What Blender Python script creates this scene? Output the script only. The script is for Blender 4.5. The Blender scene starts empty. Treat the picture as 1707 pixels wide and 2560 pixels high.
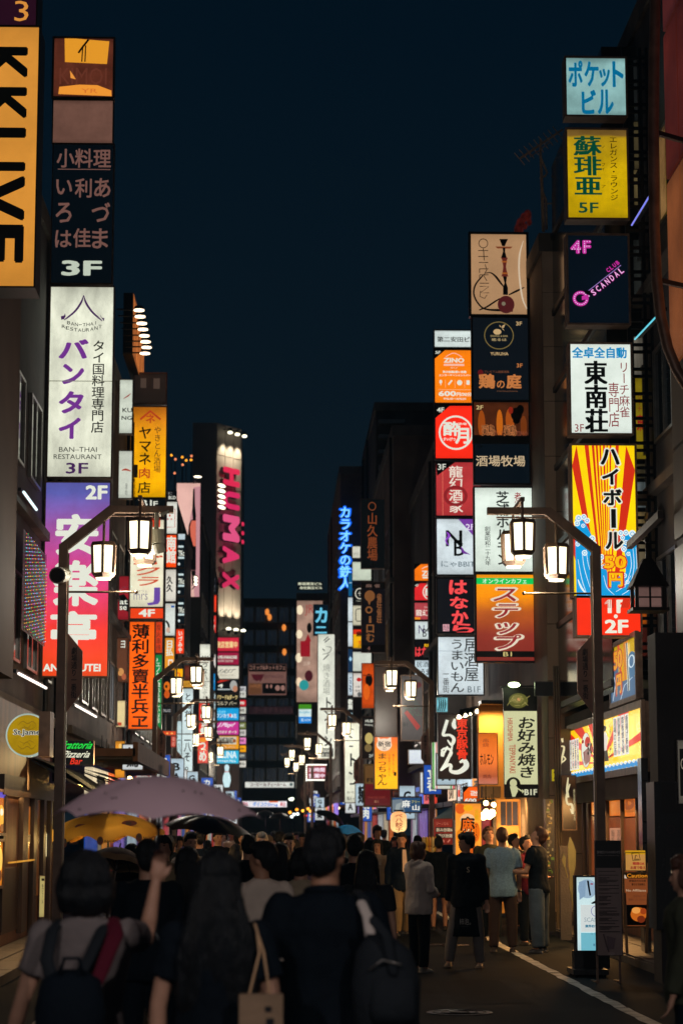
import bpy, math, random
from mathutils import Vector, Matrix, noise
random.seed(7)
S = bpy.context.scene
COL = S.collection
R = math.radians
# ------------------------------------------------------------------ camera, sky, exposure
F, HZ, CX, CY, CAMZ = 5400.0, 795.0, 853.5, 1280.0, 1.74
cam_d = bpy.data.cameras.new('camera')
cam = bpy.data.objects.new('camera', cam_d)
COL.objects.link(cam)
S.camera = cam
cam_d.sensor_fit = 'VERTICAL'
cam_d.sensor_height = 36.0
cam_d.lens = F / 2560.0 * 36.0
cam_d.clip_start = 0.2
cam_d.clip_end = 2000.0
cam.location = (0, 0, CAMZ)
cam.rotation_euler = (R(90) + math.atan(HZ / F), 0, -math.atan(157.0 / F))
cam_d.dof.use_dof = True
cam_d.dof.focus_distance = 27.0
cam_d.dof.aperture_fstop = 2.9
CM = cam.rotation_euler.to_matrix()
S.view_settings.view_transform = 'Standard'
S.view_settings.look = 'None'
S.view_settings.exposure = 0.0
S.view_settings.gamma = 1.0
S.view_settings.use_curve_mapping = False
world = bpy.data.worlds.new('World')
S.world = world
world.use_nodes = True
wn = world.node_tree
bg = wn.nodes['Background']
tc = wn.nodes.new('ShaderNodeTexCoord')
sx = wn.nodes.new('ShaderNodeSeparateXYZ')
rp = wn.nodes.new('ShaderNodeValToRGB')
wn.links.new(tc.outputs['Generated'], sx.inputs[0])
wn.links.new(sx.outputs['Z'], rp.inputs[0])
wn.links.new(rp.outputs[0], bg.inputs[0])
rp.color_ramp.elements[0].position = 0.0
rp.color_ramp.elements[0].color = (0.0042, 0.0100, 0.0155, 1)
rp.color_ramp.elements[1].position = 0.36
rp.color_ramp.elements[1].color = (0.0006, 0.0054, 0.0118, 1)
bg.inputs[1].default_value = 1.0
S.cycles.sample_clamp_indirect = 3.0
S.cycles.max_bounces = 5
S.cycles.diffuse_bounces = 3
S.cycles.glossy_bounces = 3
S.cycles.transparent_max_bounces = 8

def P(px, py, Y):
    d = CM @ Vector(((px - CX) / F, -(py - CY) / F, -1.0))
    t = Y / d.y
    return Vector((d.x * t, Y, CAMZ + d.z * t))

def PXp(px, py, X):
    d = CM @ Vector(((px - CX) / F, -(py - CY) / F, -1.0))
    t = X / d.x
    return Vector((X, d.y * t, CAMZ + d.z * t))

def GX(px, Y):
    return P(px, 2075, Y).x

# ------------------------------------------------------------------ materials
_M = {}
def lin(c):
    return tuple(((v / 255) / 12.92 if v / 255 <= 0.04045 else ((v / 255 + 0.055) / 1.055) ** 2.4) for v in c[:3])

def newmat(name):
    m = bpy.data.materials.new(name)
    m.use_nodes = True
    return m, m.node_tree, m.node_tree.nodes['Principled BSDF']

def diff(key, col, rough=0.7, metal=0.0, var=0.25, scale=3.0, bump=0.0, bscale=40.0, spec=0.5, stretch=(1, 1, 1), sheen=0.0):
    """plain surface: base colour with grain and wear, optional fine relief"""
    if key in _M:
        return _M[key]
    m, nt, b = newmat(key)
    t = nt.nodes.new('ShaderNodeTexCoord')
    mp = nt.nodes.new('ShaderNodeMapping')
    mp.inputs['Scale'].default_value = stretch
    nt.links.new(t.outputs['Object'], mp.inputs[0])
    n = nt.nodes.new('ShaderNodeTexNoise')
    n.inputs['Scale'].default_value = scale
    n.inputs['Detail'].default_value = 6
    nt.links.new(mp.outputs[0], n.inputs['Vector'])
    r = nt.nodes.new('ShaderNodeValToRGB')
    a, c = r.color_ramp.elements
    a.position, c.position = 0.3, 0.75
    a.color = tuple(v * (1 - var) for v in col) + (1,)
    c.color = tuple(min(1, v * (1 + var)) for v in col) + (1,)
    nt.links.new(n.outputs[0], r.inputs[0])
    nt.links.new(r.outputs[0], b.inputs['Base Color'])
    b.inputs['Roughness'].default_value = rough
    b.inputs['Metallic'].default_value = metal
    b.inputs['Specular IOR Level'].default_value = spec
    if sheen:
        b.inputs['Sheen Weight'].default_value = sheen
    if bump:
        n2 = nt.nodes.new('ShaderNodeTexNoise')
        n2.inputs['Scale'].default_value = bscale
        n2.inputs['Detail'].default_value = 4
        nt.links.new(mp.outputs[0], n2.inputs['Vector'])
        bp = nt.nodes.new('ShaderNodeBump')
        bp.inputs['Strength'].default_value = bump
        bp.inputs['Distance'].default_value = 0.02
        nt.links.new(n2.outputs[0], bp.inputs['Height'])
        nt.links.new(bp.outputs[0], b.inputs['Normal'])
    _M[key] = m
    return m

def ink(c, k=1.0):
    """translucent print or lit letter: glows in its own colour, dark inks stay opaque"""
    c = tuple(int(v) for v in c[:3])
    key = 'ink_%02x%02x%02x_%d' % (c + (int(k * 10),))
    if key in _M:
        return _M[key]
    m, nt, b = newmat(key)
    l = lin(c)
    b.inputs['Base Color'].default_value = tuple(v * 0.3 + 0.005 for v in l) + (1,)
    b.inputs['Roughness'].default_value = 0.4
    if max(c) > 62:
        b.inputs['Emission Color'].default_value = l + (1,)
        b.inputs['Emission Strength'].default_value = k
    m.cycles.emission_sampling = 'NONE'
    _M[key] = m
    return m

def paint(c, rough=0.5):
    c = tuple(int(v) for v in c[:3])
    return diff('paint_%02x%02x%02x' % c, lin(c), rough, var=0.12)

def glow(c, k=1.0, uneven=0.25, sample=True, scale=1.6, ramp=None, stretch=(1, 1, 1)):
    """backlit acrylic face: uneven as from tubes behind it, or light painted onto unlit parts"""
    c = tuple(int(v) for v in c[:3])
    key = 'emissive_%02x%02x%02x_%d_%d_%s_%d' % (c + (int(k * 20), int(uneven * 100), str(ramp)[:40], int(sample)))
    if key in _M:
        return _M[key]
    m, nt, b = newmat('emissive_%02x%02x%02x' % c)
    t = nt.nodes.new('ShaderNodeTexCoord')
    mp = nt.nodes.new('ShaderNodeMapping')
    mp.inputs['Scale'].default_value = stretch
    nt.links.new(t.outputs['Object'], mp.inputs[0])
    n = nt.nodes.new('ShaderNodeTexNoise')
    n.inputs['Scale'].default_value = scale
    n.inputs['Detail'].default_value = 2
    nt.links.new(mp.outputs[0], n.inputs['Vector'])
    mr = nt.nodes.new('ShaderNodeMapRange')
    mr.inputs['From Min'].default_value = 0.3
    mr.inputs['From Max'].default_value = 0.72
    mr.inputs['To Min'].default_value = k * (1 - uneven)
    mr.inputs['To Max'].default_value = k * (1 + uneven * 0.45)
    nt.links.new(n.outputs[0], mr.inputs[0])
    # grime on the acrylic and the fall-off past the ends of the tubes
    n3 = nt.nodes.new('ShaderNodeTexNoise')
    n3.inputs['Scale'].default_value = scale * 7
    n3.inputs['Detail'].default_value = 7
    n3.inputs['Roughness'].default_value = .65
    nt.links.new(mp.outputs[0], n3.inputs['Vector'])
    m3 = nt.nodes.new('ShaderNodeMapRange')
    m3.inputs['From Min'].default_value = 0.3
    m3.inputs['From Max'].default_value = 0.6
    m3.inputs['To Min'].default_value = 1 - min(.15, uneven * .5)
    m3.inputs['To Max'].default_value = 1.0
    nt.links.new(n3.outputs[0], m3.inputs[0])
    gz = nt.nodes.new('ShaderNodeSeparateXYZ')
    nt.links.new(t.outputs['Generated'], gz.inputs[0])
    pp = nt.nodes.new('ShaderNodeMath'); pp.operation = 'PINGPONG'; pp.inputs[1].default_value = .5
    nt.links.new(gz.outputs['Z'], pp.inputs[0])
    m4 = nt.nodes.new('ShaderNodeMapRange')
    m4.inputs['From Max'].default_value = 0.10
    m4.inputs['To Min'].default_value = 1 - min(.35, uneven * 1.1)
    m4.inputs['To Max'].default_value = 1.0
    nt.links.new(pp.outputs[0], m4.inputs[0])
    q1 = nt.nodes.new('ShaderNodeMath'); q1.operation = 'MULTIPLY'
    q2 = nt.nodes.new('ShaderNodeMath'); q2.operation = 'MULTIPLY'
    nt.links.new(mr.outputs[0], q1.inputs[0]); nt.links.new(m3.outputs[0], q1.inputs[1])
    nt.links.new(q1.outputs[0], q2.inputs[0]); nt.links.new(m4.outputs[0], q2.inputs[1])
    nt.links.new(q2.outputs[0], b.inputs['Emission Strength'])
    l = lin(c)
    b.inputs['Base Color'].default_value = tuple(v * 0.25 + 0.01 for v in l) + (1,)
    b.inputs['Roughness'].default_value = 0.22
    if ramp:
        g = nt.nodes.new('ShaderNodeSeparateXYZ')
        nt.links.new(t.outputs['Generated'], g.inputs[0])
        r = nt.nodes.new('ShaderNodeValToRGB')
        while len(r.color_ramp.elements) < len(ramp):
            r.color_ramp.elements.new(0.5)
        for e, (p, cc) in zip(r.color_ramp.elements, ramp):
            e.position = p
            e.color = lin(cc) + (1,)
        ad = nt.nodes.new('ShaderNodeMath')
        ad.operation = 'MULTIPLY_ADD'
        ad.inputs[1].default_value = 0.10
        nt.links.new(n.outputs[0], ad.inputs[0])
        nt.links.new(g.outputs['Z'], ad.inputs[2])
        nt.links.new(ad.outputs[0], r.inputs[0])
        nt.links.new(r.outputs[0], b.inputs['Emission Color'])
    else:
        b.inputs['Emission Color'].default_value = l + (1,)
    if not sample:
        m.cycles.emission_sampling = 'NONE'
    _M[key] = m
    return m

STEEL = diff('painted_steel_brown', (0.20, 0.125, 0.09), 0.42, 0.35, 0.4, 6)
IRON = diff('dark_iron', (0.018, 0.020, 0.024), 0.45, 0.5, 0.4, 8)
BRASS = diff('weathered_bronze', (0.16, 0.11, 0.065), 0.35, 0.8, 0.35, 5)
LAMPCOAT = diff('bronze_lamp_paint', (0.24, 0.155, 0.11), 0.4, 0.3, 0.25, 5)
BLACK = diff('black_enamel', (0.008, 0.010, 0.014), 0.35, 0.0, 0.3, 4)
ALU = diff('aluminium', (0.30, 0.28, 0.26), 0.35, 0.9, 0.2, 9)
CONC = diff('grimy_concrete', (0.12, 0.105, 0.092), 0.85, 0, 0.4, 1.2, 0.4, 30)
DARKW = diff('dark_facade', (0.065, 0.058, 0.058), 0.8, 0, 0.45, 0.8, 0.3, 25)
BROWNW = diff('brown_facade', (0.17, 0.12, 0.092), 0.75, 0, 0.4, 0.9, 0.3, 25)
GLASSD = diff('night_glass', (0.012, 0.018, 0.024), 0.08, 0.0, 0.3, 2, spec=1.0)
PLASTW = diff('aged_white_plastic', (0.42, 0.40, 0.34), 0.5, 0, 0.2, 5)

# ------------------------------------------------------------------ mesh building
class MB:
    def __init__(s):
        s.v, s.f, s.m, s.mats = [], [], [], []
    def mi(s, mat):
        if mat is None:
            return 0
        if mat not in s.mats:
            s.mats.append(mat)
        return s.mats.index(mat)
    def add(s, vs, fs, mat=None):
        o = len(s.v)
        s.v += [tuple(v) for v in vs]
        k = s.mi(mat)
        for f in fs:
            s.f.append(tuple(i + o for i in f))
            s.m.append(k)
        return s
    def box(s, x0, y0, z0, x1, y1, z1, mat=None):
        vs = [(x, y, z) for z in (z0, z1) for y in (y0, y1) for x in (x0, x1)]
        return s.add(vs, [(0, 2, 3, 1), (4, 5, 7, 6), (0, 1, 5, 4), (1, 3, 7, 5), (3, 2, 6, 7), (2, 0, 4, 6)], mat)
    def bar(s, a, b, w, h=None, mat=None, up=(0, 0, 1)):
        a, b = Vector(a), Vector(b)
        h = h or w
        d = (b - a).normalized()
        u = Vector(up)
        if abs(d.dot(u)) > 0.95:
            u = Vector((0, 1, 0))
        x = d.cross(u).normalized() * w / 2
        y = d.cross(x).normalized() * h / 2
        vs = [p + i * x + j * y for p in (a, b) for i, j in ((-1, -1), (1, -1), (1, 1), (-1, 1))]
        return s.add(vs, [(0, 1, 2, 3), (7, 6, 5, 4), (0, 4, 5, 1), (1, 5, 6, 2), (2, 6, 7, 3), (3, 7, 4, 0)], mat)
    def tube(s, pts, rs, n=8, mat=None, cap=True, flat=1.0, ref=None):
        pts = [Vector(p) for p in pts]
        if not hasattr(rs, '__len__'):
            rs = [rs] * len(pts)
        if cap:
            d0 = (pts[0] - pts[1]).normalized()
            d1 = (pts[-1] - pts[-2]).normalized()
            r0, r1 = rs[0], rs[-1]
            pts = [pts[0] + d0 * r0 * .95, pts[0] + d0 * r0 * .6] + pts + [pts[-1] + d1 * r1 * .6, pts[-1] + d1 * r1 * .95]
            rs = [r0 * .25, r0 * .8] + list(rs) + [r1 * .8, r1 * .25]
        vs, fs = [], []
        u = None
        for i, p in enumerate(pts):
            d = (pts[min(i + 1, len(pts) - 1)] - pts[max(i - 1, 0)])
            d = d.normalized() if d.length > 1e-9 else Vector((0, 0, 1))
            if u is None:
                q = Vector(ref) if ref else (Vector((1, 0, 0)) if abs(d.x) < .8 else Vector((0, 1, 0)))
                u = (q - d * q.dot(d)).normalized()
            else:
                u = (u - d * u.dot(d)).normalized()
            w = d.cross(u)
            for k in range(n):
                a = 2 * math.pi * k / n
                vs.append(p + (u * math.cos(a) + w * math.sin(a) * flat) * rs[i])
        for i in range(len(pts) - 1):
            for k in range(n):
                fs.append((i * n + k, i * n + (k + 1) % n, (i + 1) * n + (k + 1) % n, (i + 1) * n + k))
        fs.append(tuple(range(n))[::-1])
        fs.append(tuple((len(pts) - 1) * n + k for k in range(n)))
        return s.add(vs, fs, mat)
    def loft(s, rings, n=20, mat=None):
        """rings: (cx, cy, cz, rx, ry) horizontal ellipses bottom to top"""
        vs, fs = [], []
        for cx, cy, cz, rx, ry in rings:
            for k in range(n):
                a = 2 * math.pi * k / n
                vs.append((cx + rx * math.cos(a), cy + ry * math.sin(a), cz))
        for i in range(len(rings) - 1):
            for k in range(n):
                fs.append((i * n + k, i * n + (k + 1) % n, (i + 1) * n + (k + 1) % n, (i + 1) * n + k))
        fs.append(tuple(range(n))[::-1])
        fs.append(tuple((len(rings) - 1) * n + k for k in range(n)))
        return s.add(vs, fs, mat)
    def ell(s, c, r, n=14, m=9, rot=None, mat=None):
        vs, fs = [], []
        c = Vector(c)
        for i in range(m + 1):
            t = math.pi * (i + 0.02) / (m + 0.04)
            for k in range(n):
                a = 2 * math.pi * k / n
                q = Vector((r[0] * math.sin(t) * math.cos(a), r[1] * math.sin(t) * math.sin(a), -r[2] * math.cos(t)))
                if rot:
                    q = rot @ q
                vs.append(c + q)
        for i in range(m):
            for k in range(n):
                fs.append((i * n + k, i * n + (k + 1) % n, (i + 1) * n + (k + 1) % n, (i + 1) * n + k))
        fs.append(tuple(range(n))[::-1])
        fs.append(tuple(m * n + k for k in range(n)))
        return s.add(vs, fs, mat)
    def cyl(s, a, b, r, n=12, mat=None, r2=None):
        a, b = Vector(a), Vector(b)
        d = (b - a).normalized()
        q = Vector((1, 0, 0)) if abs(d.x) < .8 else Vector((0, 1, 0))
        u = (q - d * q.dot(d)).normalized()
        w = d.cross(u)
        r2 = r if r2 is None else r2
        vs = [p + (u * math.cos(2 * math.pi * k / n) + w * math.sin(2 * math.pi * k / n)) * rr for p, rr in ((a, r), (b, r2)) for k in range(n)]
        fs = [(k, (k + 1) % n, n + (k + 1) % n, n + k) for k in range(n)] + [tuple(range(n))[::-1], tuple(range(n, 2 * n))]
        return s.add(vs, fs, mat)
    def mesh(s, name, mat=None, off=None):
        me = bpy.data.meshes.new(name)
        off = Vector(off) if off is not None else None
        me.from_pydata([tuple(Vector(v) - off) for v in s.v] if off is not None else s.v, [], s.f)
        if s.mats:
            for m in s.mats:
                me.materials.append(m)
            me.polygons.foreach_set('material_index', s.m)
        elif mat:
            me.materials.append(mat)
        me.update()
        return me
    def build(s, name, mat=None, parent=None, smooth=False):
        """link as one object; under a parent the mesh is stored relative to the thing's base"""
        off = worldloc(parent) if parent else None
        me = s.mesh(name, mat, off)
        o = bpy.data.objects.new(name, me)
        COL.objects.link(o)
        if parent:
            o.parent = parent
        if smooth:
            me.polygons.foreach_set('use_smooth', [True] * len(me.polygons))
        return o

def worldloc(o):
    v = Vector((0, 0, 0))
    while o:
        v += o.location
        o = o.parent
    return v

def tag(o, label=None, cat=None, group=None, kind=None):
    for k, v in (('label', label), ('category', cat), ('group', group), ('kind', kind)):
        if v:
            o[k] = v
    return o

def thing(name, label, cat, loc=(0, 0, 0), group=None, rz=0):
    o = bpy.data.objects.new(name, None)
    o.empty_display_size = 0.2
    COL.objects.link(o)
    o.location = loc
    o.rotation_euler.z = rz
    return tag(o, label, cat, group)

def solo(name, mb, mat, label, cat, loc, group=None, kind=None, smooth=False):
    """a thing that is one mesh, its origin at its base"""
    me = mb.mesh(name, mat, loc)
    o = bpy.data.objects.new(name, me)
    COL.objects.link(o)
    o.location = loc
    if smooth:
        me.polygons.foreach_set('use_smooth', [True] * len(me.polygons))
    return tag(o, label, cat, group, kind)

def copy_tree(o, parent=None):
    c = o.copy()
    COL.objects.link(c)
    c.parent = parent
    for ch in o.children:
        copy_tree(ch, c)
    return c

# ------------------------------------------------------------------ lettering
_fc = bpy.data.curves.new('lettering_source', 'FONT')
_fc.resolution_u = 2
_fo = bpy.data.objects.new('lettering_source', _fc)
TMP = bpy.data.scenes.new('workbench')
TMP.collection.objects.link(_fo)
def evaluated_mesh(o):
    vl = TMP.view_layers[0]
    vl.update()
    return bpy.data.meshes.new_from_object(o.evaluated_get(vl.depsgraph))
_G = {}
def glyph(txt, bold=0.0):
    """filled outlines of the text; weight is added by shifted copies on hair-thin layers"""
    k = (txt, round(bold, 4))
    if k not in _G:
        if (txt, 0) not in _G:
            _fc.body = txt
            me = evaluated_mesh(_fo)
            _G[(txt, 0)] = ([(v.co.x, v.co.y, 0) for v in me.vertices], [tuple(p.vertices) for p in me.polygons])
            bpy.data.meshes.remove(me)
        if bold:
            v0, f0 = _G[(txt, 0)]
            vs, fs = [], []
            n = 4 if bold < .045 else 8
            for i in range(n):
                a = 2 * math.pi * (i + .5) / n
                o = len(vs)
                vs += [(x + bold * .62 * math.cos(a) * 1.15, y + bold * .62 * math.sin(a), i) for x, y, _ in v0]
                fs += [tuple(j + o for j in f) for f in f0]
            _G[k] = (vs, fs)
    return _G[(txt, 0)] if not bold else _G[k]

class Face:
    """a flat sign face: photograph pixels of its rectangle map onto a real rectangle in the world"""
    def __init__(s, x0, y0, x1, y1, O, U, V):
        s.r = (x0, y0, x1, y1)
        s.O, s.U, s.V = Vector(O), Vector(U), Vector(V)
        s.N = s.U.cross(s.V).normalized()
        s.k = s.U.length / abs(x1 - x0)
        s.lay = 0
    def at(s, x, y, e=0.0):
        x0, y0, x1, y1 = s.r
        return s.O + s.U * ((x - x0) / (x1 - x0)) + s.V * ((y1 - y) / (y1 - y0)) + s.N * e

def front_face(x0, y0, x1, y1, d):
    xm, ym = (x0 + x1) / 2, (y0 + y1) / 2
    a, b = P(x0, ym, d).x, P(x1, ym, d).x
    c, e = P(xm, y1, d).z, P(xm, y0, d).z
    return Face(x0, y0, x1, y1, (a, d, c), (b - a, 0, 0), (0, 0, e - c))

def wall_face(x0, y0, x1, y1, X, ym=None):
    """on a street-side wall at X (faces the street)"""
    ym = ym or (y0 + y1) / 2
    a, b = PXp(x0, ym, X), PXp(x1, ym, X)
    m = (a + b) / 2
    c, e = P(0, y1, m.y).z, P(0, y0, m.y).z
    if X > 0:
        return Face(x0, y0, x1, y1, (X, a.y, c), (0, b.y - a.y, 0), (0, 0, e - c))
    return Face(x0, y0, x1, y1, (X, a.y, c), (0, b.y - a.y, 0), (0, 0, e - c))

def put_glyph(mb, fc, g, bx, rect, mat, e, rot=0, slant=0.0):
    vs, fs = g
    x0, y0, x1, y1 = rect
    bx0, by0, bx1, by1 = bx
    out = []
    for x, y, ly in vs:
        u = (x - bx0) / (bx1 - bx0)
        v = (y - by0) / (by1 - by0)
        if slant:
            u += (v - 0.5) * slant
        if rot == -90:
            u, v = v, 1 - u
        elif rot == 90:
            u, v = 1 - v, u
        out.append(fc.at(x0 + u * (x1 - x0), y1 - v * (y1 - y0), e + ly * .00007))
    mb.add(out, fs, mat)

def bbox(g):
    xs = [p[0] for p in g[0]] or [0, 1]
    ys = [p[1] for p in g[0]] or [0, 1]
    return min(xs), min(ys), max(xs) + 1e-6, max(ys) + 1e-6

def draw(fc, els, mbs, mode, off=0.006):
    """els: drawing elements in photograph pixels on this face"""
    for el in els:
        t = el[0]
        e = off + fc.lay * 0.0007
        fc.lay += 1
        lettered = t in 'tv'
        mb = mbs[0 if lettered else 1]
        def mt(c):
            return mode(c)
        if t == 't' or t == 'v':
            _, txt, x0, y0, x1, y1, c = el[:7]
            o = el[7] if len(el) > 7 else {}
            mat = mt(c)
            b, rot, sl = o.get('b', 0), o.get('rot', 0), o.get('s', 0)
            if t == 't':
                g = glyph(txt, b)
                bb = bbox(g) if not o.get('bb') else o['bb']
                put_glyph(mb, fc, g, bb, (x0, y0, x1, y1), mat, e, rot, sl)
                if o.get('min'):
                    dx = (x1 - x0) * o['min'] / len(txt)
                    put_glyph(mb, fc, g, bb, (x0 + dx, y0, x1 + dx, y1), mat, e + 0.001, rot, sl)
            else:
                n = len(txt)
                hh = (y1 - y0) / n
                for i, ch in enumerate(txt):
                    if ch == ' ':
                        continue
                    g = glyph(ch, b)
                    bb = (0.03, -0.10, 0.97, 0.86)
                    if ord(ch) < 0x2000:
                        q = bbox(g)
                        w = max(q[2] - q[0], 0.5)
                        bb = ((q[0] + q[2]) / 2 - w * .6, -0.1, (q[0] + q[2]) / 2 + w * .6, 0.86)
                    r90 = -90 if ch in 'ー―~〜' else 0
                    rc = (x0, y0 + i * hh, x1, y0 + (i + 1) * hh)
                    put_glyph(mb, fc, g, bb, rc, mat, e, r90, sl)
                    if o.get('min'):
                        dx = (x1 - x0) * o['min']
                        put_glyph(mb, fc, g, bb, (rc[0] + dx, rc[1], rc[2] + dx, rc[3]), mat, e + 0.001, r90, sl)
        elif t == 'r':
            _, x0, y0, x1, y1, c = el[:6]
            mb.add([fc.at(x0, y1, e), fc.at(x1, y1, e), fc.at(x1, y0, e), fc.at(x0, y0, e)], [(0, 1, 2, 3)], mt(c))
        elif t == 'd':
            _, cx, cy, rx, ry, c = el[:6]
            n = 20
            mb.add([fc.at(cx + rx * math.cos(2 * math.pi * i / n), cy + ry * math.sin(2 * math.pi * i / n), e) for i in range(n)], [tuple(range(n))[::-1]], mt(c))
        elif t == 'o':
            _, cx, cy, rx, ry, w, c = el[:7]
            n = 32
            vs = [fc.at(cx + (rx - q) * math.cos(2 * math.pi * i / n), cy + (ry - q) * math.sin(2 * math.pi * i / n), e) for q in (0, w) for i in range(n)]
            mb.add(vs, [(i, n + i, n + (i + 1) % n, (i + 1) % n) for i in range(n)], mt(c))
        elif t == 'p':
            _, pts, c = el[:3]
            mb.add([fc.at(x, y, e) for x, y in pts], [tuple(range(len(pts)))], mt(c))
        elif t == 'l':
            _, pts, w, c = el[:4]
            n = len(pts)
            ws = w if hasattr(w, '__len__') else [w] * n
            vs = []
            for i, (x, y) in enumerate(pts):
                a, b2 = pts[max(0, i - 1)], pts[min(n - 1, i + 1)]
                dx, dy = b2[0] - a[0], b2[1] - a[1]
                q = math.hypot(dx, dy) or 1
                nx, ny = -dy / q * ws[i] / 2, dx / q * ws[i] / 2
                vs += [fc.at(x + nx, y + ny, e), fc.at(x - nx, y - ny, e)]
            mb.add(vs, [(2 * i, 2 * i + 1, 2 * i + 3, 2 * i + 2) for i in range(n - 1)], mt(c))

def spl(pts, n=6):
    """smooth a stroke"""
    out = []
    for i in range(len(pts) - 1):
        a, b, c, d = pts[max(i - 1, 0)], pts[i], pts[i + 1], pts[min(i + 2, len(pts) - 1)]
        for k in range(n):
            t = k / n
            out.append(tuple(0.5 * (2 * b[j] + (c[j] - a[j]) * t + (2 * a[j] - 5 * b[j] + 4 * c[j] - d[j]) * t * t + (3 * b[j] - a[j] - 3 * c[j] + d[j]) * t ** 3) for j in range(len(b))))
    out.append(pts[-1])
    return out

def brush(pts, n=6):
    """(x, y, w) stroke points to a tapered line element"""
    q = spl([tuple(p) for p in pts], n)
    return [(a, b) for a, b, _ in q], [w for _, _, w in q]

# ------------------------------------------------------------------ signs
def sign(label, x0, y0, x1, y1, d, c, els=(), k=1.0, lit=True, depth=0.22, fr=3, frmat=None, un=0.25, ramp=None, face=None,
         name='sign', cat='sign', group=None, textk=1.0, scale=1.6, border=None, stretch=(1, 1, 1)):
    """a light box, or a board or banner with light painted in as glow: cabinet > panel (luminous face), frame, lettering, artwork"""
    fc = face or front_face(x0, y0, x1, y1, d)
    frmat = frmat or STEEL
    N = fc.N
    w = fr * fc.k
    U, V = fc.U.normalized(), fc.V.normalized()
    a, b = fc.U.length, fc.V.length
    base = fc.O + U * (a / 2)
    mb = MB()
    O = fc.O
    def bx(m, u0, v0, u1, v1, n0, n1, mat=None):
        vs = [O + U * u + V * v + N * n for n in (n0, n1) for v in (v0, v1) for u in (u0, u1)]
        m.add(vs, [(0, 2, 3, 1), (4, 5, 7, 6), (0, 1, 5, 4), (1, 3, 7, 5), (3, 2, 6, 7), (2, 0, 4, 6)], mat)
    bx(mb, -w * .8, -w * .8, a + w * .8, b + w * .8, -depth, -0.012)
    root = solo(name, mb, frmat, label, cat, base, group)
    f = MB()
    bx(f, -w, -w, 0.0, b + w, -0.03, 0.025)
    bx(f, a, -w, a + w, b + w, -0.03, 0.025)
    bx(f, 0.0, -w, a, 0.0, -0.03, 0.0235)
    bx(f, 0.0, b, a, b + w, -0.03, 0.0235)
    f.build('frame', frmat, root)
    p = MB()
    p.add([O, O + U * a, O + U * a + V * b, O + V * b], [(0, 1, 2, 3)])
    p.build('panel', glow(c, k * (1.2 if max(c) > 60 else .55), un, True, scale, ramp, stretch) if lit else paint(c, 0.45), root)
    if els:
        mbs = [MB(), MB()]
        draw(fc, els, mbs, (lambda q: ink(q, textk)) if lit or textk > 1.001 else paint)
        if mbs[0].v:
            mbs[0].build('lettering', None, root)
        if mbs[1].v:
            mbs[1].build('artwork', None, root)
    return root
# ================================================================== SETTING
def sheet(name, x0, y0, x1, y1, z, mat):
    m = MB()
    m.add([(x0, y0, z), (x1, y0, z), (x1, y1, z), (x0, y1, z)], [(0, 1, 2, 3)])
    return tag(m.build(name, mat), kind='structure')

def asphalt():
    m, nt, b = newmat('worn_asphalt')
    t = nt.nodes.new('ShaderNodeTexCoord')
    n1 = nt.nodes.new('ShaderNodeTexNoise'); n1.inputs['Scale'].default_value = 0.55; n1.inputs['Detail'].default_value = 8
    n2 = nt.nodes.new('ShaderNodeTexNoise'); n2.inputs['Scale'].default_value = 60; n2.inputs['Detail'].default_value = 3
    v = nt.nodes.new('ShaderNodeTexVoronoi'); v.inputs['Scale'].default_value = 1.1
    for n in (n1, n2, v):
        nt.links.new(t.outputs['Object'], n.inputs['Vector'])
    r = nt.nodes.new('ShaderNodeValToRGB')
    r.color_ramp.elements[0].color = (0.0013, 0.0035, 0.0062, 1); r.color_ramp.elements[0].position = .3
    r.color_ramp.elements[1].color = (0.0055, 0.0105, 0.0165, 1); r.color_ramp.elements[1].position = .7
    nt.links.new(n1.outputs[0], r.inputs[0])
    mx = nt.nodes.new('ShaderNodeMixRGB'); mx.blend_type = 'MULTIPLY'; mx.inputs[0].default_value = .75
    r2 = nt.nodes.new('ShaderNodeValToRGB')
    r2.color_ramp.elements[0].color = (.35, .35, .36, 1); r2.color_ramp.elements[0].position = .35
    r2.color_ramp.elements[1].color = (1.3, 1.3, 1.3, 1); r2.color_ramp.elements[1].position = .68
    nt.links.new(n2.outputs[0], r2.inputs[0])
    nt.links.new(r.outputs[0], mx.inputs[1]); nt.links.new(r2.outputs[0], mx.inputs[2])
    nt.links.new(mx.outputs[0], b.inputs['Base Color'])
    rr = nt.nodes.new('ShaderNodeMapRange'); rr.inputs['To Min'].default_value = .62; rr.inputs['To Max'].default_value = .95
    nt.links.new(n1.outputs[0], rr.inputs[0]); nt.links.new(rr.outputs[0], b.inputs['Roughness'])
    bp = nt.nodes.new('ShaderNodeBump'); bp.inputs['Strength'].default_value = .5; bp.inputs['Distance'].default_value = .012
    nt.links.new(n2.outputs[0], bp.inputs['Height']); nt.links.new(bp.outputs[0], b.inputs['Normal'])
    b.inputs['Specular IOR Level'].default_value = .08
    return m
ASPH = asphalt()
LINE = diff('worn_road_paint', (0.50, 0.50, 0.47), .6, 0, .5, 5, .3, 50)
PAVE = diff('pavement_stone', (0.085, 0.080, 0.075), .6, 0, .3, 5, .2, 30)
sheet('ground', -400, -60, 400, 700, -0.02, DARKW)
sheet('road', -2.2, -20, 3.36, 170, 0.0, ASPH)
sheet('road_shoulder', 3.36, -20, 4.6, 170, 0.0, ASPH)
sheet('road_shoulder', -3.1, -20, -2.2, 170, 0.0, ASPH)
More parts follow.
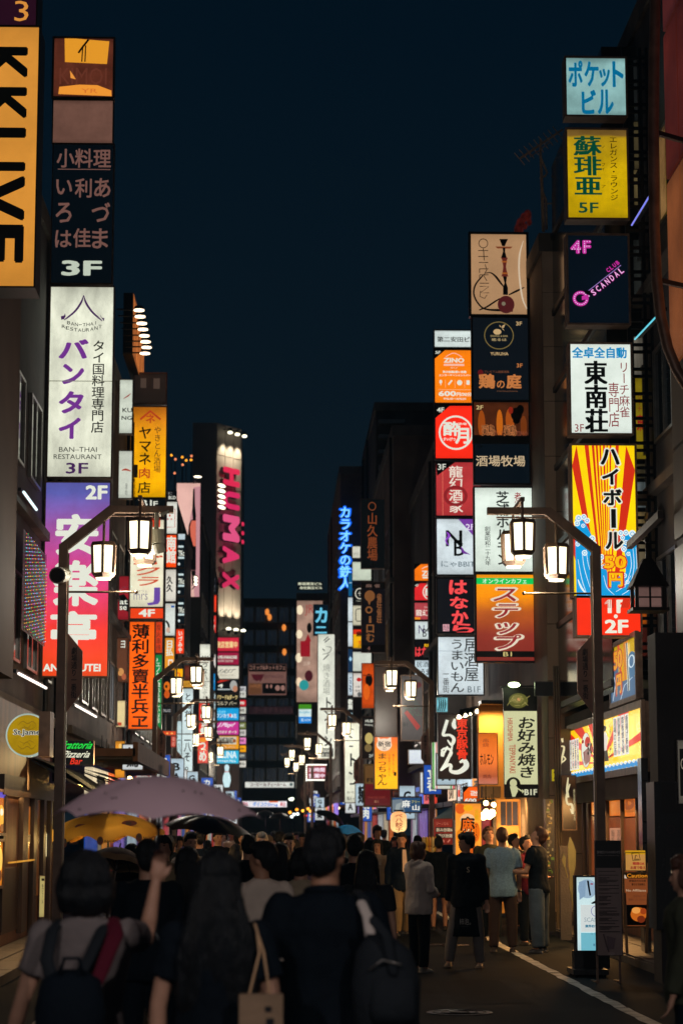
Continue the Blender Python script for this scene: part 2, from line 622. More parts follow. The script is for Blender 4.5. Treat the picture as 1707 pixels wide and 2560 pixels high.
# patches, cracks filled with tar, manhole covers
random.seed(3)
TAR = diff('tar_patch', (.0022, .0040, .0066), .8, 0, .3, 3, .4, 60, spec=.08)
for i, (x, y, w, l) in enumerate(((1.2, 17.5, 1.1, 2.6), (2.2, 24.0, .8, 3.5), (-.4, 21, 1.2, 2.0), (.9, 31, 1.6, 1.6), (2.4, 38, .7, 4.0), (-1.2, 30, .9, 3.0))):
    m = MB(); m.add([(x - w / 2, y - l / 2, .0035), (x + w / 2, y - l / 2 + .03, .0035), (x + w / 2 - .02, y + l / 2, .0035), (x - w / 2 + .03, y + l / 2 - .04, .0035)], [(0, 1, 2, 3)])
    tag(m.build('road_patch', TAR), kind='structure')
for k in range(7):
    x, y = random.uniform(-1.5, 3.2), random.uniform(15, 36)
    vs = []
    for i in range(14):
        vs += [(x - .012, y, .0045), (x + .012, y, .0045)]
        x += random.uniform(-.10, .10); y += .2
    m = MB(); m.add(vs, [(2 * i, 2 * i + 1, 2 * i + 3, 2 * i + 2) for i in range(13)]); tag(m.build('road_crack', TAR), kind='structure')
for x, y in ((1.75, 21.2), (.6, 27.5), (2.6, 33.5)):
    m = MB(); m.cyl((x, y, .001), (x, y, .008), .32, 28); mh = solo('manhole_cover', m, diff('cast_iron', (.05, .048, .045), .35, .8, .3, 20), {21.2: 'nearest', 27.5: 'second', 33.5: 'furthest'}[y] + ' round iron manhole cover in the road', 'manhole cover', (x, y, 0))
    for r_ in (.10, .18, .26):
        q = MB(); q.tube([(x + r_ * math.cos(R(a)), y + r_ * math.sin(R(a)), .009) for a in range(0, 375, 15)], .006, 5, cap=False); q.build('raised_ring', diff('cast_iron', (.05, .048, .045)), mh)
# painted edge line, laid in worn stretches
for side, X in ((1, 3.40), (-1, -2.15)):
    y = 8.0
    while y < 120:
        L = random.uniform(.9, 5.5)
        m = MB()
        n = max(3, int(L / .35))
        vs = []
        for i in range(n + 1):
            yy = y + L * i / n
            vs += [(X - .07 + random.uniform(-.008, .02), yy, .004), (X + .07 + random.uniform(-.02, .008), yy, .004)]
        m.add(vs, [(2 * i, 2 * i + 1, 2 * i + 3, 2 * i + 2) for i in range(n)])
        tag(m.build('road_marking', LINE), kind='structure')
        y += L + random.choice((.015, .02, .03, .12))
# raised stone pavement along the shop fronts: kerb, then slabs one by one
for side in (1, -1):
    xa, xb = (4.6, 5.6) if side > 0 else (-3.9, -3.1)
    m = MB()
    m.box(xa, -20, -.05, xb, 170, .095)
    pv = tag(m.build('pavement', PAVE), kind='structure')
    sm = {}
    y = 20.0
    cnt = 0
    while y < 46:
        for x in (xa + .03, xa + .03 + (xb - xa) / 2):
            w, l = (xb - xa) / 2 - .012, .588
            key = 'paving_stone%d' % side
            if key not in sm:
                q = MB(); q.box(0, 0, 0, w - .012, l, .02); sm[key] = q.mesh('paving_stone', PAVE)
            o = bpy.data.objects.new('paving_stone', sm[key]); COL.objects.link(o); o.parent = pv
            o.location = (x, y, .0955 + random.uniform(0, .004)); cnt += 1
        y += .6

_win = {}
def window(root, x, y, z, w, h, nrm, pane, louvre=False):
    """x,y,z = lower corner in the world; nrm: -y faces the camera, -x / +x face the street"""
    key = (round(w, 2), round(h, 2), nrm)
    if key not in _win:
        f, p = MB(), MB()
        t = .05
        def bx(m, a0, c0, a1, c1, n0, n1):
            if nrm == '-y':
                m.box(a0, -n1, c0, a1, -n0, c1)
            elif nrm == '-x':
                m.box(-n1, a0, c0, -n0, a1, c1)
            else:
                m.box(n0, a0, c0, n1, a1, c1)
        bx(f, 0, 0, t, h, .002, .06); bx(f, w - t, 0, w, h, .002, .06)
        bx(f, t, 0, w - t, t, .002, .058); bx(f, t, h - t, w - t, h, .002, .058); bx(f, w / 2 - .02, t, w / 2 + .02, h - t, .002, .05)
        bx(p, t, t, w - t, h - t, .003, .02)
        _win[key] = (f.mesh('window', ALU), p.mesh('pane', GLASSD))
    fm, pm = _win[key]
    L = worldloc(root)
    o = bpy.data.objects.new('window', fm); COL.objects.link(o); o.parent = root; o.location = Vector((x, y, z)) - L
    q = bpy.data.objects.new('pane', pm); COL.objects.link(q); q.parent = o
    if pane is not GLASSD:
        q.material_slots[0].link = 'OBJECT'
        q.material_slots[0].material = pane
    return o

LITW = [glow((200, 150, 90), .35, .5, False, 2), glow((150, 160, 170), .3, .5, False, 2), glow((120, 90, 60), .25, .4, False, 3)]
def building(label, xw, Y0, Y1, Z, side, mat, depth=9.0, lit=.15, fh=3.1, z0=0.0, bays=2.4, frontw=True, wins=True, cat='building', winh=1.4):
    """xw: X of the street wall; side +1 right of the street, -1 left"""
    x0, x1 = (xw, xw + depth) if side > 0 else (xw - depth, xw)
    m = MB()
    m.box(x0, Y0, z0, x1, Y1, Z)
    root = solo('building', m, mat, label, cat, ((x0 + x1) / 2, (Y0 + Y1) / 2, z0))
    c = MB()
    c.box(x0 - .06, Y0 - .06, Z, x1 + .06, Y1 + .06, Z + .35)
    c.build('parapet', CONC, root)
    n = '-x' if side > 0 else '+x'
    nf = int((Z - 4.2) / fh)
    for k in range(nf if wins else 0):
        zz = 4.3 + k * fh
        l = MB()
        if side > 0:
            l.box(x0 - .14, Y0, zz - .75, x0 - .002, Y1, zz - .6)
        else:
            l.box(x1 + .002, Y0, zz - .75, x1 + .14, Y1, zz - .6)
        l.build('ledge', CONC, root)
        y = Y0 + .5
        while wins and y < Y1 - 1.6:
            pane = random.choice(LITW) if random.random() < lit else GLASSD
            window(root, x0 if side > 0 else x1, y, zz, 1.5, winh, n, pane)
            y += bays
        if frontw:
            for i in range(3):
                xx = x0 + .6 + i * 2.2 if side > 0 else x1 - 2.1 - i * 2.2
                window(root, xx, Y0, zz, 1.5, winh, '-y', random.choice(LITW) if random.random() < lit else GLASSD)
    for i in range(2 if wins else 0):
        yy = Y0 + .25 + random.random() * (Y1 - Y0 - .6)
        xx = x0 - .08 if side > 0 else x1 + .08
        p = MB()
        p.cyl((xx, yy, 2.6), (xx, yy, Z), .045, 8)
        for zc in range(3, int(Z), 2):
            p.cyl((xx, yy, zc), (xx, yy, zc + .06), .062, 8)
        p.build('drain_pipe', IRON, root)
    return root

PLW = diff('beige_render', (0.09, 0.056, 0.042), .8, 0, .15, 1.5)
# ---- buildings on the street's left
building('dark overhanging block behind the amber live house sign', -3.30, 8, 27, 24, -1, PLW, z0=3.6, frontw=False, lit=0, wins=False)
LB = building('dark narrow block with the coloured bulb curtain', -4.08, 27, 41, 12, -1, DARKW, z0=3.6, frontw=False, lit=.0)
building('brown block behind the ban-thai sign tower', -4.02, 41, 58, 12.6, -1, BROWNW, z0=3.3, lit=.1)
building('plain block behind the cabaret sign tower', -3.9, 58, 76, 11.2, -1, BROWNW, z0=3.0, lit=.2)
building('low dark block before the pink billboard', -3.75, 76, 92, 13.2, -1, DARKW, z0=3.0, lit=.3)
building('dark block carrying the pink billboard', -3.35, 92.6, 118, 14.8, -1, DARKW, z0=3.0, lit=.3)
# ---- right
building('plain block behind the fifty yen sign tower', 5.6, 24.6, 39, 14.2, 1, DARKW, z0=3.6, frontw=False, lit=.05)
R2 = building('block with a blank tiled end wall of brown stone', 4.86, 39, 56, 12.4, 1, BROWNW, z0=0, frontw=False, lit=.1, depth=2.4, wins=False)
building('dim brown block behind the small duplicate sign tower', 4.3, 56, 70, 12.0, 1, DARKW, z0=3.0, lit=.2)
building('brown block with crowded awnings and flags', 3.75, 70, 86, 14.6, 1, BROWNW, z0=3.0, lit=.25)
FB = building('tall ribbed dark block above the farm board', 3.9, 86.2, 99, 18.6, 1, DARKW, z0=3, lit=.1, frontw=False)
building('grey corner block behind the blue karaoke neon', 2.85, 99.5, 124, 18.2, 1, BROWNW, z0=3, lit=.1, frontw=False)
building('pale block with the dotted rooftop name sign', 1.15, 134, 150, 16.0, 1, BROWNW, z0=3, lit=.1, frontw=False)
# fins of the ribbed block
for k in range(11):
    z = 18.0 - k * .62
    m = MB()
    m.box(4.0, 85.7, z, 5.05, 86.19, z + .16)
    m.build('fin', ALU, FB)
# blank tiled end wall: stone panels with open joints
tile = {}
for r_ in range(12):
    for c_ in range(2):
        w = .88 if c_ == 0 else .98
        if c_ not in tile:
            q = MB(); q.box(0, -.03, 0, w, -.002, 1.015); tile[c_] = q.mesh('stone_panel', diff('brown_stone', (0.60, 0.44, 0.32), .7, 0, .35, 1.6, .25, 60, stretch=(1, 1, .35)))
        o = bpy.data.objects.new('stone_panel', tile[c_]); COL.objects.link(o); o.parent = R2
        o.location = Vector((4.865 + c_ * .9, 39, .3 + r_ * 1.03)) - worldloc(R2)
# ---- end block closing the street
def end_block():
    Y = 165
    x0, x1 = P(600, 1700, Y).x, P(800, 1700, Y).x
    zt = P(700, 1496, Y).z
    m = MB()
    m.box(x0 - 12, Y, 0, x1 + 6, Y + 12, zt)
    root = solo('building', m, DARKW, 'dark office block closing the far end of the street', 'building', ((x0 + x1) / 2, Y + 6, 0))
    for k in range(9):
        for i in range(7):
            z = 5.2 + k * 1.75
            x = x0 + .25 + i * .9
            if z > zt - 1.5:
                continue
            window(root, x, Y, z, .78, 1.2, '-y', glow((24, 32, 42), .6, .5, False, 1))
    for k in range(9):
        l = MB(); l.box(x0 - .1, Y - .12, 4.75 + k * 1.75, x1 + .2, Y - .002, 5.1 + k * 1.75); l.build('ledge', DARKW, root)
    for i, (px, py) in enumerate(((710, 1569), (711, 1630), (668, 1530), (674, 1543))):
        p = P(px, py, Y - .3)
        q = MB(); q.ell(p, (.16, .1, .26)); q.build('wall_lamp', glow((240, 140, 60), 1.2, .1, False), root, True)
    return root
end_block()
# ---- dark tower with sideways pink letters
def tower():
    z1 = P(537, 1057, 125).z
    a, b = P(478, 1500, 125).x, P(537, 1500, 125).x
    c = P(600, 1500, 127)
    m = MB()
    pts = [(a, 125), (b, 125), (c.x, 127), (c.x, 140), (a, 140)]
    n = len(pts)
    m.add([(x, y, z) for z in (0, z1) for x, y in pts], [tuple(range(n))[::-1], tuple(range(n, 2 * n))] + [(i, (i + 1) % n, n + (i + 1) % n, n + i) for i in range(n)])
    mat = diff('tower_cladding', (0.45, 0.37, 0.33), .6, .1, .15, .6)
    root = solo('building', m, mat, 'tall dark tower with pink roman letters running down its edge', 'building', (b, 130, 0))
    pm = {}
    for k in range(12):
        for fi, (p0, p1, nn) in enumerate((((a, 125), (b, 125), 2), ((b, 125), (c.x, 127), 3))):
            for i in range(nn):
                t0, t1 = i / nn, (i + 1) / nn
                q0 = Vector((p0[0] + (p1[0] - p0[0]) * t0, p0[1] + (p1[1] - p0[1]) * t0, 0))
                q1 = Vector((p0[0] + (p1[0] - p0[0]) * t1, p0[1] + (p1[1] - p0[1]) * t1, 0))
                d = (q1 - q0); nr = Vector((d.y, -d.x, 0)).normalized(); dd = d.normalized() * .03
                za, zb = z1 - (k + 1) * 1.9 + .03, z1 - k * 1.9 - .03
                w = MB()
                vs = [v + nr * e + Vector((0, 0, z)) for e in (.004, .05) for z in (za, zb) for v in (q0 + dd, q1 - dd)]
                w.add(vs, [(0, 2, 3, 1), (4, 5, 7, 6), (0, 1, 5, 4), (1, 3, 7, 5), (3, 2, 6, 7), (2, 0, 4, 6)])
                w.build('cladding_panel', mat, root)
    # letters
    O = Vector((b, 125, P(568, 1500, 126).z))
    top = P(568, 1160, 126).z
    U = Vector((c.x - b, 2.0, 0))
    fc = Face(537, 1160, 600, 1500, O, U, (0, 0, top - O.z))
    pk = (222, 44, 96)
    els = [('t', ch, 544, y0, 586, y1, cc, {'rot': -90, 'b': .09}) for ch, y0, y1, cc in (('H', 1172, 1218, (222, 40, 80)), ('U', 1232, 1276, (216, 40, 96)), ('M', 1291, 1356, (228, 84, 132)), ('A', 1370, 1413, (220, 52, 104)), ('X', 1434, 1475, (206, 44, 90)))]
    els += [('d', 594, y, 3.6, 5.5, (226, 44, 84)) for y in (1307, 1330, 1352)]
    # letters are separate blocks standing off the wall
    for el in els:
        mm = [MB(), MB()]
        bk = [MB(), MB()]
        draw(fc, [el], mm, lambda q: ink(q, 1.0), .34)
        draw(fc, [el[:-1] + ({'rot': -90, 'b': .13},) if el[0] == 't' else el], bk, lambda q: IRON, .1)
        (mm[0] if mm[0].v else mm[1]).build('lettering', None, root)
        (bk[0] if bk[0].v else bk[1]).build('letter_back', None, root)
    # spot lamps washing the wall, and their pools
    nr = Vector((U.y, -U.x, 0)).normalized()
    for i, t in enumerate((.26, .55, .84)):
        for top_ in (True, False):
            q = Vector((b, 125, 0)) + U * t
            zz = P(568, 1082, 126).z if top_ else P(568, 1582, 126).z
            p = q + nr * .55 + Vector((0, 0, zz))
            f = MB(); f.bar(q + nr * .05 + Vector((0, 0, zz + .1)), p + Vector((0, 0, .1)), .05)
            f.cyl(p + Vector((0, 0, .12)), p - Vector((0, 0, .1)), .1, 10)
            o = f.build('spot_lamp', IRON, root)
            g = MB(); g.ell(p - Vector((0, 0, .13 if top_ else -.16)), (.15, .15, .09)); g.build('bulb', glow((255, 250, 215), 3, .05, False), o, True)
            ld = bpy.data.lights.new('tower_spot', 'SPOT'); ld.energy = 260 if top_ else 200; ld.color = (1, .93, .66); ld.spot_size = R(75); ld.spot_blend = .9; ld.shadow_soft_size = .08
            lo = bpy.data.objects.new('tower_spot', ld); COL.objects.link(lo)
            lo.location = p - Vector((0, 0, .42 if top_ else -.5))
            dr = (-nr * .32 + Vector((0, 0, -1 if top_ else 1))).normalized()
            lo.rotation_euler = dr.to_track_quat('-Z', 'Y').to_euler()
tower()

# ---- ladder-like steel frame and mirror glass beside the fifty yen tower
def lframe():
    root = thing('steel_frame', 'tall black steel ladder frame between the fifty yen tower and the red clad wall', 'steel frame', (5.25, 31.6, 4))
    xa, xb = P(1578, 1200, 31.6).x, P(1636, 1200, 31.6).x
    z0, z1 = P(1600, 1790, 31.6).z, P(1600, 120, 31.6).z
    for x in (xa, xb, xb - .1):
        m = MB(); m.bar((x, 31.6, z0), (x, 31.6, z1), .05); m.build('post', IRON, root)
    k = 0
    z = z0 + .2
    while z < z1:
        for dz in (0, .11):
            m = MB(); m.bar((xa, 31.6, z + dz), (xb, 31.6, z + dz), .045); m.build('rung', IRON, root)
        z += .375
        k += 1
lframe()
mg = MB()
mg.box(5.05, 32.6, 3.8, 5.6, 38.9, 14)
mirror = diff('mirror_glass', (0.05, 0.055, 0.06), .12, .6, .3, 1.0)
gl = solo('glass_bay', mg, mirror, 'glossy dark glazed bay behind the steel ladder frame', 'glass bay', (5.3, 36, 3.8))
for i in range(7):
    q = MB(); q.box(5.02, 32.57, 3.9 + i * 1.45, 5.6, 38.9, 4.0 + i * 1.45); q.build('transom', IRON, gl)
# ---- red clad wall at the upper right
def redwall():
    m = MB(); m.box(4.53, 6, 2.9, 12, 24.3, 30)
    root = solo('building', m, DARKW, 'building with glossy red and amber cladding at the frame edge, beside the steel ladder', 'building', (8, 15, 2.9))
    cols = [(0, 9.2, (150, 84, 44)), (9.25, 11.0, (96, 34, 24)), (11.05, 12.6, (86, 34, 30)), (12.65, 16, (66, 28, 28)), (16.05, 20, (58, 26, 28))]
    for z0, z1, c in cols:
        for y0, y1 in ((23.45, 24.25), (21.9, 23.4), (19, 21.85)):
            q = MB(); q.box(4.492, y0, max(z0, 7.0), 4.529, y1, z1 - .02); q.build('cladding_panel', glow(c, .6, .5, False, .9), root)  # cladding is no lamp: reflected street light is painted in as glow
    for z0, z1, c in ((5.0, 6.0, (88, 76, 58)), (6.05, 6.95, (92, 80, 62)), (3.9, 4.9, (70, 60, 48))):
        q = MB(); q.box(4.492, 19, z0, 4.529, 24.25, z1); q.build('cladding_panel', paint(c), root)
    p = MB()
    pts = [P(x, y, 22.6) for x, y in ((1638, -60), (1634, 120), (1632, 330), (1634, 560), (1640, 700), (1650, 790), (1668, 870), (1690, 925), (1722, 975))]
    p.tube(pts, .06, 10); p.build('curved_pipe', STEEL, root, True)
    p = MB(); p.bar(pts[2], pts[2] + Vector((.4, .3, 0)), .05); p.bar(pts[4], pts[4] + Vector((.4, .3, 0)), .05); p.build('pipe_bracket', IRON, root)
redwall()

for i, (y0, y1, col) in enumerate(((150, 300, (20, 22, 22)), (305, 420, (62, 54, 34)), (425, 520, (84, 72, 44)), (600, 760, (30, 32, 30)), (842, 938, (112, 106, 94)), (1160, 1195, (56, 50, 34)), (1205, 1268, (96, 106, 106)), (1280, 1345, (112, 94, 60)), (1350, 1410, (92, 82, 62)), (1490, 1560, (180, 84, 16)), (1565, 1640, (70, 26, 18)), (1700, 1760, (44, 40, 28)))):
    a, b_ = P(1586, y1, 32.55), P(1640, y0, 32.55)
    q = MB(); q.box(a.x, 32.55, a.z, b_.x, 32.59, b_.z); q.build('painted_reflection', glow(col, .9, .6, False, 2.2, stretch=(3, 1, .5)), gl)  # sign reflections in the glass, painted in as dim glowing panels
# ================================================================== SIGNS
W = (226, 229, 214)
INKB = (14, 22, 30)
B = {'b': 0.03}
BB = {'b': 0.055}
BM = {}

def jitter(c, a=10):
    return tuple(max(0, min(255, v + random.randint(-a, a))) for v in c)

# ---- tall yellow sign at the picture's upper left corner
dk, nv = (38, 58, 34), (12, 26, 38)
sign('tall glowing amber sign of a live house with letters turned sideways', -70, 68, 92, 716, 23.8, (208, 138, 52), [
    ('t', 'K', -50, 118, 65, 206, dk, {'rot': -90, 'b': .05}), ('t', 'K', -50, 220, 65, 309, dk, {'rot': -90, 'b': .05}),
    ('t', 'L', -50, 322, 65, 396, nv, {'rot': -90, 'b': .05}), ('t', 'I', -50, 408, 65, 431, nv, {'rot': -90, 'b': .05}),
    ('t', 'V', -50, 443, 65, 554, nv, {'rot': -90, 'b': .05}), ('t', 'E', -50, 564, 65, 660, nv, {'rot': -90, 'b': .05})],
    k=.95, un=.18, depth=.5, fr=4, frmat=IRON, scale=.8)
sign('maroon floor number three box above the amber live house sign', -70, -60, 92, 64, 23.8, (52, 18, 38), [
    ('t', '3', 38, 2, 73, 53, (214, 140, 58), {'b': .0})], k=1, un=.1, depth=.5, fr=4, frmat=IRON)

# ---- first sign tower, street left
sign('old amber light box with a burnt out faded face, top of the ban-thai tower', 136, 97, 283, 242, 37, (92, 44, 30), [
    ('p', [(161, 95), (273, 103), (268, 160), (163, 156)], (226, 150, 40)),
    ('p', [(150, 218), (200, 212), (245, 213), (280, 226), (281, 240), (148, 236)], (238, 150, 52)),
    ('l', [(196, 133), (205, 120), (221, 99)], 5, (50, 34, 26)), ('l', [(207, 114), (205, 155)], 3, (60, 40, 20)),
    ('l', [(214, 114), (213, 155)], 3, (60, 40, 20)), ('p', [(176, 177), (178, 196), (191, 199), (184, 188)], (236, 150, 60)),
    ('t', 'KIMOI', 150, 170, 268, 212, (98, 48, 34)), ('t', 'YR', 205, 222, 246, 233, (206, 110, 44)), ('p', [(176, 177), (178, 196), (191, 199), (184, 188)], (236, 150, 60))], k=.9, un=.4, scale=3, fr=5, frmat=BRASS)
sign('blank grey brown sign face in the ban-thai tower', 134, 252, 282, 358, 37, (112, 78, 66), [], k=.85, un=.3, fr=3, frmat=BRASS)
br = (112, 78, 70)
sign('unlit black restaurant board with faded brown brush lettering and 3F', 132, 362, 282, 708, 37, (5, 16, 24), [
    ('t', '小料理', 140, 372, 276, 420, br, B), ('r', 143, 423, 275, 425, br),
    ('t', 'い', 140, 450, 180, 488, br, B), ('t', '利', 187, 447, 229, 495, br, B), ('t', 'あ', 235, 446, 276, 494, br, B),
    ('t', 'ろ', 140, 508, 180, 558, br, B), ('t', 'づ', 230, 507, 276, 556, br, B),
    ('t', 'は', 140, 577, 181, 620, br, B), ('t', '佳', 185, 572, 229, 620, br, B), ('t', 'ま', 232, 572, 272, 622, br, B),
    ('t', '3F', 157, 652, 258, 690, (190, 200, 182), BB)], k=1, un=.1, fr=3, frmat=BRASS)  # the board is unlit; its faint tones are painted in as glow
pu, pd = (112, 48, 140), (66, 32, 84)
sp = [('l',) + brush(q) + (pd,) for q in (
    [(206, 738, 1), (200, 757, 5), (186, 778, 5), (168, 794, 4), (158, 801, 2)],
    [(206, 738, 1), (212, 757, 5), (226, 778, 5), (243, 794, 4), (254, 803, 2)])]
sp += [('p', [(150, 792), (158, 790), (160, 784), (162, 792), (158, 799), (151, 801)], pd), ('p', [(258, 804), (250, 793), (248, 787), (253, 795), (259, 796)], pd)]
arc1 = []
for i, ch in enumerate('BAN-THAI'):
    x = 166 + i * 9.7
    y = 804 + 5 * (1 - ((i - 3.5) / 3.5) ** 2)
    arc1.append(('t', ch, x + (3 if ch == 'I' else 0), y + (3.5 if ch == '-' else 0), x + (4.4 if ch == 'I' else 8), y + (5 if ch == '-' else 8.5), INKB, {'b': .01}))
for i, ch in enumerate('RESTAURANT'):
    x = 153 + i * 10.2
    y = 813.5 + 9.5 * (1 - ((i - 4.5) / 4.5) ** 2)
    arc1.append(('t', ch, x, y, x + 8.5, y + 8.5, INKB, {'b': .01}))
sign('white Thai restaurant light box with purple katakana and temple roof emblem', 124, 718, 281, 1192, 37, (224, 226, 204), sp + arc1 + [
    ('t', 'バ', 146, 850, 221, 899, pu, BB), ('t', 'ン', 156, 912, 211, 963, pu, BB), ('t', 'タ', 149, 980, 211, 1036, pu, BB),
    ('t', 'イ', 150, 1046, 205, 1099, pu, BB), ('v', 'タイ国料理専門店', 231, 852, 262, 1084, INKB, {'b': .02}),
    ('r', 124, 954, 281, 956, (120, 120, 100)),
    ('t', 'BAN–THAI', 152, 1119, 246, 1131, INKB), ('t', 'RESTAURANT', 139, 1137, 258, 1149, INKB),
    ('t', '3F', 170, 1158, 225, 1185, pd, B)], k=1.0, un=.35, scale=1.8, stretch=(1.5, 1, .7), frmat=BRASS)
sign('tall magenta and red yakiniku light box with large white kanji', 112, 1207, 272, 1690, 37, (220, 60, 60), [
    ('t', '2F', 211, 1213, 266, 1249, W, BB), ('t', '安', 137, 1286, 245, 1390, W, BB), ('t', '楽', 134, 1402, 247, 1517, W, BB),
    ('t', '亭', 129, 1529, 245, 1626, W, BB), ('t', 'ANRAKUTEI', 113, 1660, 256, 1679, W, BB)],
    k=1.05, un=.2, frmat=STEEL, ramp=((.05, (244, 76, 28)), (.3, (232, 56, 48)), (.62, (196, 62, 128)), (.85, (138, 84, 160)), (1.0, (84, 92, 170))))
# ---- small white signs behind the tower
sign('narrow white hanging sign half hidden by the yellow pork restaurant tower', 300, 950, 331, 1083, 52, (205, 212, 196), [
    ('t', 'KU', 307, 1020, 331, 1031, INKB, B), ('t', 'NG', 305, 1040, 331, 1050, INKB, B), ('l',) + brush([(309, 997, 1), (320, 990, 3), (327, 984, 1)]) + ((150, 50, 40),)], fr=2)
sign('narrow white sign with red brush mark below the first narrow white one', 298, 1128, 330, 1245, 52, (200, 205, 190), [
    ('l',) + brush([(305, 1176, 2), (315, 1174, 5), (328, 1178, 2)]) + ((170, 60, 40),), ('v', '焼肉', 314, 1208, 320, 1240, (90, 90, 90))], fr=2)
sign('dark red black photo sign beside the pink cabaret sign', 296, 1441, 322, 1549, 54, (150, 30, 40), [
    ('p', [(296, 1490), (310, 1485), (322, 1500), (322, 1530), (300, 1520)], (20, 20, 26)), ('t', 'at', 300, 1500, 320, 1511, W, B), ('t', 'se', 300, 1515, 318, 1525, W, B)], fr=2, k=.9)
sign('small brown food photo sign under the red black photo sign', 293, 1596, 318, 1704, 54, (104, 62, 42), [
    ('t', 'ヨ', 302, 1602, 313, 1620, W, B), ('d', 303, 1680, 8, 10, (200, 140, 80)), ('d', 311, 1692, 6, 8, (170, 90, 60))], fr=2, k=.8)
sign('cream blank sign low on the wall above the slatted awning', 290, 1752, 313, 1817, 54, (228, 206, 150), [('r', 290, 1806, 305, 1814, (190, 70, 40))], fr=2, k=.9)
# ---- second sign tower, street left
sign('unlit brown top box of the yellow pork restaurant tower', 337, 934, 415, 1008, 58, (58, 46, 40), [
    ('r', 352, 946, 366, 970, (70, 56, 48)), ('r', 384, 946, 400, 972, (70, 56, 48))], k=.7, un=.3)  # unlit box, its dim visibility put in as glow
rd = (176, 48, 24)
sign('yellow light box of a grilled pork restaurant with black brush kana', 333, 1018, 415, 1243, 58, (250, 176, 8), [
    ('l', [(350, 1049), (375, 1028), (401, 1049)], 5, rd), ('t', 'ネ', 364, 1036, 387, 1058, rd, B),
    ('v', 'ヤマネ', 347, 1066, 379, 1164, INKB, B), ('t', '肉', 349, 1170, 376, 1196, rd, B), ('t', '店', 346, 1205, 378, 1233, INKB, B),
    ('v', 'やきとん酒場', 385, 1066, 403, 1182, (90, 40, 20), {'b': .01})], un=.35, ramp=((0, (255, 186, 0)), (.6, (250, 172, 10)), (1, (196, 112, 20))), scale=1.2)
sign('black basement floor box under the yellow pork restaurant sign', 332, 1246, 414, 1272, 58, (8, 16, 20), [
    ('t', 'B1', 353, 1250, 380, 1266, W, B), ('t', 'F', 384, 1253, 395, 1266, W, B)], un=.05)
sign('cream cabaret light box with red slanted katakana and a purple J', 327, 1300, 409, 1518, 57, (232, 226, 196), [
    ('r', 355, 1296, 400, 1318, (210, 60, 30)), ('v', 'ニャバクラ', 338, 1336, 402, 1466, (206, 74, 30), {'b': .035, 's': .25}),
    ('t', 'J', 370, 1469, 402, 1513, (104, 70, 160), B), ('t', 'mrs', 336, 1484, 371, 1500, (150, 140, 150)), ('t', '朝カフェ', 337, 1475, 370, 1482, (120, 110, 120))])
sign('orange red 4F box under the cream cabaret light box', 327, 1520, 408, 1546, 57, (226, 62, 20), [('t', '4F', 347, 1523, 388, 1542, W, BB)], un=.1)
sign('long orange izakaya light box with seven black brush kanji', 324, 1555, 386, 1822, 57, (250, 96, 12), [
    ('v', '薄利多賣半兵ヱ', 330, 1560, 373, 1822, INKB, {'b': .04})], k=1.1, un=.2)
sign('narrow red charcoal skewer strip beside the long orange light box', 388, 1555, 406, 1632, 57, (222, 66, 24), [('v', '炭火串焼', 391, 1560, 403, 1628, (70, 20, 14))], fr=1.5, k=.9)
sign('narrow green strip with white handwritten kana beside the long orange light box', 387, 1637, 404, 1822, 57, (10, 132, 66), [
    ('v', '♪エノケン流れる楽しいお店♪', 390, 1642, 401, 1820, (235, 240, 220), {'b': .02})], fr=1.5)
sign('red square sign with white brush kanji above the purple umbrella', 339, 1881, 409, 1966, 56, (226, 54, 18), [
    ('t', '湖南', 342, 1886, 406, 1916, W, BB), ('t', '饌館', 340, 1920, 404, 1952, W, BB)], un=.12, frmat=ALU, fr=2)
sign('dim red L shaped sign glowing behind the lamp post plate', 388, 1828, 440, 1838, 60, (214, 70, 24), [('t', '★ ★ ★ ★', 392, 1830, 434, 1836, (250, 190, 90))], fr=1.5)
sign('dark red strip sign hanging from the red lamp sign', 428, 1840, 440, 1868, 60, (176, 44, 24), [('v', '南館', 430, 1842, 438, 1866, (220, 150, 130))], fr=1)
# ---- third tower, street left
L3 = 70
sign('small black plate reading BLD with a rounded corner', 417, 1228, 441, 1250, L3, (14, 18, 22), [('t', 'BLD', 422, 1240, 440, 1248, W, B), ('t', '第二', 420, 1230, 431, 1237, (150, 150, 150))], fr=1.5, un=.1)
sign('white box with a thin red square outline', 418, 1255, 443, 1334, L3, (226, 226, 214), [
    ('l', [(418, 1273), (438, 1273), (438, 1318), (418, 1318)], 1.6, (180, 60, 40)), ('d', 425, 1289, 2, 3, (200, 70, 50)), ('d', 429, 1298, 2, 2, (200, 70, 50)), ('d', 420, 1298, 2, 2, (180, 50, 50))], fr=1.5)
sign('orange box with white brush kanji for a south hall', 417, 1338, 441, 1418, L3, (250, 74, 10), [('v', '南館', 417, 1341, 440, 1408, W, BB)], fr=1.5, un=.1)
sign('white box with black calligraphy strokes in the third tower', 415, 1424, 440, 1503, L3, (222, 216, 202), [('v', '久久', 417, 1440, 432, 1480, INKB, BB)], fr=1.5)
sign('white box showing a faint face drawing and small blue square', 414, 1509, 438, 1589, L3, (214, 220, 212), [
    ('r', 428, 1514, 436, 1519, (30, 90, 170)), ('t', '♡♡', 416, 1513, 426, 1519, (210, 140, 110)), ('l',) + brush([(415, 1552, 4), (422, 1562, 5), (424, 1582, 3)]) + ((26, 26, 28),), ('d', 421, 1575, 5, 7, (205, 170, 150))], fr=1.5)
sign('orange bordered box with red white slanted kana', 413, 1595, 436, 1675, L3, (232, 150, 40), [('v', '日払', 415, 1600, 433, 1640, W, BB), ('v', 'ロ', 420, 1645, 434, 1670, (240, 230, 220), BB)], fr=1.5)
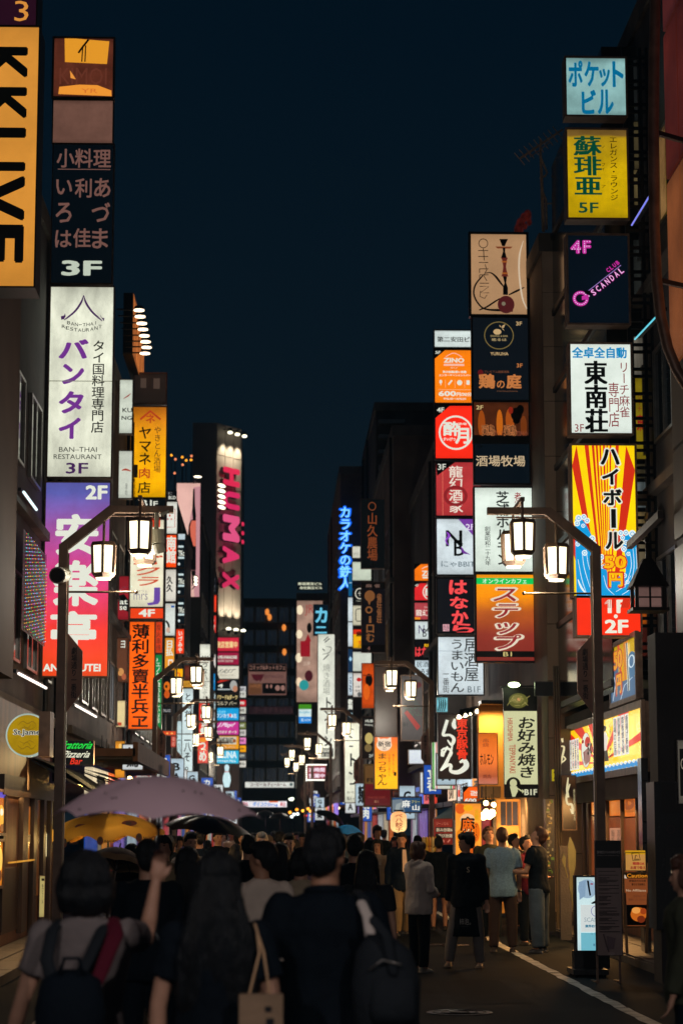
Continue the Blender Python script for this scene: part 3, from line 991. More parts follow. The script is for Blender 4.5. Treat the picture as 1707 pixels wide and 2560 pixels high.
sign('black box with an orange painted face, third tower', 409, 1690, 434, 1760, L3, (16, 14, 14), [('d', 418, 1716, 8, 12, (220, 110, 20)), ('d', 418, 1736, 7, 10, (200, 84, 20)), ('d', 416, 1716, 3, 4, (30, 16, 10))], fr=1.5, un=.1)
sign('small dark oval palace sign below the painted face box', 408, 1768, 428, 1784, L3, (20, 24, 28), [('t', 'PALACE', 409, 1773, 427, 1780, (190, 190, 190))], fr=1.5, un=.05)
for i, yy in enumerate((1352, 1422, 1494)):
    sign('black box with white pixel-like lettering, %s of the narrow column by the pink billboard' % ('topmost', 'middle', 'lowest')[i], 446, yy, 462, yy + 66, 76, (12, 24, 32), [
        ('r', 446, yy + 12, 459, yy + 17, (200, 220, 220)), ('t', 'TKc', 446, yy + 24, 461, yy + 38, W, BB), ('r', 446, yy + 40, 461, yy + 45, (200, 220, 220)), ('d', 448, yy + 58, 3, 3.5, (210, 225, 225))], fr=1.5, un=.05)
sign('pale blank top box of the narrow black column', 446, 1335, 463, 1349, 76, (190, 206, 212), [], fr=1.5)
sign('red vertical box with white kana below the narrow black column', 441, 1573, 460, 1634, 76, (250, 62, 16), [('v', 'いづみや', 446, 1576, 456, 1632, W, BB)], fr=1.5)
sign('yellow box with red curl and a white floor strip', 438, 1672, 457, 1710, 76, (252, 176, 0), [('o', 446, 1688, 5, 7, 2.5, (222, 50, 20)), ('l', [(440, 1706), (450, 1704)], 2, (200, 60, 20))], fr=1.2)
sign('white floor strip with 3B lettering under the yellow curl box', 438, 1712, 457, 1721, 76, (225, 225, 220), [('t', '3B F', 442, 1714, 456, 1720, INKB)], fr=1.2)
sign('small brown roofed sign above the pork cutlet column', 458, 1702, 483, 1718, 80, (200, 140, 40), [('t', 'とんかつ', 460, 1705, 480, 1714, (70, 40, 10))], fr=1.2)
sign('tall pale cutlet restaurant column with black brush kana', 456, 1722, 482, 1945, 80, (206, 224, 224), [
    ('v', 'とんかつ', 461, 1732, 478, 1815, INKB, B), ('v', '二八そ', 461, 1830, 478, 1905, INKB, B), ('o', 468, 1922, 4, 5, 2, INKB)], fr=2)
sign('pale side face next to the cutlet column', 443, 1803, 454, 1945, 80, (190, 214, 216), [('v', '二八そば', 444, 1830, 452, 1930, (60, 70, 70))], fr=1.5)
sign('round brown disc-marked board behind the lamp lantern', 462, 1664, 480, 1700, 86, (92, 36, 22), [('d', 471, 1680, 9, 12, (104, 44, 28))], fr=1, k=.8)
sign('tall cream tempura column with thin black characters', 500, 1611, 525, 1756, 92, (226, 226, 208), [
    ('t', '…', 505, 1640, 522, 1643, INKB, BB), ('v', 'つな八', 507, 1655, 519, 1700, (40, 40, 36), B), ('v', '天ぷら', 507, 1706, 519, 1750, (110, 110, 100)), ('r', 500, 1703, 525, 1704.5, (90, 84, 70))], fr=1.6)
sign('red column with white cloud shaped kanji under the cream tempura column', 498, 1758, 523, 1838, 92, (228, 52, 30), [
    ('d', 511, 1770, 9, 10, W), ('d', 511, 1790, 9, 10, W), ('d', 510, 1826, 9, 8, W), ('v', '鳥貴', 504, 1761, 518, 1798, (120, 40, 30), B), ('v', '焼鳥', 504, 1801, 518, 1834, W, BB)], fr=1.5)
sign('red noodle sign with white fish emblem above the umbrella edge', 495, 1842, 520, 1908, 92, (224, 56, 34), [('v', 'うめ', 498, 1848, 517, 1904, W, BB), ('d', 507, 1850, 9, 6, (240, 140, 30))], fr=1.5)
sign('red circle-marked vertical sign on the dark tower wall', 519, 1488, 541, 1530, 112, (240, 62, 34), [('o', 530, 1496, 5, 5, 2, W), ('v', '串かつ', 525, 1501, 535, 1528, W, BB)], fr=1.2)
sign('red sign with white pagoda mark below the circle-marked one', 518, 1539, 540, 1582, 112, (226, 58, 48), [('v', '台湾', 521, 1544, 537, 1578, W, BB)], fr=1.2)
sign('small dark sign with white vertical script above the red pair', 523, 1443, 541, 1486, 112, (28, 28, 34), [('v', 'BowlingClub', 526, 1444, 531, 1484, W), ('v', 'Karaoke', 533, 1444, 538, 1478, (200, 200, 205))], fr=1, un=.05)
sign('navy sign with blue dot and white diagonal letters', 518, 1585, 539, 1626, 112, (18, 34, 50), [('d', 522, 1591, 3.5, 4.5, (40, 120, 190)), ('v', 'SOLA', 524, 1592, 535, 1624, (200, 215, 220), {'b': .03, 's': .4})], fr=1.2, un=.05)
sign('narrow white sign with orange dots beside the parlour stack', 527, 1636, 539, 1680, 112, (222, 214, 206), [('v', '生ビール', 530, 1640, 536, 1676, (210, 110, 90)), ('d', 533, 1641, 1.8, 3, (240, 150, 30)), ('d', 533, 1676, 1.8, 2.5, (240, 150, 30))], fr=1)
sign('narrow blue sign beside the white gambling sign', 526, 1683, 538, 1726, 112, (18, 128, 190), [('t', 'ark', 527, 1700, 537, 1706, (150, 210, 240))], fr=1)
sign('pale cyan sign with blue script beside the gold lettered sign', 525, 1734, 538, 1774, 112, (196, 222, 226), [('v', 'ゲーム', 528, 1738, 536, 1770, (40, 140, 200), BB)], fr=1)
sign('pale grey sign with curly letters beside the magenta sign', 524, 1780, 537, 1826, 112, (196, 200, 200), [('v', 'club', 527, 1784, 534, 1820, (240, 240, 240), BB)], fr=1)
# ---- stacked signs on the chamfer of the dark tower
HX = 124
def hs(label, y0, y1, c, els, **k):
    sign(label, 540, y0, 597, y1, HX, c, els, fr=1.2, **k)
hs('red open-for-business sign with gold kanji, top of the tower stack', 1594, 1628, (206, 38, 62), [('t', '夜店営業中', 541, 1603, 594, 1620, (250, 216, 150), BB)])
hs('dark crimson game centre sign with white letters', 1631, 1662, (150, 24, 58), [('t', 'D.ME-PARADISE', 541, 1639, 593, 1647, W, BB), ('t', 'GAME CENTER', 545, 1650, 583, 1655, W)])
hs('cream sign with slanted grey letters in the tower stack', 1665, 1697, (222, 216, 196), [('t', 'F:RST', 548, 1673, 585, 1683, (60, 60, 60), {'s': .3}), ('t', 'PARLOUR', 552, 1686, 584, 1690, (150, 140, 120))])
hs('black darts photo sign with a white cap figure', 1700, 1732, (18, 22, 26), [('p', [(540, 1700), (575, 1700), (540, 1708)], (200, 44, 30)), ('d', 584, 1714, 9, 13, (170, 170, 165)), ('d', 588, 1722, 6, 8, (190, 130, 100)), ('l',) + brush([(546, 1716, 3), (555, 1712, 4), (553, 1720, 3)]) + (W,), ('r', 540, 1722, 576, 1725, (180, 190, 190))])
hs('black sign with gold katakana for darts and golf', 1735, 1766, (26, 22, 18), [('t', 'リワード&ダーツ', 541, 1737, 594, 1749, (232, 208, 140), BB), ('t', 'ゴルフ バー', 541, 1753, 592, 1763, (210, 200, 170), B)])
hs('bright blue karaoke sign with white kana', 1770, 1801, (16, 156, 216), [('t', 'カラオケ', 541, 1776, 565, 1786, (130, 220, 250), BB), ('t', 'ワンカラ●北', 541, 1784, 592, 1795, (220, 240, 250), BB), ('d', 576, 1788, 2.5, 4, (220, 40, 50))])
hs('magenta sign with white script in the tower stack', 1804, 1837, (196, 44, 140), [('t', 'J.Play?', 545, 1807, 585, 1820, (245, 225, 240), {'b': .05, 's': .25}), ('t', 'カラオケ ダーツ', 541, 1826, 592, 1834, W, BB)])
hs('yellow sign with a white plate of outlined roman letters', 1840, 1873, (226, 150, 12), [('r', 544, 1842, 591, 1861, (206, 200, 180)), ('t', 'GAME PANIC', 546, 1844, 583, 1859, (24, 40, 60), BB), ('d', 586, 1852, 4, 5, (150, 80, 30)), ('t', 'メダル コイン', 550, 1865, 588, 1870, (240, 200, 180), BB)])
hs('cyan sauna sign with large white letters', 1876, 1909, (30, 176, 214), [('t', 'SAUNA', 540, 1878, 592, 1896, (224, 246, 250), BB), ('t', 'サウナ&カプセル', 541, 1899, 590, 1906, (230, 250, 250), BB)])
for i, (y, c, tx, lb) in enumerate(((1716, (190, 190, 192), '8F', 'small grey box topped by a pink mark'), (1728, (206, 206, 196), '三洋', 'small white box in the thin column beside the tower stack'), (1750, (200, 30, 44), '麺', 'small red box in the thin column beside the tower stack'),
        (1768, (202, 202, 190), '焼鳥', 'small cream box under the small red box'), (1788, (90, 88, 92), 'CLUB', 'small grey box with white letters in the thin column'), (1806, (110, 116, 60), 'BAR', 'small olive box in the thin column'),
        (1824, (200, 196, 190), '居酒屋', 'small round-marked cream box in the thin column'), (1844, (232, 130, 190), 'PINK', 'small pink box in the thin column'), (1864, (250, 168, 0), '24H', 'small orange box in the thin column'),
        (1882, (60, 66, 74), 'GYM', 'small slate box in the thin column'), (1902, (216, 212, 200), '薬局', 'small cream box lowest in the thin column'))):
    sign(lb, 596, y, 615, y + 16, HX + 6, c, [('t', tx, 599, y + 4, 611, y + 11, (40, 30, 40) if sum(c) > 350 else W, B)], fr=.8)
# ---- signs on the dark block that closes the street
E0 = 164.3
sign('brown comic and internet cafe billboard with a cup emblem', 621, 1660, 716, 1738, E0, (112, 78, 70), [
    ('r', 622, 1661, 715, 1679, (46, 28, 28)), ('t', 'コミック&ネットカフェ', 624, 1663, 713, 1675, (150, 110, 98), B),
    ('p', [(628, 1686), (660, 1686), (654, 1698), (642, 1703), (634, 1699)], (72, 20, 28)), ('l', [(650, 1704), (660, 1686)], 3, (72, 20, 28)), ('t', 'precio', 662, 1685, 708, 1698, (76, 44, 48)),
    ('r', 622, 1708, 654, 1736, (96, 60, 38)), ('t', '24時間', 624, 1711, 652, 1720, (150, 96, 60)), ('r', 656, 1708, 714, 1734, (34, 20, 22)), ('d', 668, 1716, 3, 5, (140, 100, 90)), ('d', 678, 1716, 3, 5, (140, 100, 90)), ('d', 694, 1720, 6, 7, (150, 110, 100)), ('d', 707, 1720, 5, 7, (150, 110, 100))], k=.95, un=.2, fr=1.5, scale=.8)
sign('dim maroon gold rush sign on the end building', 622, 1766, 735, 1786, E0, (44, 26, 32), [('t', 'ゴールドラッシュ', 634, 1768, 732, 1782, (74, 46, 50))], fr=1, un=.1)
sign('white coffee and black tea fascia with dark red lettering', 613, 1955, 735, 1969, E0 - 9, (206, 208, 200), [('t', 'コーヒー ㏌ ティールーム', 626, 1957, 715, 1966, (90, 36, 46), BB), ('d', 728, 1961, 4, 4, (70, 90, 90))], fr=1)
sign('long glowing pharmacy fascia above the end shop', 604, 2003, 717, 2018, E0 - 12, (220, 216, 220), [
    ('t', 'ダイコク', 632, 2005, 668, 2016, (70, 140, 220), BB), ('t', 'Drug', 670, 2008, 695, 2017, (100, 140, 220), BB), ('r', 673, 2003, 695, 2006, (240, 110, 50)), ('t', '薬局', 606, 2005, 620, 2016, (200, 60, 90), B), ('t', '藥妝', 700, 2005, 714, 2016, (210, 80, 90), B)], fr=1, k=1.2)
sign('dim yellow rooftop soup billboard behind the end building', 701, 1513, 735, 1543, 185, (122, 98, 28), [('t', 'SUP', 706, 1519, 734, 1535, (70, 56, 24), B)], fr=1, k=.9)
# ---- right side, far to near
sign('white dotted rooftop name sign of a grey building', 743, 1455, 808, 1474, 135, (14, 20, 26), [
    ('t', '新宿東宝ビル', 745, 1456, 805, 1463, (215, 218, 190), BB), ('t', '会社設立ビル', 749, 1466, 806, 1473, (215, 218, 190), BB)], un=.05, fr=.5)
sign('spotlit cream wall poster with red JR letters and coloured discs', 742, 1502, 806, 1755, 133, (176, 140, 122), [
    ('t', 'JR', 762, 1512, 784, 1540, (160, 60, 56)), ('d', 749, 1525, 8, 12, (255, 236, 200)), ('d', 748, 1586, 8, 11, (255, 236, 200)), ('d', 747, 1645, 8, 12, (255, 236, 200)), ('d', 748, 1705, 8, 11, (255, 226, 190)),
    ('r', 751, 1603, 775, 1642, (150, 20, 34)), ('d', 773, 1570, 6, 13, (40, 30, 34)), ('p', [(762, 1604), (770, 1585), (778, 1604)], (150, 26, 36)), ('d', 760, 1713, 12, 13, (40, 150, 150)), ('d', 772, 1690, 10, 14, (70, 20, 30)), ('t', '三井', 758, 1654, 776, 1664, (210, 190, 170))], k=.9, un=.35, fr=1)
sign('navy karaoke sign with cyan neon katakana above the long white column', 784, 1512, 820, 1588, 118, (8, 32, 46), [('t', 'カ', 788, 1519, 818, 1557, (110, 205, 236), BB), ('t', 'ニ', 788, 1566, 817, 1584, (110, 205, 236), BB)], un=.1, fr=1.5)
sign('convenience store sign with green, white and blue bands', 747, 1761, 778, 1808, 130, (206, 226, 226), [('r', 747, 1761, 778, 1773, (62, 140, 24)), ('t', 'FamilyMart', 749, 1778, 776, 1785, (70, 160, 190), B), ('r', 747, 1792, 778, 1808, (20, 130, 216)), ('t', '酒 ATM', 752, 1796, 776, 1804, (200, 230, 250), B)], fr=1.5)
sign('red sign with white kanji ringed by white bulbs', 769, 1915, 814, 1947, 108, (150, 24, 46), [('t', '24時間', 772, 1919, 812, 1930, (245, 225, 240), BB), ('t', '営業中', 772, 1934, 812, 1945, (245, 225, 240), BB)], fr=2)
sign('long white column of an izakaya with faint brush marks and black katakana', 795, 1586, 836, 1897, 95, (224, 226, 210), [
    ('l', [(809, 1602), (820, 1592)], 2.2, INKB), ('l', [(812, 1606), (824, 1596)], 2.2, INKB), ('l', [(806, 1622), (812, 1628)], 2, INKB), ('l',) + brush([(814, 1616, 1), (828, 1620, 2), (822, 1632, 2), (806, 1636, 1)]) + ((110, 110, 100),), ('l', [(808, 1650), (822, 1636)], 2.2, INKB),
    ('v', '焼き酒場', 807, 1660, 825, 1738, (150, 152, 140)), ('v', 'トントン', 809, 1742, 830, 1868, INKB, B), ('r', 803, 1871, 833, 1892, INKB), ('t', '西武新宿', 805, 1873, 831, 1881, (214, 214, 200), B), ('t', 'B1 EAST', 805, 1884, 831, 1890, (214, 214, 200))], fr=2)
sign('second white column with large black katakana and a red plate', 862, 1808, 906, 2006, 76, (220, 221, 200), [
    ('t', 'ト', 874, 1818, 884, 1828, INKB, BB), ('l', [(872, 1840), (880, 1845)], 4, INKB), ('l', [(873, 1866), (882, 1866)], 3.5, INKB), ('t', 'ト', 875, 1884, 890, 1916, INKB, BB), ('l', [(872, 1931), (880, 1936)], 4, INKB), ('l', [(874, 1960), (884, 1960), (889, 1954)], 4, INKB), ('r', 888, 1935, 901, 1967, (110, 24, 16)), ('t', '新宿', 890, 1944, 899, 1952, (40, 14, 10)), ('t', '新宿店', 867, 1978, 895, 1984, (120, 118, 100)), ('t', 'B1~2F', 868, 1992, 897, 2000, INKB)], fr=2)
sign('black photo strip sign beside the second white column', 905, 1792, 932, 1896, 74, (34, 24, 20), [('t', 'HUB', 913, 1799, 932, 1806, W, B), ('t', 'Walking', 911, 1810, 932, 1816, W), ('d', 922, 1846, 10, 14, (190, 170, 100)), ('d', 920, 1870, 9, 10, (120, 100, 60)), ('t', '2F', 922, 1886, 932, 1893, W)], fr=1.5, un=.1)
sign('orange food photo panel behind the blank brown sign', 905, 1659, 934, 1770, 74, (196, 70, 12), [('d', 922, 1700, 9, 16, (60, 24, 12)), ('r', 907, 1687, 930, 1690, (120, 40, 10)), ('d', 916, 1730, 8, 20, (222, 96, 20))], fr=1.5, un=.3, scale=3)
sign('white illustrated panel with a red figure', 883, 1683, 903, 1742, 78, (214, 206, 196), [('d', 897, 1699, 6, 5, (190, 30, 30)), ('t', '大衆', 887, 1714, 900, 1720, (80, 70, 60)), ('t', '酒場', 887, 1724, 900, 1730, (80, 70, 60)), ('d', 898, 1736, 5, 6, (90, 90, 90))], fr=1.2)
sign('white striped sign with pale blue light in the far column', 870, 1494, 881, 1616, 82, (206, 218, 222), [('r', 870, 1553, 881, 1556, (60, 60, 60))], fr=1)
sign('blue top segment of the far narrow column', 871, 1434, 880, 1491, 82, (10, 84, 130), [('r', 872, 1456, 879, 1458, (160, 200, 220))], fr=1)
sign('navy segment with a white leaf in the far narrow column', 870, 1622, 881, 1680, 82, (18, 46, 74), [('p', [(872, 1648), (876, 1640), (880, 1648), (876, 1654)], (160, 210, 240))], fr=1, un=.1)
sign('pale segment with black kana in the far narrow column', 870, 1682, 881, 1738, 82, (190, 206, 214), [('v', 'ここち', 872, 1692, 880, 1730, (40, 70, 100), BB)], fr=1)
sign('black segment with white rings in the far narrow column', 867, 1742, 882, 1806, 82, (14, 22, 30), [('v', '歌舞', 870, 1748, 881, 1774, W, BB), ('o', 877, 1788, 5, 6, 2, (160, 200, 210))], fr=1, un=.05)
sign('cream panel with small script, upper right column', 881, 1366, 900, 1395, 88, (208, 206, 190), [('t', 'ICC', 884, 1382, 898, 1388, (120, 120, 110))], fr=1)
sign('wide pale green blank panel behind the yakiniku farm board', 881, 1405, 930, 1451, 88, (196, 206, 186), [], fr=1.2)
sign('black panel with a white ring emblem', 883, 1463, 903, 1507, 86, (24, 26, 26), [('o', 899, 1484, 12, 14, 2.5, (210, 206, 190)), ('t', '十', 894, 1478, 903, 1490, (210, 206, 190), B), ('t', 'TOKYO', 890, 1501, 902, 1504, (190, 190, 170))], fr=1.2, un=.05)
sign('beige panel with a rounded dark outline', 882, 1514, 903, 1563, 86, (200, 194, 168), [('l', [(903, 1522), (891, 1523), (889, 1528), (889, 1549), (892, 1553), (903, 1553)], 2, (50, 46, 40))], fr=1.2)
sign('red and yellow mahjong panel with black kanji', 883, 1574, 903, 1620, 86, (240, 176, 16), [('r', 883, 1574, 903, 1586, (216, 50, 24)), ('t', '麻', 890, 1578, 904, 1592, INKB, BB), ('t', '雀', 895, 1601, 903, 1610, (200, 60, 20), B), ('t', '2F', 894, 1611, 903, 1618, INKB)], fr=1.2)
sign('pale greenish blank panel under the mahjong panel', 882, 1630, 932, 1678, 88, (204, 210, 196), [], fr=1.2)
# neon karaoke letters, free standing on the facade
def neon(label, els, x0, y0, x1, y1, d, name='neon_sign'):
    fc = front_face(x0, y0, x1, y1, d)
    base = fc.at((x0 + x1) / 2, y1, -0.2)
    back = MB()
    for yy in range(int(y0), int(y1), 24):
        back.bar(fc.at((x0 + x1) / 2, yy, -.25), fc.at((x0 + x1) / 2, yy + 14, -.05), .06)
    back.bar(fc.at((x0 + x1) / 2, y0, -.2), fc.at((x0 + x1) / 2, y1, -.2), .12)
    root = solo(name, back, IRON, label, 'neon sign', base)
    m = [MB(), MB()]
    draw(fc, els, m, lambda q: ink(q, 1.5))
    m[0].build('lettering', None, root)
    return root
neon('bright blue vertical neon karaoke lettering on the grey building edge', [
    ('v', 'カラオケの鉄人', 846, 1264, 880, 1476, (16, 96, 230), {'b': .11}), ('v', 'カラオケの鉄人', 849, 1266, 877, 1474, (120, 196, 255), {'b': .04})], 846, 1264, 880, 1476, 98)
# wooden and brown projecting boards
sign('tall black board with dim copper brush kanji, Hisa ranch', 903, 1248, 961, 1420, 66, (12, 16, 18), [
    ('o', 930, 1266, 10, 11, 2.5, (110, 56, 30)), ('v', '山久農場', 918, 1282, 943, 1402, (120, 58, 28), B), ('t', '5F', 923, 1408, 940, 1416, (60, 50, 40))], fr=1.5, un=.05)
sign('black board with dim gold mahjong characters and a maroon 4', 904, 1456, 962, 1630, 66, (18, 14, 20), [
    ('r', 904, 1456, 962, 1472, (52, 14, 26)), ('t', '麻 雀', 914, 1460, 950, 1469, (110, 84, 74), B), ('d', 924, 1490, 13, 14, (122, 76, 40)), ('p', [(916, 1496), (928, 1500), (923, 1514)], (122, 76, 40)), ('o', 922, 1525, 9, 9, 4, (122, 76, 40)), ('v', 'i口む', 914, 1536, 936, 1606, (122, 76, 40), BB), ('v', '雀荘雀荘', 941, 1484, 954, 1558, (116, 72, 42), BB),
    ('r', 904, 1612, 962, 1630, (62, 18, 26)), ('t', '4', 917, 1616, 925, 1626, (120, 80, 70))], fr=1.5, un=.05)
sign('tall blank brown sign face between the small lanterns', 938, 1668, 991, 1840, 60, (78, 62, 52), [('r', 938, 1713, 991, 1714.5, (50, 40, 34))], k=.75, un=.3, fr=2)
sign('bright orange izakaya sign with a white cat head shape and brush kana', 937, 1843, 993, 1972, 58, (252, 150, 10), [
    ('d', 960, 1862, 19, 16, (240, 214, 186)), ('p', [(943, 1852), (944, 1842), (954, 1849)], (240, 214, 186)), ('p', [(966, 1848), (977, 1842), (978, 1856)], (240, 214, 186)), ('t', '新宿', 945, 1853, 976, 1867, INKB, B), ('t', 'の', 956, 1868, 965, 1876, (60, 40, 20)), ('v', 'まっちゃん', 942, 1882, 968, 1964, INKB, {'b': .015}), ('v', '大阪串カツ屋ちん', 970, 1885, 976, 1940, (150, 70, 10)), ('v', '博多もつ鍋', 980, 1884, 986, 1935, (150, 70, 10)),
    ('r', 984, 1930, 990, 1940, (60, 20, 10))], k=1.15, ramp=((0, (255, 190, 20)), (.35, (253, 172, 10)), (1, (234, 96, 14))), un=.15)
sign('gold framed maroon online cafe board', 912, 1914, 975, 2014, 62, (92, 20, 24), [('r', 912, 1914, 975, 1960, (96, 66, 34)), ('t', 'FIRST', 917, 1945, 970, 1956, (40, 34, 24), B), ('t', 'ONLINE CAFE', 918, 1991, 962, 1996, (140, 60, 50)), ('t', 'B1', 936, 2001, 945, 2007, (170, 120, 90))], k=.9, fr=4, frmat=diff('gilt_frame', (0.35, 0.24, 0.08), .4, .5), un=.15)
sign('blue mahjong board with large white kanji', 980, 1994, 1051, 2030, 52, (18, 70, 112), [('p', [(980, 2000), (1004, 1998), (1012, 2030), (980, 2030)], (110, 124, 134)), ('t', '麻', 1004, 2000, 1025, 2019, (226, 228, 220), BB), ('t', '山', 1030, 2012, 1048, 2026, (226, 228, 220), BB), ('t', 'フリー', 1028, 2001, 1049, 2008, (190, 180, 60), B), ('p', [(990, 2010), (1004, 2006), (996, 2030), (986, 2030)], (150, 160, 160))], un=.2, k=.9)
sign('white round cornered blank light box beside the lamp post', 1022, 1875, 1058, 1909, 54, (218, 226, 232), [('t', 'ぶぶぶぶ', 1026, 1897, 1054, 1903, (190, 200, 210))], fr=2, frmat=ALU)
sign('stepped floor guide panel with slanted bands of numbers', 1004, 1690, 1055, 1850, 56, (86, 80, 78), [
    ('p', [(1004, 1706), (1055, 1770), (1055, 1786), (1004, 1722)], (60, 64, 62)), ('p', [(1010, 1782), (1018, 1776), (1050, 1816), (1042, 1826)], (150, 46, 42)), ('t', '4', 1008, 1704, 1017, 1714, (40, 40, 40), B), ('t', '3', 1008, 1732, 1016, 1742, (40, 40, 40), B), ('t', '2', 1008, 1758, 1016, 1768, (40, 40, 40), B), ('t', 'B1', 1007, 1806, 1018, 1816, (40, 40, 40), B),
    ('p', [(1038, 1712), (1048, 1704), (1055, 1714), (1044, 1722)], (84, 20, 30)), ('t', 'ひさご', 1018, 1766, 1048, 1790, (60, 90, 70), {'s': -.8})], k=.8, un=.2)
# small duplicate tower of the second-yasuda building
Z2 = 62
sign('small orange parlour box, top of the small duplicate tower', 1036, 1410, 1086, 1452, Z2, (250, 120, 16), [('t', 'ZIN', 1054, 1427, 1086, 1440, W, BB), ('l',) + brush([(1054, 1422, 1.5), (1068, 1416, 1.5), (1085, 1417, 1.5)]) + (W,), ('r', 1056, 1442, 1085, 1446, W), ('p', [(1036, 1410), (1052, 1410), (1036, 1424)], (12, 20, 26))], fr=2, frmat=BLACK)
sign('small red sake box in the small duplicate tower', 1036, 1458, 1087, 1501, Z2, (226, 40, 44), [('o', 1076, 1480, 20, 20, 2.5, W), ('t', '酔月', 1062, 1470, 1087, 1490, W, BB), ('p', [(1036, 1458), (1050, 1458), (1036, 1470)], (12, 20, 26)), ('t', '4F', 1037, 1460, 1046, 1467, W)], fr=2, frmat=BLACK)
sign('small rose dragon izakaya box in the small duplicate tower', 1036, 1507, 1087, 1549, Z2, (176, 66, 72), [('t', '龍幻酒', 1039, 1524, 1087, 1540, (240, 224, 210), B), ('r', 1036, 1543, 1050, 1549, (240, 140, 30)), ('t', 'Dragon', 1060, 1516, 1086, 1521, (230, 200, 190))], fr=2, frmat=BLACK)
sign('small white NB monogram box in the small duplicate tower', 1037, 1554, 1086, 1598, Z2, (206, 216, 214), [('t', 'N', 1046, 1563, 1060, 1584, (60, 40, 100)), ('t', 'B', 1056, 1572, 1066, 1592, (40, 36, 40)), ('t', 'にゃ', 1069, 1579, 1085, 1587, (150, 170, 180))], fr=2, frmat=BLACK)
sign('small black box with red brush kana in the small duplicate tower', 1036, 1602, 1087, 1646, Z2, (22, 20, 24), [('t', '肉食居酒', 1060, 1609, 1087, 1618, (240, 180, 20), BB), ('t', 'はなか', 1037, 1617, 1087, 1642, (236, 66, 70), BB)], fr=2, frmat=BLACK, un=.05)
sign('small pale izakaya box lowest in the small duplicate tower', 1037, 1651, 1088, 1696, Z2, (196, 212, 218), [('t', '居酒屋', 1040, 1654, 1087, 1668, (50, 64, 70)), ('t', 'うまい', 1052, 1672, 1087, 1688, (30, 40, 46), B)], fr=2, frmat=BLACK)
# ---- main tower of the second-yasuda building
ZD = 50
def zs(label, y0, y1, c, els, **k):
    sign(label, 1086 + (y0 - 826) * .012, y0, 1196 + (y0 - 826) * .014, y1, ZD, c, els, fr=3, frmat=BLACK, **k)
zs('pale building name box reading second yasuda building', 827, 868, (214, 226, 222), [('t', '第二安田ビル', 1092, 842, 1190, 855, (20, 40, 60), {'b': .015, 'min': .03})], un=.3)
cut = (14, 22, 26)
zs('orange karaoke parlour box with white icons and a price', 876, 1007, (244, 124, 12), [
    ('p', [(1086, 876), (1112, 876), (1086, 898)], cut), ('t', '5F', 1088, 878, 1101, 885, W, B), ('t', 'ZINO', 1109, 895, 1160, 907, W, BB), ('l',) + brush([(1114, 892, 1.4), (1134, 883, 1.4), (1154, 892, 1.4)]) + ((250, 200, 190),),
    ('r', 1109, 910, 1160, 915, (246, 190, 170)), ('t', 'ジーノ', 1126, 918, 1142, 922, W, B), ('t', '飲み放題&歌い放題', 1106, 927, 1165, 933, W, BB), ('t', 'エンターテインメントバー', 1097, 936, 1176, 941, W, BB),
    ('d', 1101, 955, 3.5, 5, W), ('l', [(1101, 958), (1101, 964)], 1.6, W), ('l', [(1120, 962), (1129, 951)], 4, W), ('d', 1148, 957, 6.5, 6.5, W), ('r', 1165, 951, 1173, 962, W), ('r', 1112, 950, 1113, 970, (250, 180, 140)), ('r', 1136, 950, 1137, 970, (250, 180, 140)), ('r', 1160, 950, 1161, 970, (250, 180, 140)),
    ('r', 1094, 974, 1176, 975, (250, 190, 150)), ('t', '600', 1095, 978, 1139, 991, W, BB), ('t', '円/30分', 1140, 981, 1178, 991, W, BB), ('t', 'PM6:00〜AM6:00', 1108, 995, 1164, 1000, W, B)], un=.12)
zs('bright red sake bar box with a white ring and brush kanji', 1015, 1146, (246, 42, 22), [
    ('p', [(1088, 1015), (1124, 1015), (1088, 1046)], cut), ('t', '4F', 1092, 1019, 1110, 1031, W, B), ('o', 1139, 1082, 43, 43, 4.5, W), ('t', '酔', 1107, 1054, 1150, 1090, W, BB), ('t', '月', 1137, 1070, 1172, 1110, W, BB), ('t', 'すいげつ', 1107, 1094, 1138, 1103, W, BB), ('t', '酒場', 1144, 1057, 1166, 1063, W, B)], un=.12)
zs('rose red dragon izakaya box with white brush kanji', 1156, 1289, (178, 52, 54), [
    ('p', [(1090, 1156), (1137, 1156), (1092, 1190)], cut), ('t', '3F', 1094, 1160, 1114, 1175, W, {'min': .05}), ('v', '龍幻酒家', 1122, 1165, 1156, 1282, (236, 222, 206), {'b': .03}), ('l', [(1106, 1180), (1106, 1289)], 1.5, (220, 110, 90)), ('o', 1138, 1240, 30, 26, 8, (140, 34, 38))], un=.2)
zs('pale blue white cafe box with NB monogram and violet corner', 1298, 1436, (210, 222, 226), [
    ('p', [(1146, 1298), (1190, 1298), (1190, 1348)], (120, 60, 160)), ('t', '2F', 1164, 1310, 1186, 1325, (230, 220, 240), B), ('t', 'N', 1114, 1326, 1153, 1366, (30, 22, 26), {'min': .05}), ('t', 'B', 1134, 1350, 1158, 1390, (40, 30, 20), {'min': .06}), ('l',) + brush([(1116, 1330, 2), (1122, 1340, 7), (1114, 1352, 4), (1121, 1364, 2)], 4) + ((140, 70, 190),), ('l',) + brush([(1152, 1368, 2), (1158, 1380, 7), (1168, 1384, 3), (1174, 1387, 1)], 4) + ((110, 50, 150),),
    ('t', 'CAFE & BAR', 1124, 1392, 1168, 1398, (190, 200, 206)), ('t', 'にゃBBIT', 1102, 1403, 1186, 1418, (60, 84, 96))], un=.3)
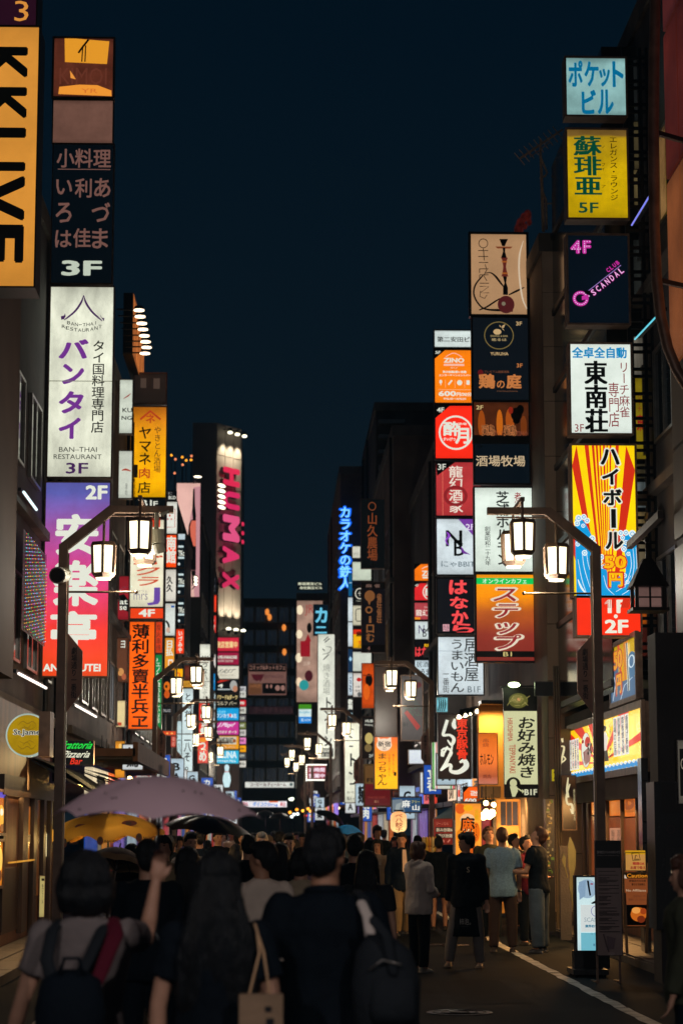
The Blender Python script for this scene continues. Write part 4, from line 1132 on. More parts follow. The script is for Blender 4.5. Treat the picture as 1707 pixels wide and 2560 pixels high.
zs('black izakaya box with big salmon red brush kana', 1447, 1581, (26, 28, 34), [
    ('t', 'は', 1122, 1450, 1168, 1486, (250, 78, 80), BB), ('t', 'な', 1124, 1492, 1170, 1522, (250, 78, 80), BB), ('t', 'か', 1128, 1526, 1170, 1560, (250, 78, 80), BB), ('t', 'ら', 1130, 1558, 1184, 1584, (250, 78, 80), BB), ('r', 1106, 1561, 1122, 1578, (230, 170, 180)), ('t', '肉居', 1107, 1562, 1121, 1577, (60, 20, 30))], un=.05)
zs('tall pale izakaya box with flowing black kana and B1F', 1593, 1736, (206, 218, 222), [
    ('v', 'うまいもん', 1124, 1597, 1160, 1732, INKB, {'b': .012}), ('v', '居酒屋', 1160, 1594, 1196, 1704, (26, 36, 44), {'b': .012}), ('v', '一番街', 1106, 1676, 1122, 1732, (40, 50, 56)), ('t', 'B1F', 1168, 1716, 1200, 1731, (80, 96, 104)), ('r', 1096, 1627, 1206, 1628.5, (170, 184, 190))], un=.25)
# ---- hookah tower
TD = 41
x0, x1 = 1177, 1316
hk, hr = (18, 26, 34), (92, 34, 26)
sign('beige hookah bar light box with a long water pipe drawing', 1177, 586, 1315, 786, TD, (166, 128, 92), [
    ('o', 1208, 609, 12, 12, 1.8, hk)] + [('l', q, 1.8, hk) for q in (
        [(1195, 627), (1220, 627)], [(1195, 642), (1220, 642)], [(1208, 620), (1210, 652)], [(1196, 657), (1220, 657)], [(1198, 673), (1220, 673)], [(1198, 673), (1198, 683)], [(1198, 688), (1220, 688)], [(1198, 688), (1198, 698)],
        [(1212, 662), (1216, 675), (1208, 690), (1216, 703)], [(1198, 709), (1221, 709)], [(1198, 717), (1221, 717), (1200, 733), (1221, 733)], [(1200, 728), (1198, 742), (1210, 747), (1216, 738)])] + [
    ('l',) + brush([(1212, 684, 2), (1226, 683, 3), (1238, 692, 5), (1248, 705, 5), (1258, 718, 3)]) + (hk,),
    ('l',) + brush([(1206, 690, 3), (1188, 712, 4), (1183, 735, 4), (1192, 757, 4), (1210, 773, 4), (1246, 776, 6), (1262, 775, 3)]) + (hk,),
    ('l',) + brush([(1196, 776, 3), (1215, 768, 4), (1235, 755, 4), (1248, 747, 3)]) + (hk,),
    ('p', [(1248, 598), (1270, 598), (1265, 608), (1262, 616), (1255, 616), (1252, 608)], hk), ('p', [(1238, 617), (1281, 617), (1276, 622), (1243, 622)], (120, 62, 34)),
    ('p', [(1256, 620), (1263, 620), (1262, 630), (1266, 645), (1252, 645), (1257, 630)], hk), ('p', [(1252, 645), (1269, 645), (1266, 652), (1264, 668), (1267, 686), (1270, 692), (1252, 692), (1255, 684), (1257, 668), (1255, 652)], hr), ('r', 1254, 653, 1267, 657, (150, 80, 30)), ('r', 1254, 682, 1268, 686, (150, 80, 30)),
    ('p', [(1256, 692), (1266, 692), (1264, 708), (1268, 720), (1268, 738), (1256, 738), (1256, 720), (1260, 708)], (60, 26, 22)), ('d', 1263, 762, 21, 22, (74, 24, 26)), ('r', 1250, 776, 1280, 780, (74, 24, 26)), ('d', 1257, 760, 5, 5, (120, 110, 90)),
    ('l',) + brush([(1270, 738, 3), (1290, 728, 5), (1309, 719, 2)]) + (hk,),
    ('l',) + brush([(1308, 602, 1), (1298, 640, 4), (1297, 690, 4), (1304, 745, 4), (1315, 773, 2)]) + ((206, 186, 160),)], fr=6, frmat=BLACK, un=.12, k=.95)
yg, og = (196, 164, 116), (190, 116, 62)
sign('black board of two third floor bars with a ringed fruit emblem', 1182, 795, 1319, 1000, TD, (18, 26, 34), [
    ('o', 1247, 839, 37, 35, 2.2, (116, 100, 56)), ('d', 1243, 830, 10, 7, yg), ('p', [(1250, 818), (1248, 812), (1254, 818)], yg), ('p', [(1254, 820), (1256, 814), (1263, 811), (1259, 820)], yg), ('p', [(1254, 822), (1262, 828), (1257, 822)], yg),
    ('t', 'DINING & BAR', 1226, 838, 1269, 843, (150, 132, 90), B), ('t', '悠るは', 1228, 846, 1266, 853, (170, 150, 108), B), ('t', 'YURUHA', 1225, 881, 1270, 889, yg, B), ('t', '3F', 1290, 804, 1305, 814, yg, B), ('t', '3F', 1290, 909, 1305, 919, og, B),
    ('t', 'プレミアム鶏屋酒場', 1209, 927, 1271, 933, (120, 70, 44)), ('d', 1200, 932, 7, 7, (90, 16, 20)), ('t', '鶏', 1195, 935, 1236, 972, og, BB), ('t', 'の', 1240, 952, 1260, 971, og, B), ('t', '庭', 1264, 936, 1302, 972, og, BB), ('t', 'torinoniwa', 1240, 976, 1292, 980, (110, 70, 44))], fr=4, frmat=BLACK, un=.05)
sign('dark chicken restaurant photo box with orange flames', 1184, 1006, 1320, 1104, TD, (70, 32, 14), [
    ('d', 1203, 1060, 9, 34, (150, 68, 14)), ('d', 1248, 1060, 8, 36, (190, 96, 18)), ('d', 1274, 1050, 11, 30, (160, 74, 18)), ('d', 1308, 1065, 8, 26, (110, 50, 14)), ('d', 1290, 1036, 14, 17, (50, 20, 14)), ('d', 1276, 1026, 6, 9, (130, 30, 14)), ('d', 1300, 1024, 9, 12, (20, 14, 14)), ('d', 1290, 1052, 9, 8, (20, 14, 14)), ('r', 1184, 1088, 1320, 1104, (12, 20, 28)),
    ('t', '2F', 1190, 1014, 1207, 1024, (214, 190, 130), {'min': .06}), ('t', '鶏', 1202, 1062, 1236, 1090, (196, 120, 70), BB), ('t', '鶏', 1203, 1063, 1235, 1089, (30, 16, 12), {'b': .0}), ('t', '鶏', 1257, 1062, 1290, 1090, (196, 120, 70), BB), ('t', '鶏', 1258, 1063, 1289, 1089, (30, 16, 12)), ('t', 'かんか', 1235, 1076, 1256, 1089, (150, 80, 50)), ('t', 'てひろう', 1289, 1078, 1316, 1090, (150, 80, 60))], fr=3, frmat=BLACK, un=.3, scale=5)
sign('black sake farm board with cream kanji', 1186, 1110, 1322, 1208, TD, (9, 22, 32), [('t', '酒場牧場', 1189, 1139, 1312, 1166, (198, 174, 138), {'b': .02}), ('t', '2F', 1192, 1112, 1207, 1121, (40, 46, 50))], fr=3, frmat=BLACK, un=.05)
gr = (18, 62, 60)
sign('white offal grill light box with green brush kana, behind the lanterns', 1187, 1220, 1329, 1429, TD, (216, 228, 216), [
    ('v', '芝浦ホルモン', 1240, 1228, 1272, 1414, gr, {'b': .035}), ('v', '煮込み・串焼', 1286, 1230, 1303, 1402, (150, 34, 42), {'b': .01}), ('v', '創業昭和二十九年', 1211, 1316, 1225, 1414, gr, {'b': .01})], un=.22, frmat=BLACK, fr=4, k=1.05)
sign('orange brown step internet cafe light box with green band', 1191, 1437, 1334, 1652, TD, (230, 130, 20), [
    ('r', 1191, 1445, 1334, 1461, (10, 196, 86)), ('t', 'オンラインカフェ', 1206, 1447, 1317, 1459, (220, 250, 220), B),
    ('v', 'ステップ', 1228, 1464, 1300, 1628, (228, 214, 190), {'b': .11, 's': .12}), ('v', 'ステップ', 1231, 1466, 1297, 1626, (150, 34, 40), {'b': .025, 's': .12}),
    ('r', 1191, 1628, 1334, 1643, (24, 48, 42)), ('t', 'B1', 1256, 1630, 1277, 1641, (206, 190, 120), {'min': .05})], frmat=BLACK, fr=5, un=.15,
    ramp=((0, (120, 38, 34)), (.35, (134, 46, 36)), (.62, (176, 84, 30)), (.8, (238, 138, 10)), (1, (246, 150, 14))))
# ---- fifty yen tower
FD = 31
def pocket(label, x0, y0, x1, y1, c, els, **k):
    sign(label, x0, y0, x1, y1, FD, c, els, depth=.3, **k)
bl = (0, 104, 146)
pocket('pale blue building name box with large blue katakana at the tower top', 1415, 146, 1562, 288, (142, 186, 184), [
    ('t', 'ポ', 1420, 152, 1456, 218, bl, BB), ('t', 'ケ', 1460, 154, 1496, 217, bl, BB), ('t', 'ッ', 1497, 172, 1524, 217, bl, BB), ('t', 'ト', 1530, 153, 1558, 218, bl, BB), ('t', 'ビ', 1452, 225, 1488, 286, bl, BB), ('t', 'ル', 1492, 224, 1532, 286, bl, BB)], fr=5, k=.9, un=.4)
grn = (0, 66, 46)
pocket('yellow fifth floor lounge light box with green serif kanji', 1418, 325, 1566, 545, (204, 166, 6), [
    ('v', '蘇琲亜', 1434, 340, 1500, 490, grn, {'b': .022, 'min': .045}), ('t', 'ソ', 1502, 364, 1511, 371, (60, 60, 10)), ('v', 'フィ', 1502, 407, 1512, 427, (60, 60, 10)), ('t', 'ア', 1502, 463, 1512, 471, (60, 60, 10)), ('v', 'エレガンス・ラウンジ', 1523, 341, 1543, 502, (40, 44, 10), {'b': .01}), ('t', '5F', 1444, 507, 1493, 533, grn, B)],
    fr=5, k=.9, un=.35, ramp=((0, (206, 168, 4)), (.6, (206, 168, 6)), (.97, (176, 140, 20)), (1, (120, 90, 40))))
pk, pw = (190, 44, 150), (236, 200, 236)
def dots(pts, st=5.2, r=1.4):
    out = []
    for i in range(len(pts) - 1):
        a, b = pts[i], pts[i + 1]
        L = math.hypot(b[0] - a[0], b[1] - a[1])
        n = max(1, int(L / st))
        for j in range(n + 1):
            out.append(('d', a[0] + (b[0] - a[0]) * j / n, a[1] + (b[1] - a[1]) * j / n, r, r, pw))
    return out
def diagtext(txt, x, y, dx, dy, w, h, c, b):
    """letters set along a rising line, each turned with it"""
    out = []
    a = math.atan2(dy, dx)
    for i, ch in enumerate(txt):
        cx, cy = x + dx * i, y + dy * i
        g = glyph(ch, b)
        bb = bbox(g)
        out.append(('g', g, bb, cx, cy, w * (.35 if ch in 'I-' else 1), h * (.25 if ch == '-' else 1), a, c))
    return out
fcx = None
pocket('black club light box with pink bulb letters set diagonally', 1420, 589, 1569, 808, (5, 20, 32), [
    ('t', '4', 1426, 601, 1453, 635, pk, {'b': .09}), ('t', 'F', 1456, 601, 1478, 635, pk, {'b': .09})] + dots([(1446, 631), (1446, 605), (1430, 624), (1450, 624)]) + dots([(1461, 631), (1461, 605), (1474, 605)]) + dots([(1461, 617), (1472, 617)]) + [
    ('l', [(1463, 733), (1551, 664)], 1.6, (150, 120, 190)), ('o', 1449, 748, 20, 19, 8, pk), ('p', [(1452, 742), (1468, 738), (1468, 748), (1452, 752)], pk), ('p', [(1456, 728), (1474, 728), (1474, 738), (1462, 738)], (5, 20, 32))]
    + [('d', 1449 + 16 * math.cos(R(t)), 748 + 15 * math.sin(R(t)), 1.5, 1.5, pw) for t in range(20, 330, 20)], fr=5, un=.05)
_sc = [o for o in COL.objects if o.get('label', '').startswith('black club light box')][0]
_fc2 = front_face(1420, 589, 1569, 808, FD)
_mb = MB()
def rotput(txt, x, y, dx, dy, w, h, c, b, e):
    a = math.atan2(-dy, dx)
    mat = ink(c)
    for i, ch in enumerate(txt):
        g = glyph(ch, b)
        bb = bbox(g)
        cx, cy = x + dx * i, y + dy * i
        ww = w * (.3 if ch in 'I-' else 1)
        hh = h * (.22 if ch == '-' else 1)
        out = []
        for gx, gy, ly in g[0]:
            u = ((gx - bb[0]) / (bb[2] - bb[0]) - .5) * ww
            v = ((gy - bb[1]) / (bb[3] - bb[1]) - .5) * hh
            out.append(_fc2.at(cx + u * math.cos(a) - v * math.sin(a), cy - (u * math.sin(a) + v * math.cos(a)), e + ly * .00007))
        _mb.add(out, g[1], mat)
rotput('-SCANDAL', 1470, 741, 11.6, -9.2, 10, 17, pk, .07, .012)
rotput('-SCANDAL', 1470, 741, 11.6, -9.2, 8.5, 14, pw, -.0, .014)
rotput('CLUB', 1519, 676, 8, -6.3, 7.4, 11, pk, .06, .012)
_mb.build('lettering', None, _sc)
pocket('white mahjong parlour light box with large black serif kanji', 1426, 861, 1576, 1083, (216, 226, 216), [
    ('t', '全卓全自動', 1430, 868, 1567, 896, (0, 132, 190), {'b': .05}), ('v', '東南荘', 1460, 902, 1514, 1082, (14, 34, 36), {'b': .03, 'min': .06}), ('v', 'リーチ麻雀', 1546, 904, 1572, 1044, (128, 26, 34), {'b': .005}), ('v', '専門店', 1519, 956, 1546, 1068, (128, 26, 34), {'b': .005}), ('t', '3F', 1434, 1061, 1457, 1080, (128, 26, 34))], fr=5, un=.14)
# rays and waves
rays = []
cx, cy = 1514, 1560
def ray(xa, xb, c):
    ya = 1114
    def cl(x, y):
        if x < 1431:
            t = (cx - 1431) / (cx - x)
            return (1431, cy + (y - cy) * t)
        if x > 1588:
            t = (1588 - cx) / (x - cx)
            return (1588, cy + (y - cy) * t)
        return (x, y)
    lo = 0.80
    a, b = cl(xa, ya), cl(xb, ya)
    rays.append(('p', [a, (cx + (xa - cx) * (1 - lo) * .9, cy - 40), (cx + (xb - cx) * (1 - lo) * .9, cy - 40), b], c))
rr = (206, 44, 18)
for a_, b_ in ((1300, 1370), (1420, 1443), (1463, 1473), (1481, 1487), (1491, 1496), (1500, 1504), (1509, 1514), (1518, 1521), (1526, 1530), (1541, 1549), (1567, 1600), (1690, 1800)):
    ray(a_, b_, rr)
cb, cw = (0, 150, 214), (226, 240, 240)
waves = [('p', [(1436, 1300), (1450, 1296), (1462, 1310), (1478, 1342), (1484, 1400), (1500, 1470), (1560, 1490), (1437, 1490), (1436, 1400)], cb),
         ('p', [(1588, 1340), (1576, 1334), (1562, 1338), (1552, 1352), (1560, 1390), (1560, 1430), (1540, 1470), (1500, 1478), (1470, 1490), (1588, 1490)], cb),
         ('p', [(1497, 1420), (1508, 1410), (1516, 1440), (1530, 1455), (1545, 1440), (1560, 1490), (1490, 1490)], cb)]
for x, y, r in ((1445, 1297, 8), (1458, 1294, 7), (1466, 1303, 7), (1441, 1310, 7), (1456, 1316, 5), (1478, 1348, 8), (1470, 1354, 6), (1484, 1360, 5), (1549, 1334, 7), (1562, 1333, 7), (1578, 1336, 9), (1553, 1346, 6), (1562, 1358, 6), (1556, 1374, 7), (1567, 1386, 5), (1500, 1394, 7), (1496, 1406, 6), (1502, 1418, 5), (1556, 1440, 6), (1563, 1456, 5), (1458, 1384, 7), (1446, 1348, 9), (1441, 1362, 6)):
    waves.append(('d', x, y, r, r * 1.05, cw))
    waves.append(('o', x, y, r * .6, r * .6, 1.5, cb))
for q in ([(1452, 1380, 1), (1456, 1420, 1.6), (1470, 1470, 1.2)], [(1441, 1400, 1), (1450, 1450, 1.6), (1462, 1488, 1)], [(1462, 1376, 1), (1466, 1410, 1.5), (1478, 1450, 1)], [(1578, 1370, 1), (1580, 1420, 1.6), (1568, 1470, 1)], [(1586, 1370, 1), (1587, 1430, 1.5), (1580, 1480, 1)], [(1570, 1380, 1), (1573, 1420, 1.5), (1556, 1470, 1)], [(1504, 1440, 1), (1512, 1470, 1.6), (1530, 1488, 1)], [(1534, 1480, 1), (1552, 1468, 2), (1572, 1440, 1)], [(1548, 1488, 1), (1566, 1476, 1.6), (1584, 1450, 1)], [(1440, 1450, 2), (1448, 1470, 5), (1462, 1489, 2)]):
    waves.append(('l',) + brush(q, 4) + (cw,))
hb = []
for ch, a, b, c_, d_ in (('ハ', 1497, 1120, 1553, 1168), ('イ', 1500, 1170, 1550, 1218), ('ボ', 1502, 1221, 1557, 1270), ('l', 1522, 1272, 1540, 1325), ('ル', 1506, 1328, 1558, 1379)):
    if ch == 'l':
        hb += [('r', a, b, c_, d_, (222, 226, 210)), ('r', a + 3, b + 3, c_ - 3, d_ - 3, (20, 32, 38))]
    else:
        hb += [('t', ch, a, b, c_, d_, (222, 226, 210), {'b': .12}), ('t', ch, a + 4, b + 4, c_ - 4, d_ - 4, (20, 32, 38), {'b': .055})]
pocket('large yellow and red highball light box with black kana, waves and fifty yen price', 1431, 1114, 1588, 1490, (240, 200, 4), rays + waves + hb + [
    ('t', '50', 1502, 1388, 1564, 1426, (206, 48, 24), {'b': .11}), ('t', '50', 1505, 1391, 1561, 1423, (246, 182, 6), {'b': .05}), ('t', '円', 1513, 1430, 1555, 1472, (206, 48, 24), {'b': .11}), ('t', '円', 1517, 1434, 1551, 1468, (246, 182, 6), {'b': .05})], fr=5, un=.1, k=1.05)
pocket('orange red floor box reading 1F and 2F under the highball light box', 1441, 1494, 1599, 1588, (238, 44, 14), [
    ('p', [(1511, 1507), (1519, 1499), (1528, 1499), (1528, 1533), (1518, 1533), (1518, 1509), (1511, 1511)], (232, 228, 210)), ('t', 'F', 1540, 1499, 1565, 1533, (232, 228, 210), BB), ('d', 1538, 1541, 5, 5, (232, 228, 210)), ('t', '2F', 1510, 1549, 1569, 1583, (232, 228, 210), BB)], fr=5, un=.12)

sign('dim yellow mahjong board with dark red kanji behind the steel ladder frame', 1588, 946, 1644, 1148, 32.4, (128, 110, 16), [('v', 'リーチ', 1592, 985, 1604, 1030, (110, 30, 16)), ('t', '麻雀', 1608, 972, 1640, 992, (110, 30, 16), B), ('t', '東南荘', 1590, 1036, 1642, 1078, (130, 20, 20), BB), ('t', '当ビル3F', 1606, 1110, 1642, 1128, (110, 30, 16), B)], fr=1, un=.4, depth=.05, k=.9)  # a sign mirrored in the glass, painted as a dim glowing board
# ================================================================== STREET FURNITURE
LG = glow((255, 240, 196), 3.2, .12, True, 3)
LAMP_W = 95
def lamp_proto(s):
    """bronze street lamp; s=+1: arm reaches towards +x. Origin at the foot of the post"""
    root = thing('street_lamp', 'x', 'street lamp', (0, 0, 0))
    m = MB(); m.box(-.055, -.08, 0, .055, .08, 5.42); m.build('pole', LAMPCOAT, root)
    m = MB(); m.box(s * .058, -.03, .3, s * .075, .03, 5.3); m.build('pole_inlay', diff('pole_inlay', (.30, .25, .18), .3, .8), root)
    m = MB(); m.bar((0, 0, 5.38), (s * .62, 0, 5.88), .11, .12); m.build('arm', LAMPCOAT, root)
    m = MB(); m.bar((s * .58, 0, 5.885), (s * 1.42, 0, 5.885), .10, .09); m.bar((s * .62, 0, 5.80), (s * 1.30, 0, 5.80), .02, .02); m.build('arm', LAMPCOAT, root)
    m = MB(); m.bar((s * 1.02, -.62, 5.955), (s * 1.02, .62, 5.955), .05, .05); m.build('cross_bar', LAMPCOAT, root)
    m = MB(); m.cyl((s * .06, 0, 4.80), (s * .93, 0, 4.80), .014, 8); m.ell((s * .95, 0, 4.80), (.025, .025, .025)); m.build('banner_rod', BRASS, root)
    m = MB(); m.box(-.075, -.1, 0, .075, .1, .3); m.build('pole_base', IRON, root)
    for k, (lx, ly, lz) in enumerate(((s * .52, 0, 5.42), (s * 1.02, -.55, 5.66), (s * 1.02, .55, 5.66))):
        L = lz
        f = MB()
        f.cyl((lx, ly, L + .02), (lx, ly, L + .30 if k else L + .36), .018, 8)
        def hexr(z, r):
            return [(lx + r * math.cos(math.pi / 3 * i + math.pi / 6), ly + r * math.sin(math.pi / 3 * i + math.pi / 6), z) for i in range(6)]
        def prism(z0, r0, z1, r1):
            vs = hexr(z0, r0) + hexr(z1, r1)
            f.add(vs, [(0, 1, 2, 3, 4, 5)[::-1], (6, 7, 8, 9, 10, 11)] + [(i, (i + 1) % 6, 6 + (i + 1) % 6, 6 + i) for i in range(6)])
        prism(L - .02, .19, L + .03, .165)
        prism(L - .40, .155, L - .375, .175)
        prism(L - .435, .12, L - .401, .155)
        a, b = hexr(L - .02, .165), hexr(L - .38, .15)
        for i in range(6):
            f.bar(a[i], b[i], .036, .036)
        o = f.build('lantern', LAMPCOAT, root)
        g = MB()
        vs = hexr(L - .378, .135) + hexr(L - .022, .150)
        g.add(vs, [(0, 1, 2, 3, 4, 5)[::-1], (6, 7, 8, 9, 10, 11)] + [(i, (i + 1) % 6, 6 + (i + 1) % 6, 6 + i) for i in range(6)])
        g.build('lantern_glass', LG, o)
        g = MB()
        vs = hexr(L - .46, .10) + hexr(L - .437, .11)
        g.add(vs, [(0, 1, 2, 3, 4, 5)[::-1], (6, 7, 8, 9, 10, 11)] + [(i, (i + 1) % 6, 6 + (i + 1) % 6, 6 + i) for i in range(6)])
        g.build('bottom_diffuser', LG, o)
    ld = bpy.data.lights.new('lamp_glow', 'POINT'); ld.energy = LAMP_W; ld.color = (1, .92, .78); ld.shadow_soft_size = .10
    lo = bpy.data.objects.new('lamp_glow', ld); COL.objects.link(lo); lo.parent = root; lo.location = (s * .80, 0, 4.95)
    # street name plate, a cut-cornered board along the post
    x0, x1 = s * .06, s * .27
    m = MB()
    pts = [(x0, 3.22), (x1, 3.50), (x1, 4.03), (x0, 4.28)]
    vs = [(x, y, z) for y in (-.02, .02) for x, z in pts]
    m.add(vs, [(0, 1, 2, 3) if s > 0 else (3, 2, 1, 0), (7, 6, 5, 4) if s > 0 else (4, 5, 6, 7)] + [(i, 4 + i, 4 + (i + 1) % 4, (i + 1) % 4) if s > 0 else (i, (i + 1) % 4, 4 + (i + 1) % 4, 4 + i) for i in range(4)])
    pl = m.build('name_plate', diff('plate_brown', (.34, .19, .14), .5, .1), root)
    lm = MB()
    xa = (x0 + x1) / 2 - .035
    fc = Face(0, 0, 7, 66, (xa, -.02, 3.42), (.07, 0, 0), (0, 0, .66))
    draw(fc, [('v', '劇場通り一番街', 0, 0, 7, 66, (10, 12, 22), B)], [lm, lm], paint, .003)
    lm.build('lettering', None, pl)
    return root
B = {'b': 0.03}
PL, PR = lamp_proto(1), lamp_proto(-1)
def cctv(root, x, z, s, big=1.0):
    m = MB(); m.cyl((x, -.05, z), (x - .02 * s, -.3, z - .03), .085 * big, 14); m.cyl((x - .02 * s, -.30, z - .03), (x - .022 * s, -.34, z - .035), .098 * big, 14); m.bar((x, 0, z), (x, -.1, z), .04)
    o = m.build('camera_housing', PLASTW, root)
    q = MB(); q.cyl((x - .022 * s, -.342, z - .035), (x - .0221 * s, -.348, z - .036), .08 * big, 14); q.build('camera_lens', BLACK, o)
lamps = [  # side, pole px, depth
    (1, 150, 28, 'nearest street lamp on the left kerb, in front of the magenta light box'),
    (-1, 1497, 28, 'nearest street lamp on the right kerb, in front of the highball light box'),
    (1, 386, 53, 'second street lamp of the left kerb, beside the long orange light box'),
    (-1, 1079, 54, 'second street lamp of the right kerb, before the orange cat sign'),
    (1, 437, 70, 'third street lamp of the left kerb, before the cutlet column'),
    (-1, 903, 75, 'third street lamp of the right kerb, before the long white column'),
    (1, 455, 84, 'fourth street lamp of the left kerb, its plate over the cutlet column'),
    (-1, 827, 94, 'fourth street lamp of the right kerb, above the bulb-ringed red sign'),
    (1, 498, 104, 'fifth street lamp of the left kerb, beside the sauna sign'),
    (-1, 781, 108, 'fifth street lamp of the right kerb, below the convenience store sign'),
    (-1, 764, 120, 'furthest street lamp of the right kerb, near the end of the street')]
lamps += [(1, None, 3, 'street lamp of the left kerb beside the viewer, before the first visible one'), (-1, None, 3, 'street lamp of the right kerb beside the viewer, before the first visible one')]
used = set()
for s, px, d, lb in lamps:
    pr = PL if s > 0 else PR
    o = pr if s not in used else copy_tree(pr)
    used.add(s)
    o.location = (P(px, 1900, d).x if px else (-2.83 if s > 0 else 4.15), d, 0)
    o['label'] = lb
    o['group'] = 'bronze street lamps along both kerbs'
# the unseen pair beside the viewer is added and boosted to light the umbrella
for o in [q for q in COL.objects if q.get('category') == 'street lamp' and q.location.y < 4]:
    for ch in o.children:
        if ch.type == 'LIGHT':
            ch.data = ch.data.copy(); ch.data.energy = 300; ch.data.color = (1, .90, .86)
# only the first pair carries cameras
for o in [q for q in COL.objects if q.get('category') == 'street lamp']:
    if abs(o.location.y - 28) < .1 and o.location.x < 0:
        L = o.location.copy(); 
        m = MB(); m.cyl((L.x + .02, L.y - .05, 5.02), (L.x - .03, L.y - .32, 4.98), .095, 16); m.cyl((L.x - .03, L.y - .32, 4.98), (L.x - .038, L.y - .37, 4.972), .11, 16)
        c1 = m.build('camera_housing', PLASTW, o)
        q = MB(); q.cyl((L.x - .038, L.y - .371, 4.972), (L.x - .039, L.y - .38, 4.971), .092, 16); q.build('camera_lens', BLACK, c1)
        m = MB(); m.bar((L.x + 1.40, L.y, 5.88), (L.x + 1.25, L.y - .1, 5.80), .04); m.cyl((L.x + 1.22, L.y - .15, 5.42), (L.x + 1.25, L.y - .12, 5.30), .085, 14); m.cyl((L.x + 1.21, L.y - .16, 5.60), (L.x + 1.22, L.y - .15, 5.42), .10, 14); m.cyl((L.x + 1.21, L.y - .16, 5.82), (L.x + 1.21, L.y - .16, 5.60), .03, 8)
        m.build('camera_housing', PLASTW, o)

# ---- roof-like wooden lantern on its bracket
def wood_lantern():
    d = 27
    x0, x1 = P(1585, 1500, d).x, P(1652, 1500, d).x
    cx = (x0 + x1) / 2
    zt, zr, zb = P(1610, 1398, d).z, P(1610, 1462, d).z, P(1610, 1522, d).z
    root = thing('wooden_lantern', 'dark wooden lantern with a pitched roof hanging from a wall bracket', 'lantern', (cx, d, zb))
    m = MB()
    w = P(1664, 1460, d).x - cx
    w2 = .06
    m.add([(cx - w, d - w, zr - .04), (cx + w, d - w, zr - .04), (cx + w, d + w, zr - .04), (cx - w, d + w, zr - .04), (cx - w2, d - w2, zt), (cx + w2, d - w2, zt), (cx + w2, d + w2, zt), (cx - w2, d + w2, zt)], [(3, 2, 1, 0), (4, 5, 6, 7), (0, 1, 5, 4), (1, 2, 6, 5), (2, 3, 7, 6), (3, 0, 4, 7)])
    wood = diff('dark_wood', (.035, .024, .018), .55, 0, .4, 6, .2, 30, stretch=(1, 1, .2))
    m.build('roof', wood, root)
    hw = (x1 - x0) / 2
    m = MB(); m.box(cx - hw - .06, d - hw - .06, zb - .04, cx + hw + .06, d + hw + .06, zb); m.build('base_board', wood, root)
    for sx_ in (-1, 1):
        for sy in (-1, 1):
            m = MB(); m.bar((cx + sx_ * hw, d + sy * hw, zb), (cx + sx_ * hw, d + sy * hw, zr - .04), .045); m.build('corner_post', wood, root)
    m = MB(); m.box(cx - hw + .03, d - hw + .015, zb + .01, cx + hw - .03, d + hw - .02, zr - .05); m.build('paper_pane', glow((112, 84, 78), .8, .3, True), root)
    m = MB(); m.box(cx - .012, d - hw - .005, zb, cx + .012, d - hw + .012, zr - .04); m.box(cx - hw, d - hw - .0055, (zb + zr) / 2 - .03, cx + hw, d - hw + .011, (zb + zr) / 2 - .012); m.build('lattice', wood, root)
    m = MB(); m.bar((cx, d, zt), (cx, d, P(1610, 1358, d).z), .035); m.bar((P(1572, 1364, d).x, d, P(1572, 1364, d).z), (4.35, d - 2.7, P(1700, 1364, d).z), .07, .09); m.ell((cx, d, P(1610, 1350, d).z), (.04, .04, .05)); m.build('bracket', wood, root)
wood_lantern()

# ---- CCTV dome under the ladder frame
m = MB(); p = P(1632, 1300, 30.9); m.cyl(p + Vector((0, 0, .10)), p, .12, 16, r2=.14); m.ell(p - Vector((0, 0, .02)), (.125, .125, .10)); solo('camera_dome', m, BLACK, 'black dome camera on the steel ladder frame', 'security camera', p)
# ---- tv aerial on the tiled block's roof
def aerial():
    d = 39.4
    b = P(1358, 576, d)
    root = thing('tv_aerial', 'rusty television aerial on the roof behind the yellow lounge sign', 'aerial', b)
    rust = diff('rusty_tube', (.62, .42, .28), .6, .2, .3, 20)
    m = MB(); m.tube([b, P(1354, 470, d), P(1351, 400, d), P(1350, 350, d)], [.035, .03, .024, .018], 6); m.build('mast', rust, root)
    m = MB(); m.tube([P(1366, 572, d), P(1364, 500, d), P(1352, 470, d)], .02, 6); m.tube([P(1356, 510, d), P(1385, 508, d), P(1400, 522, d)], .012, 6); m.build('stay', rust, root)
    a, c = P(1298, 397, d), P(1405, 324, d)
    m = MB(); m.bar(a, c, .035); m.bar(P(1325, 392, d), P(1372, 357, d), .015); m.bar(P(1325, 392, d), P(1322, 383, d), .012); m.bar(P(1372, 357, d), P(1371, 348, d), .012)
    for i in range(9):
        q = a.lerp(c, i / 9)
        m.bar(q + Vector((-.13, -.3, .02)), q + Vector((.13, .3, -.02)), .012)
    m.build('antenna_boom', rust, root)
    m = MB(); m.tube([P(1352, 396, d), P(1367, 432, d), P(1362, 440, d), P(1350, 445, d)], .02, 6); m.build('clamp', rust, root)
aerial()
m = MB(); q0 = P(1304, 580, 48)
for px, py, r in ((1300, 560, .10), (1308, 545, .08), (1318, 538, .09), (1296, 575, .11), (1322, 555, .06), (1312, 566, .05)):
    m.ell(P(px, py, 48), (r, r, r * 1.5))
solo('rooftop_ornament', m, glow((90, 26, 20), .4, .7, False, 8), 'small dark red figure peeking above the hookah sign', 'ornament', q0)
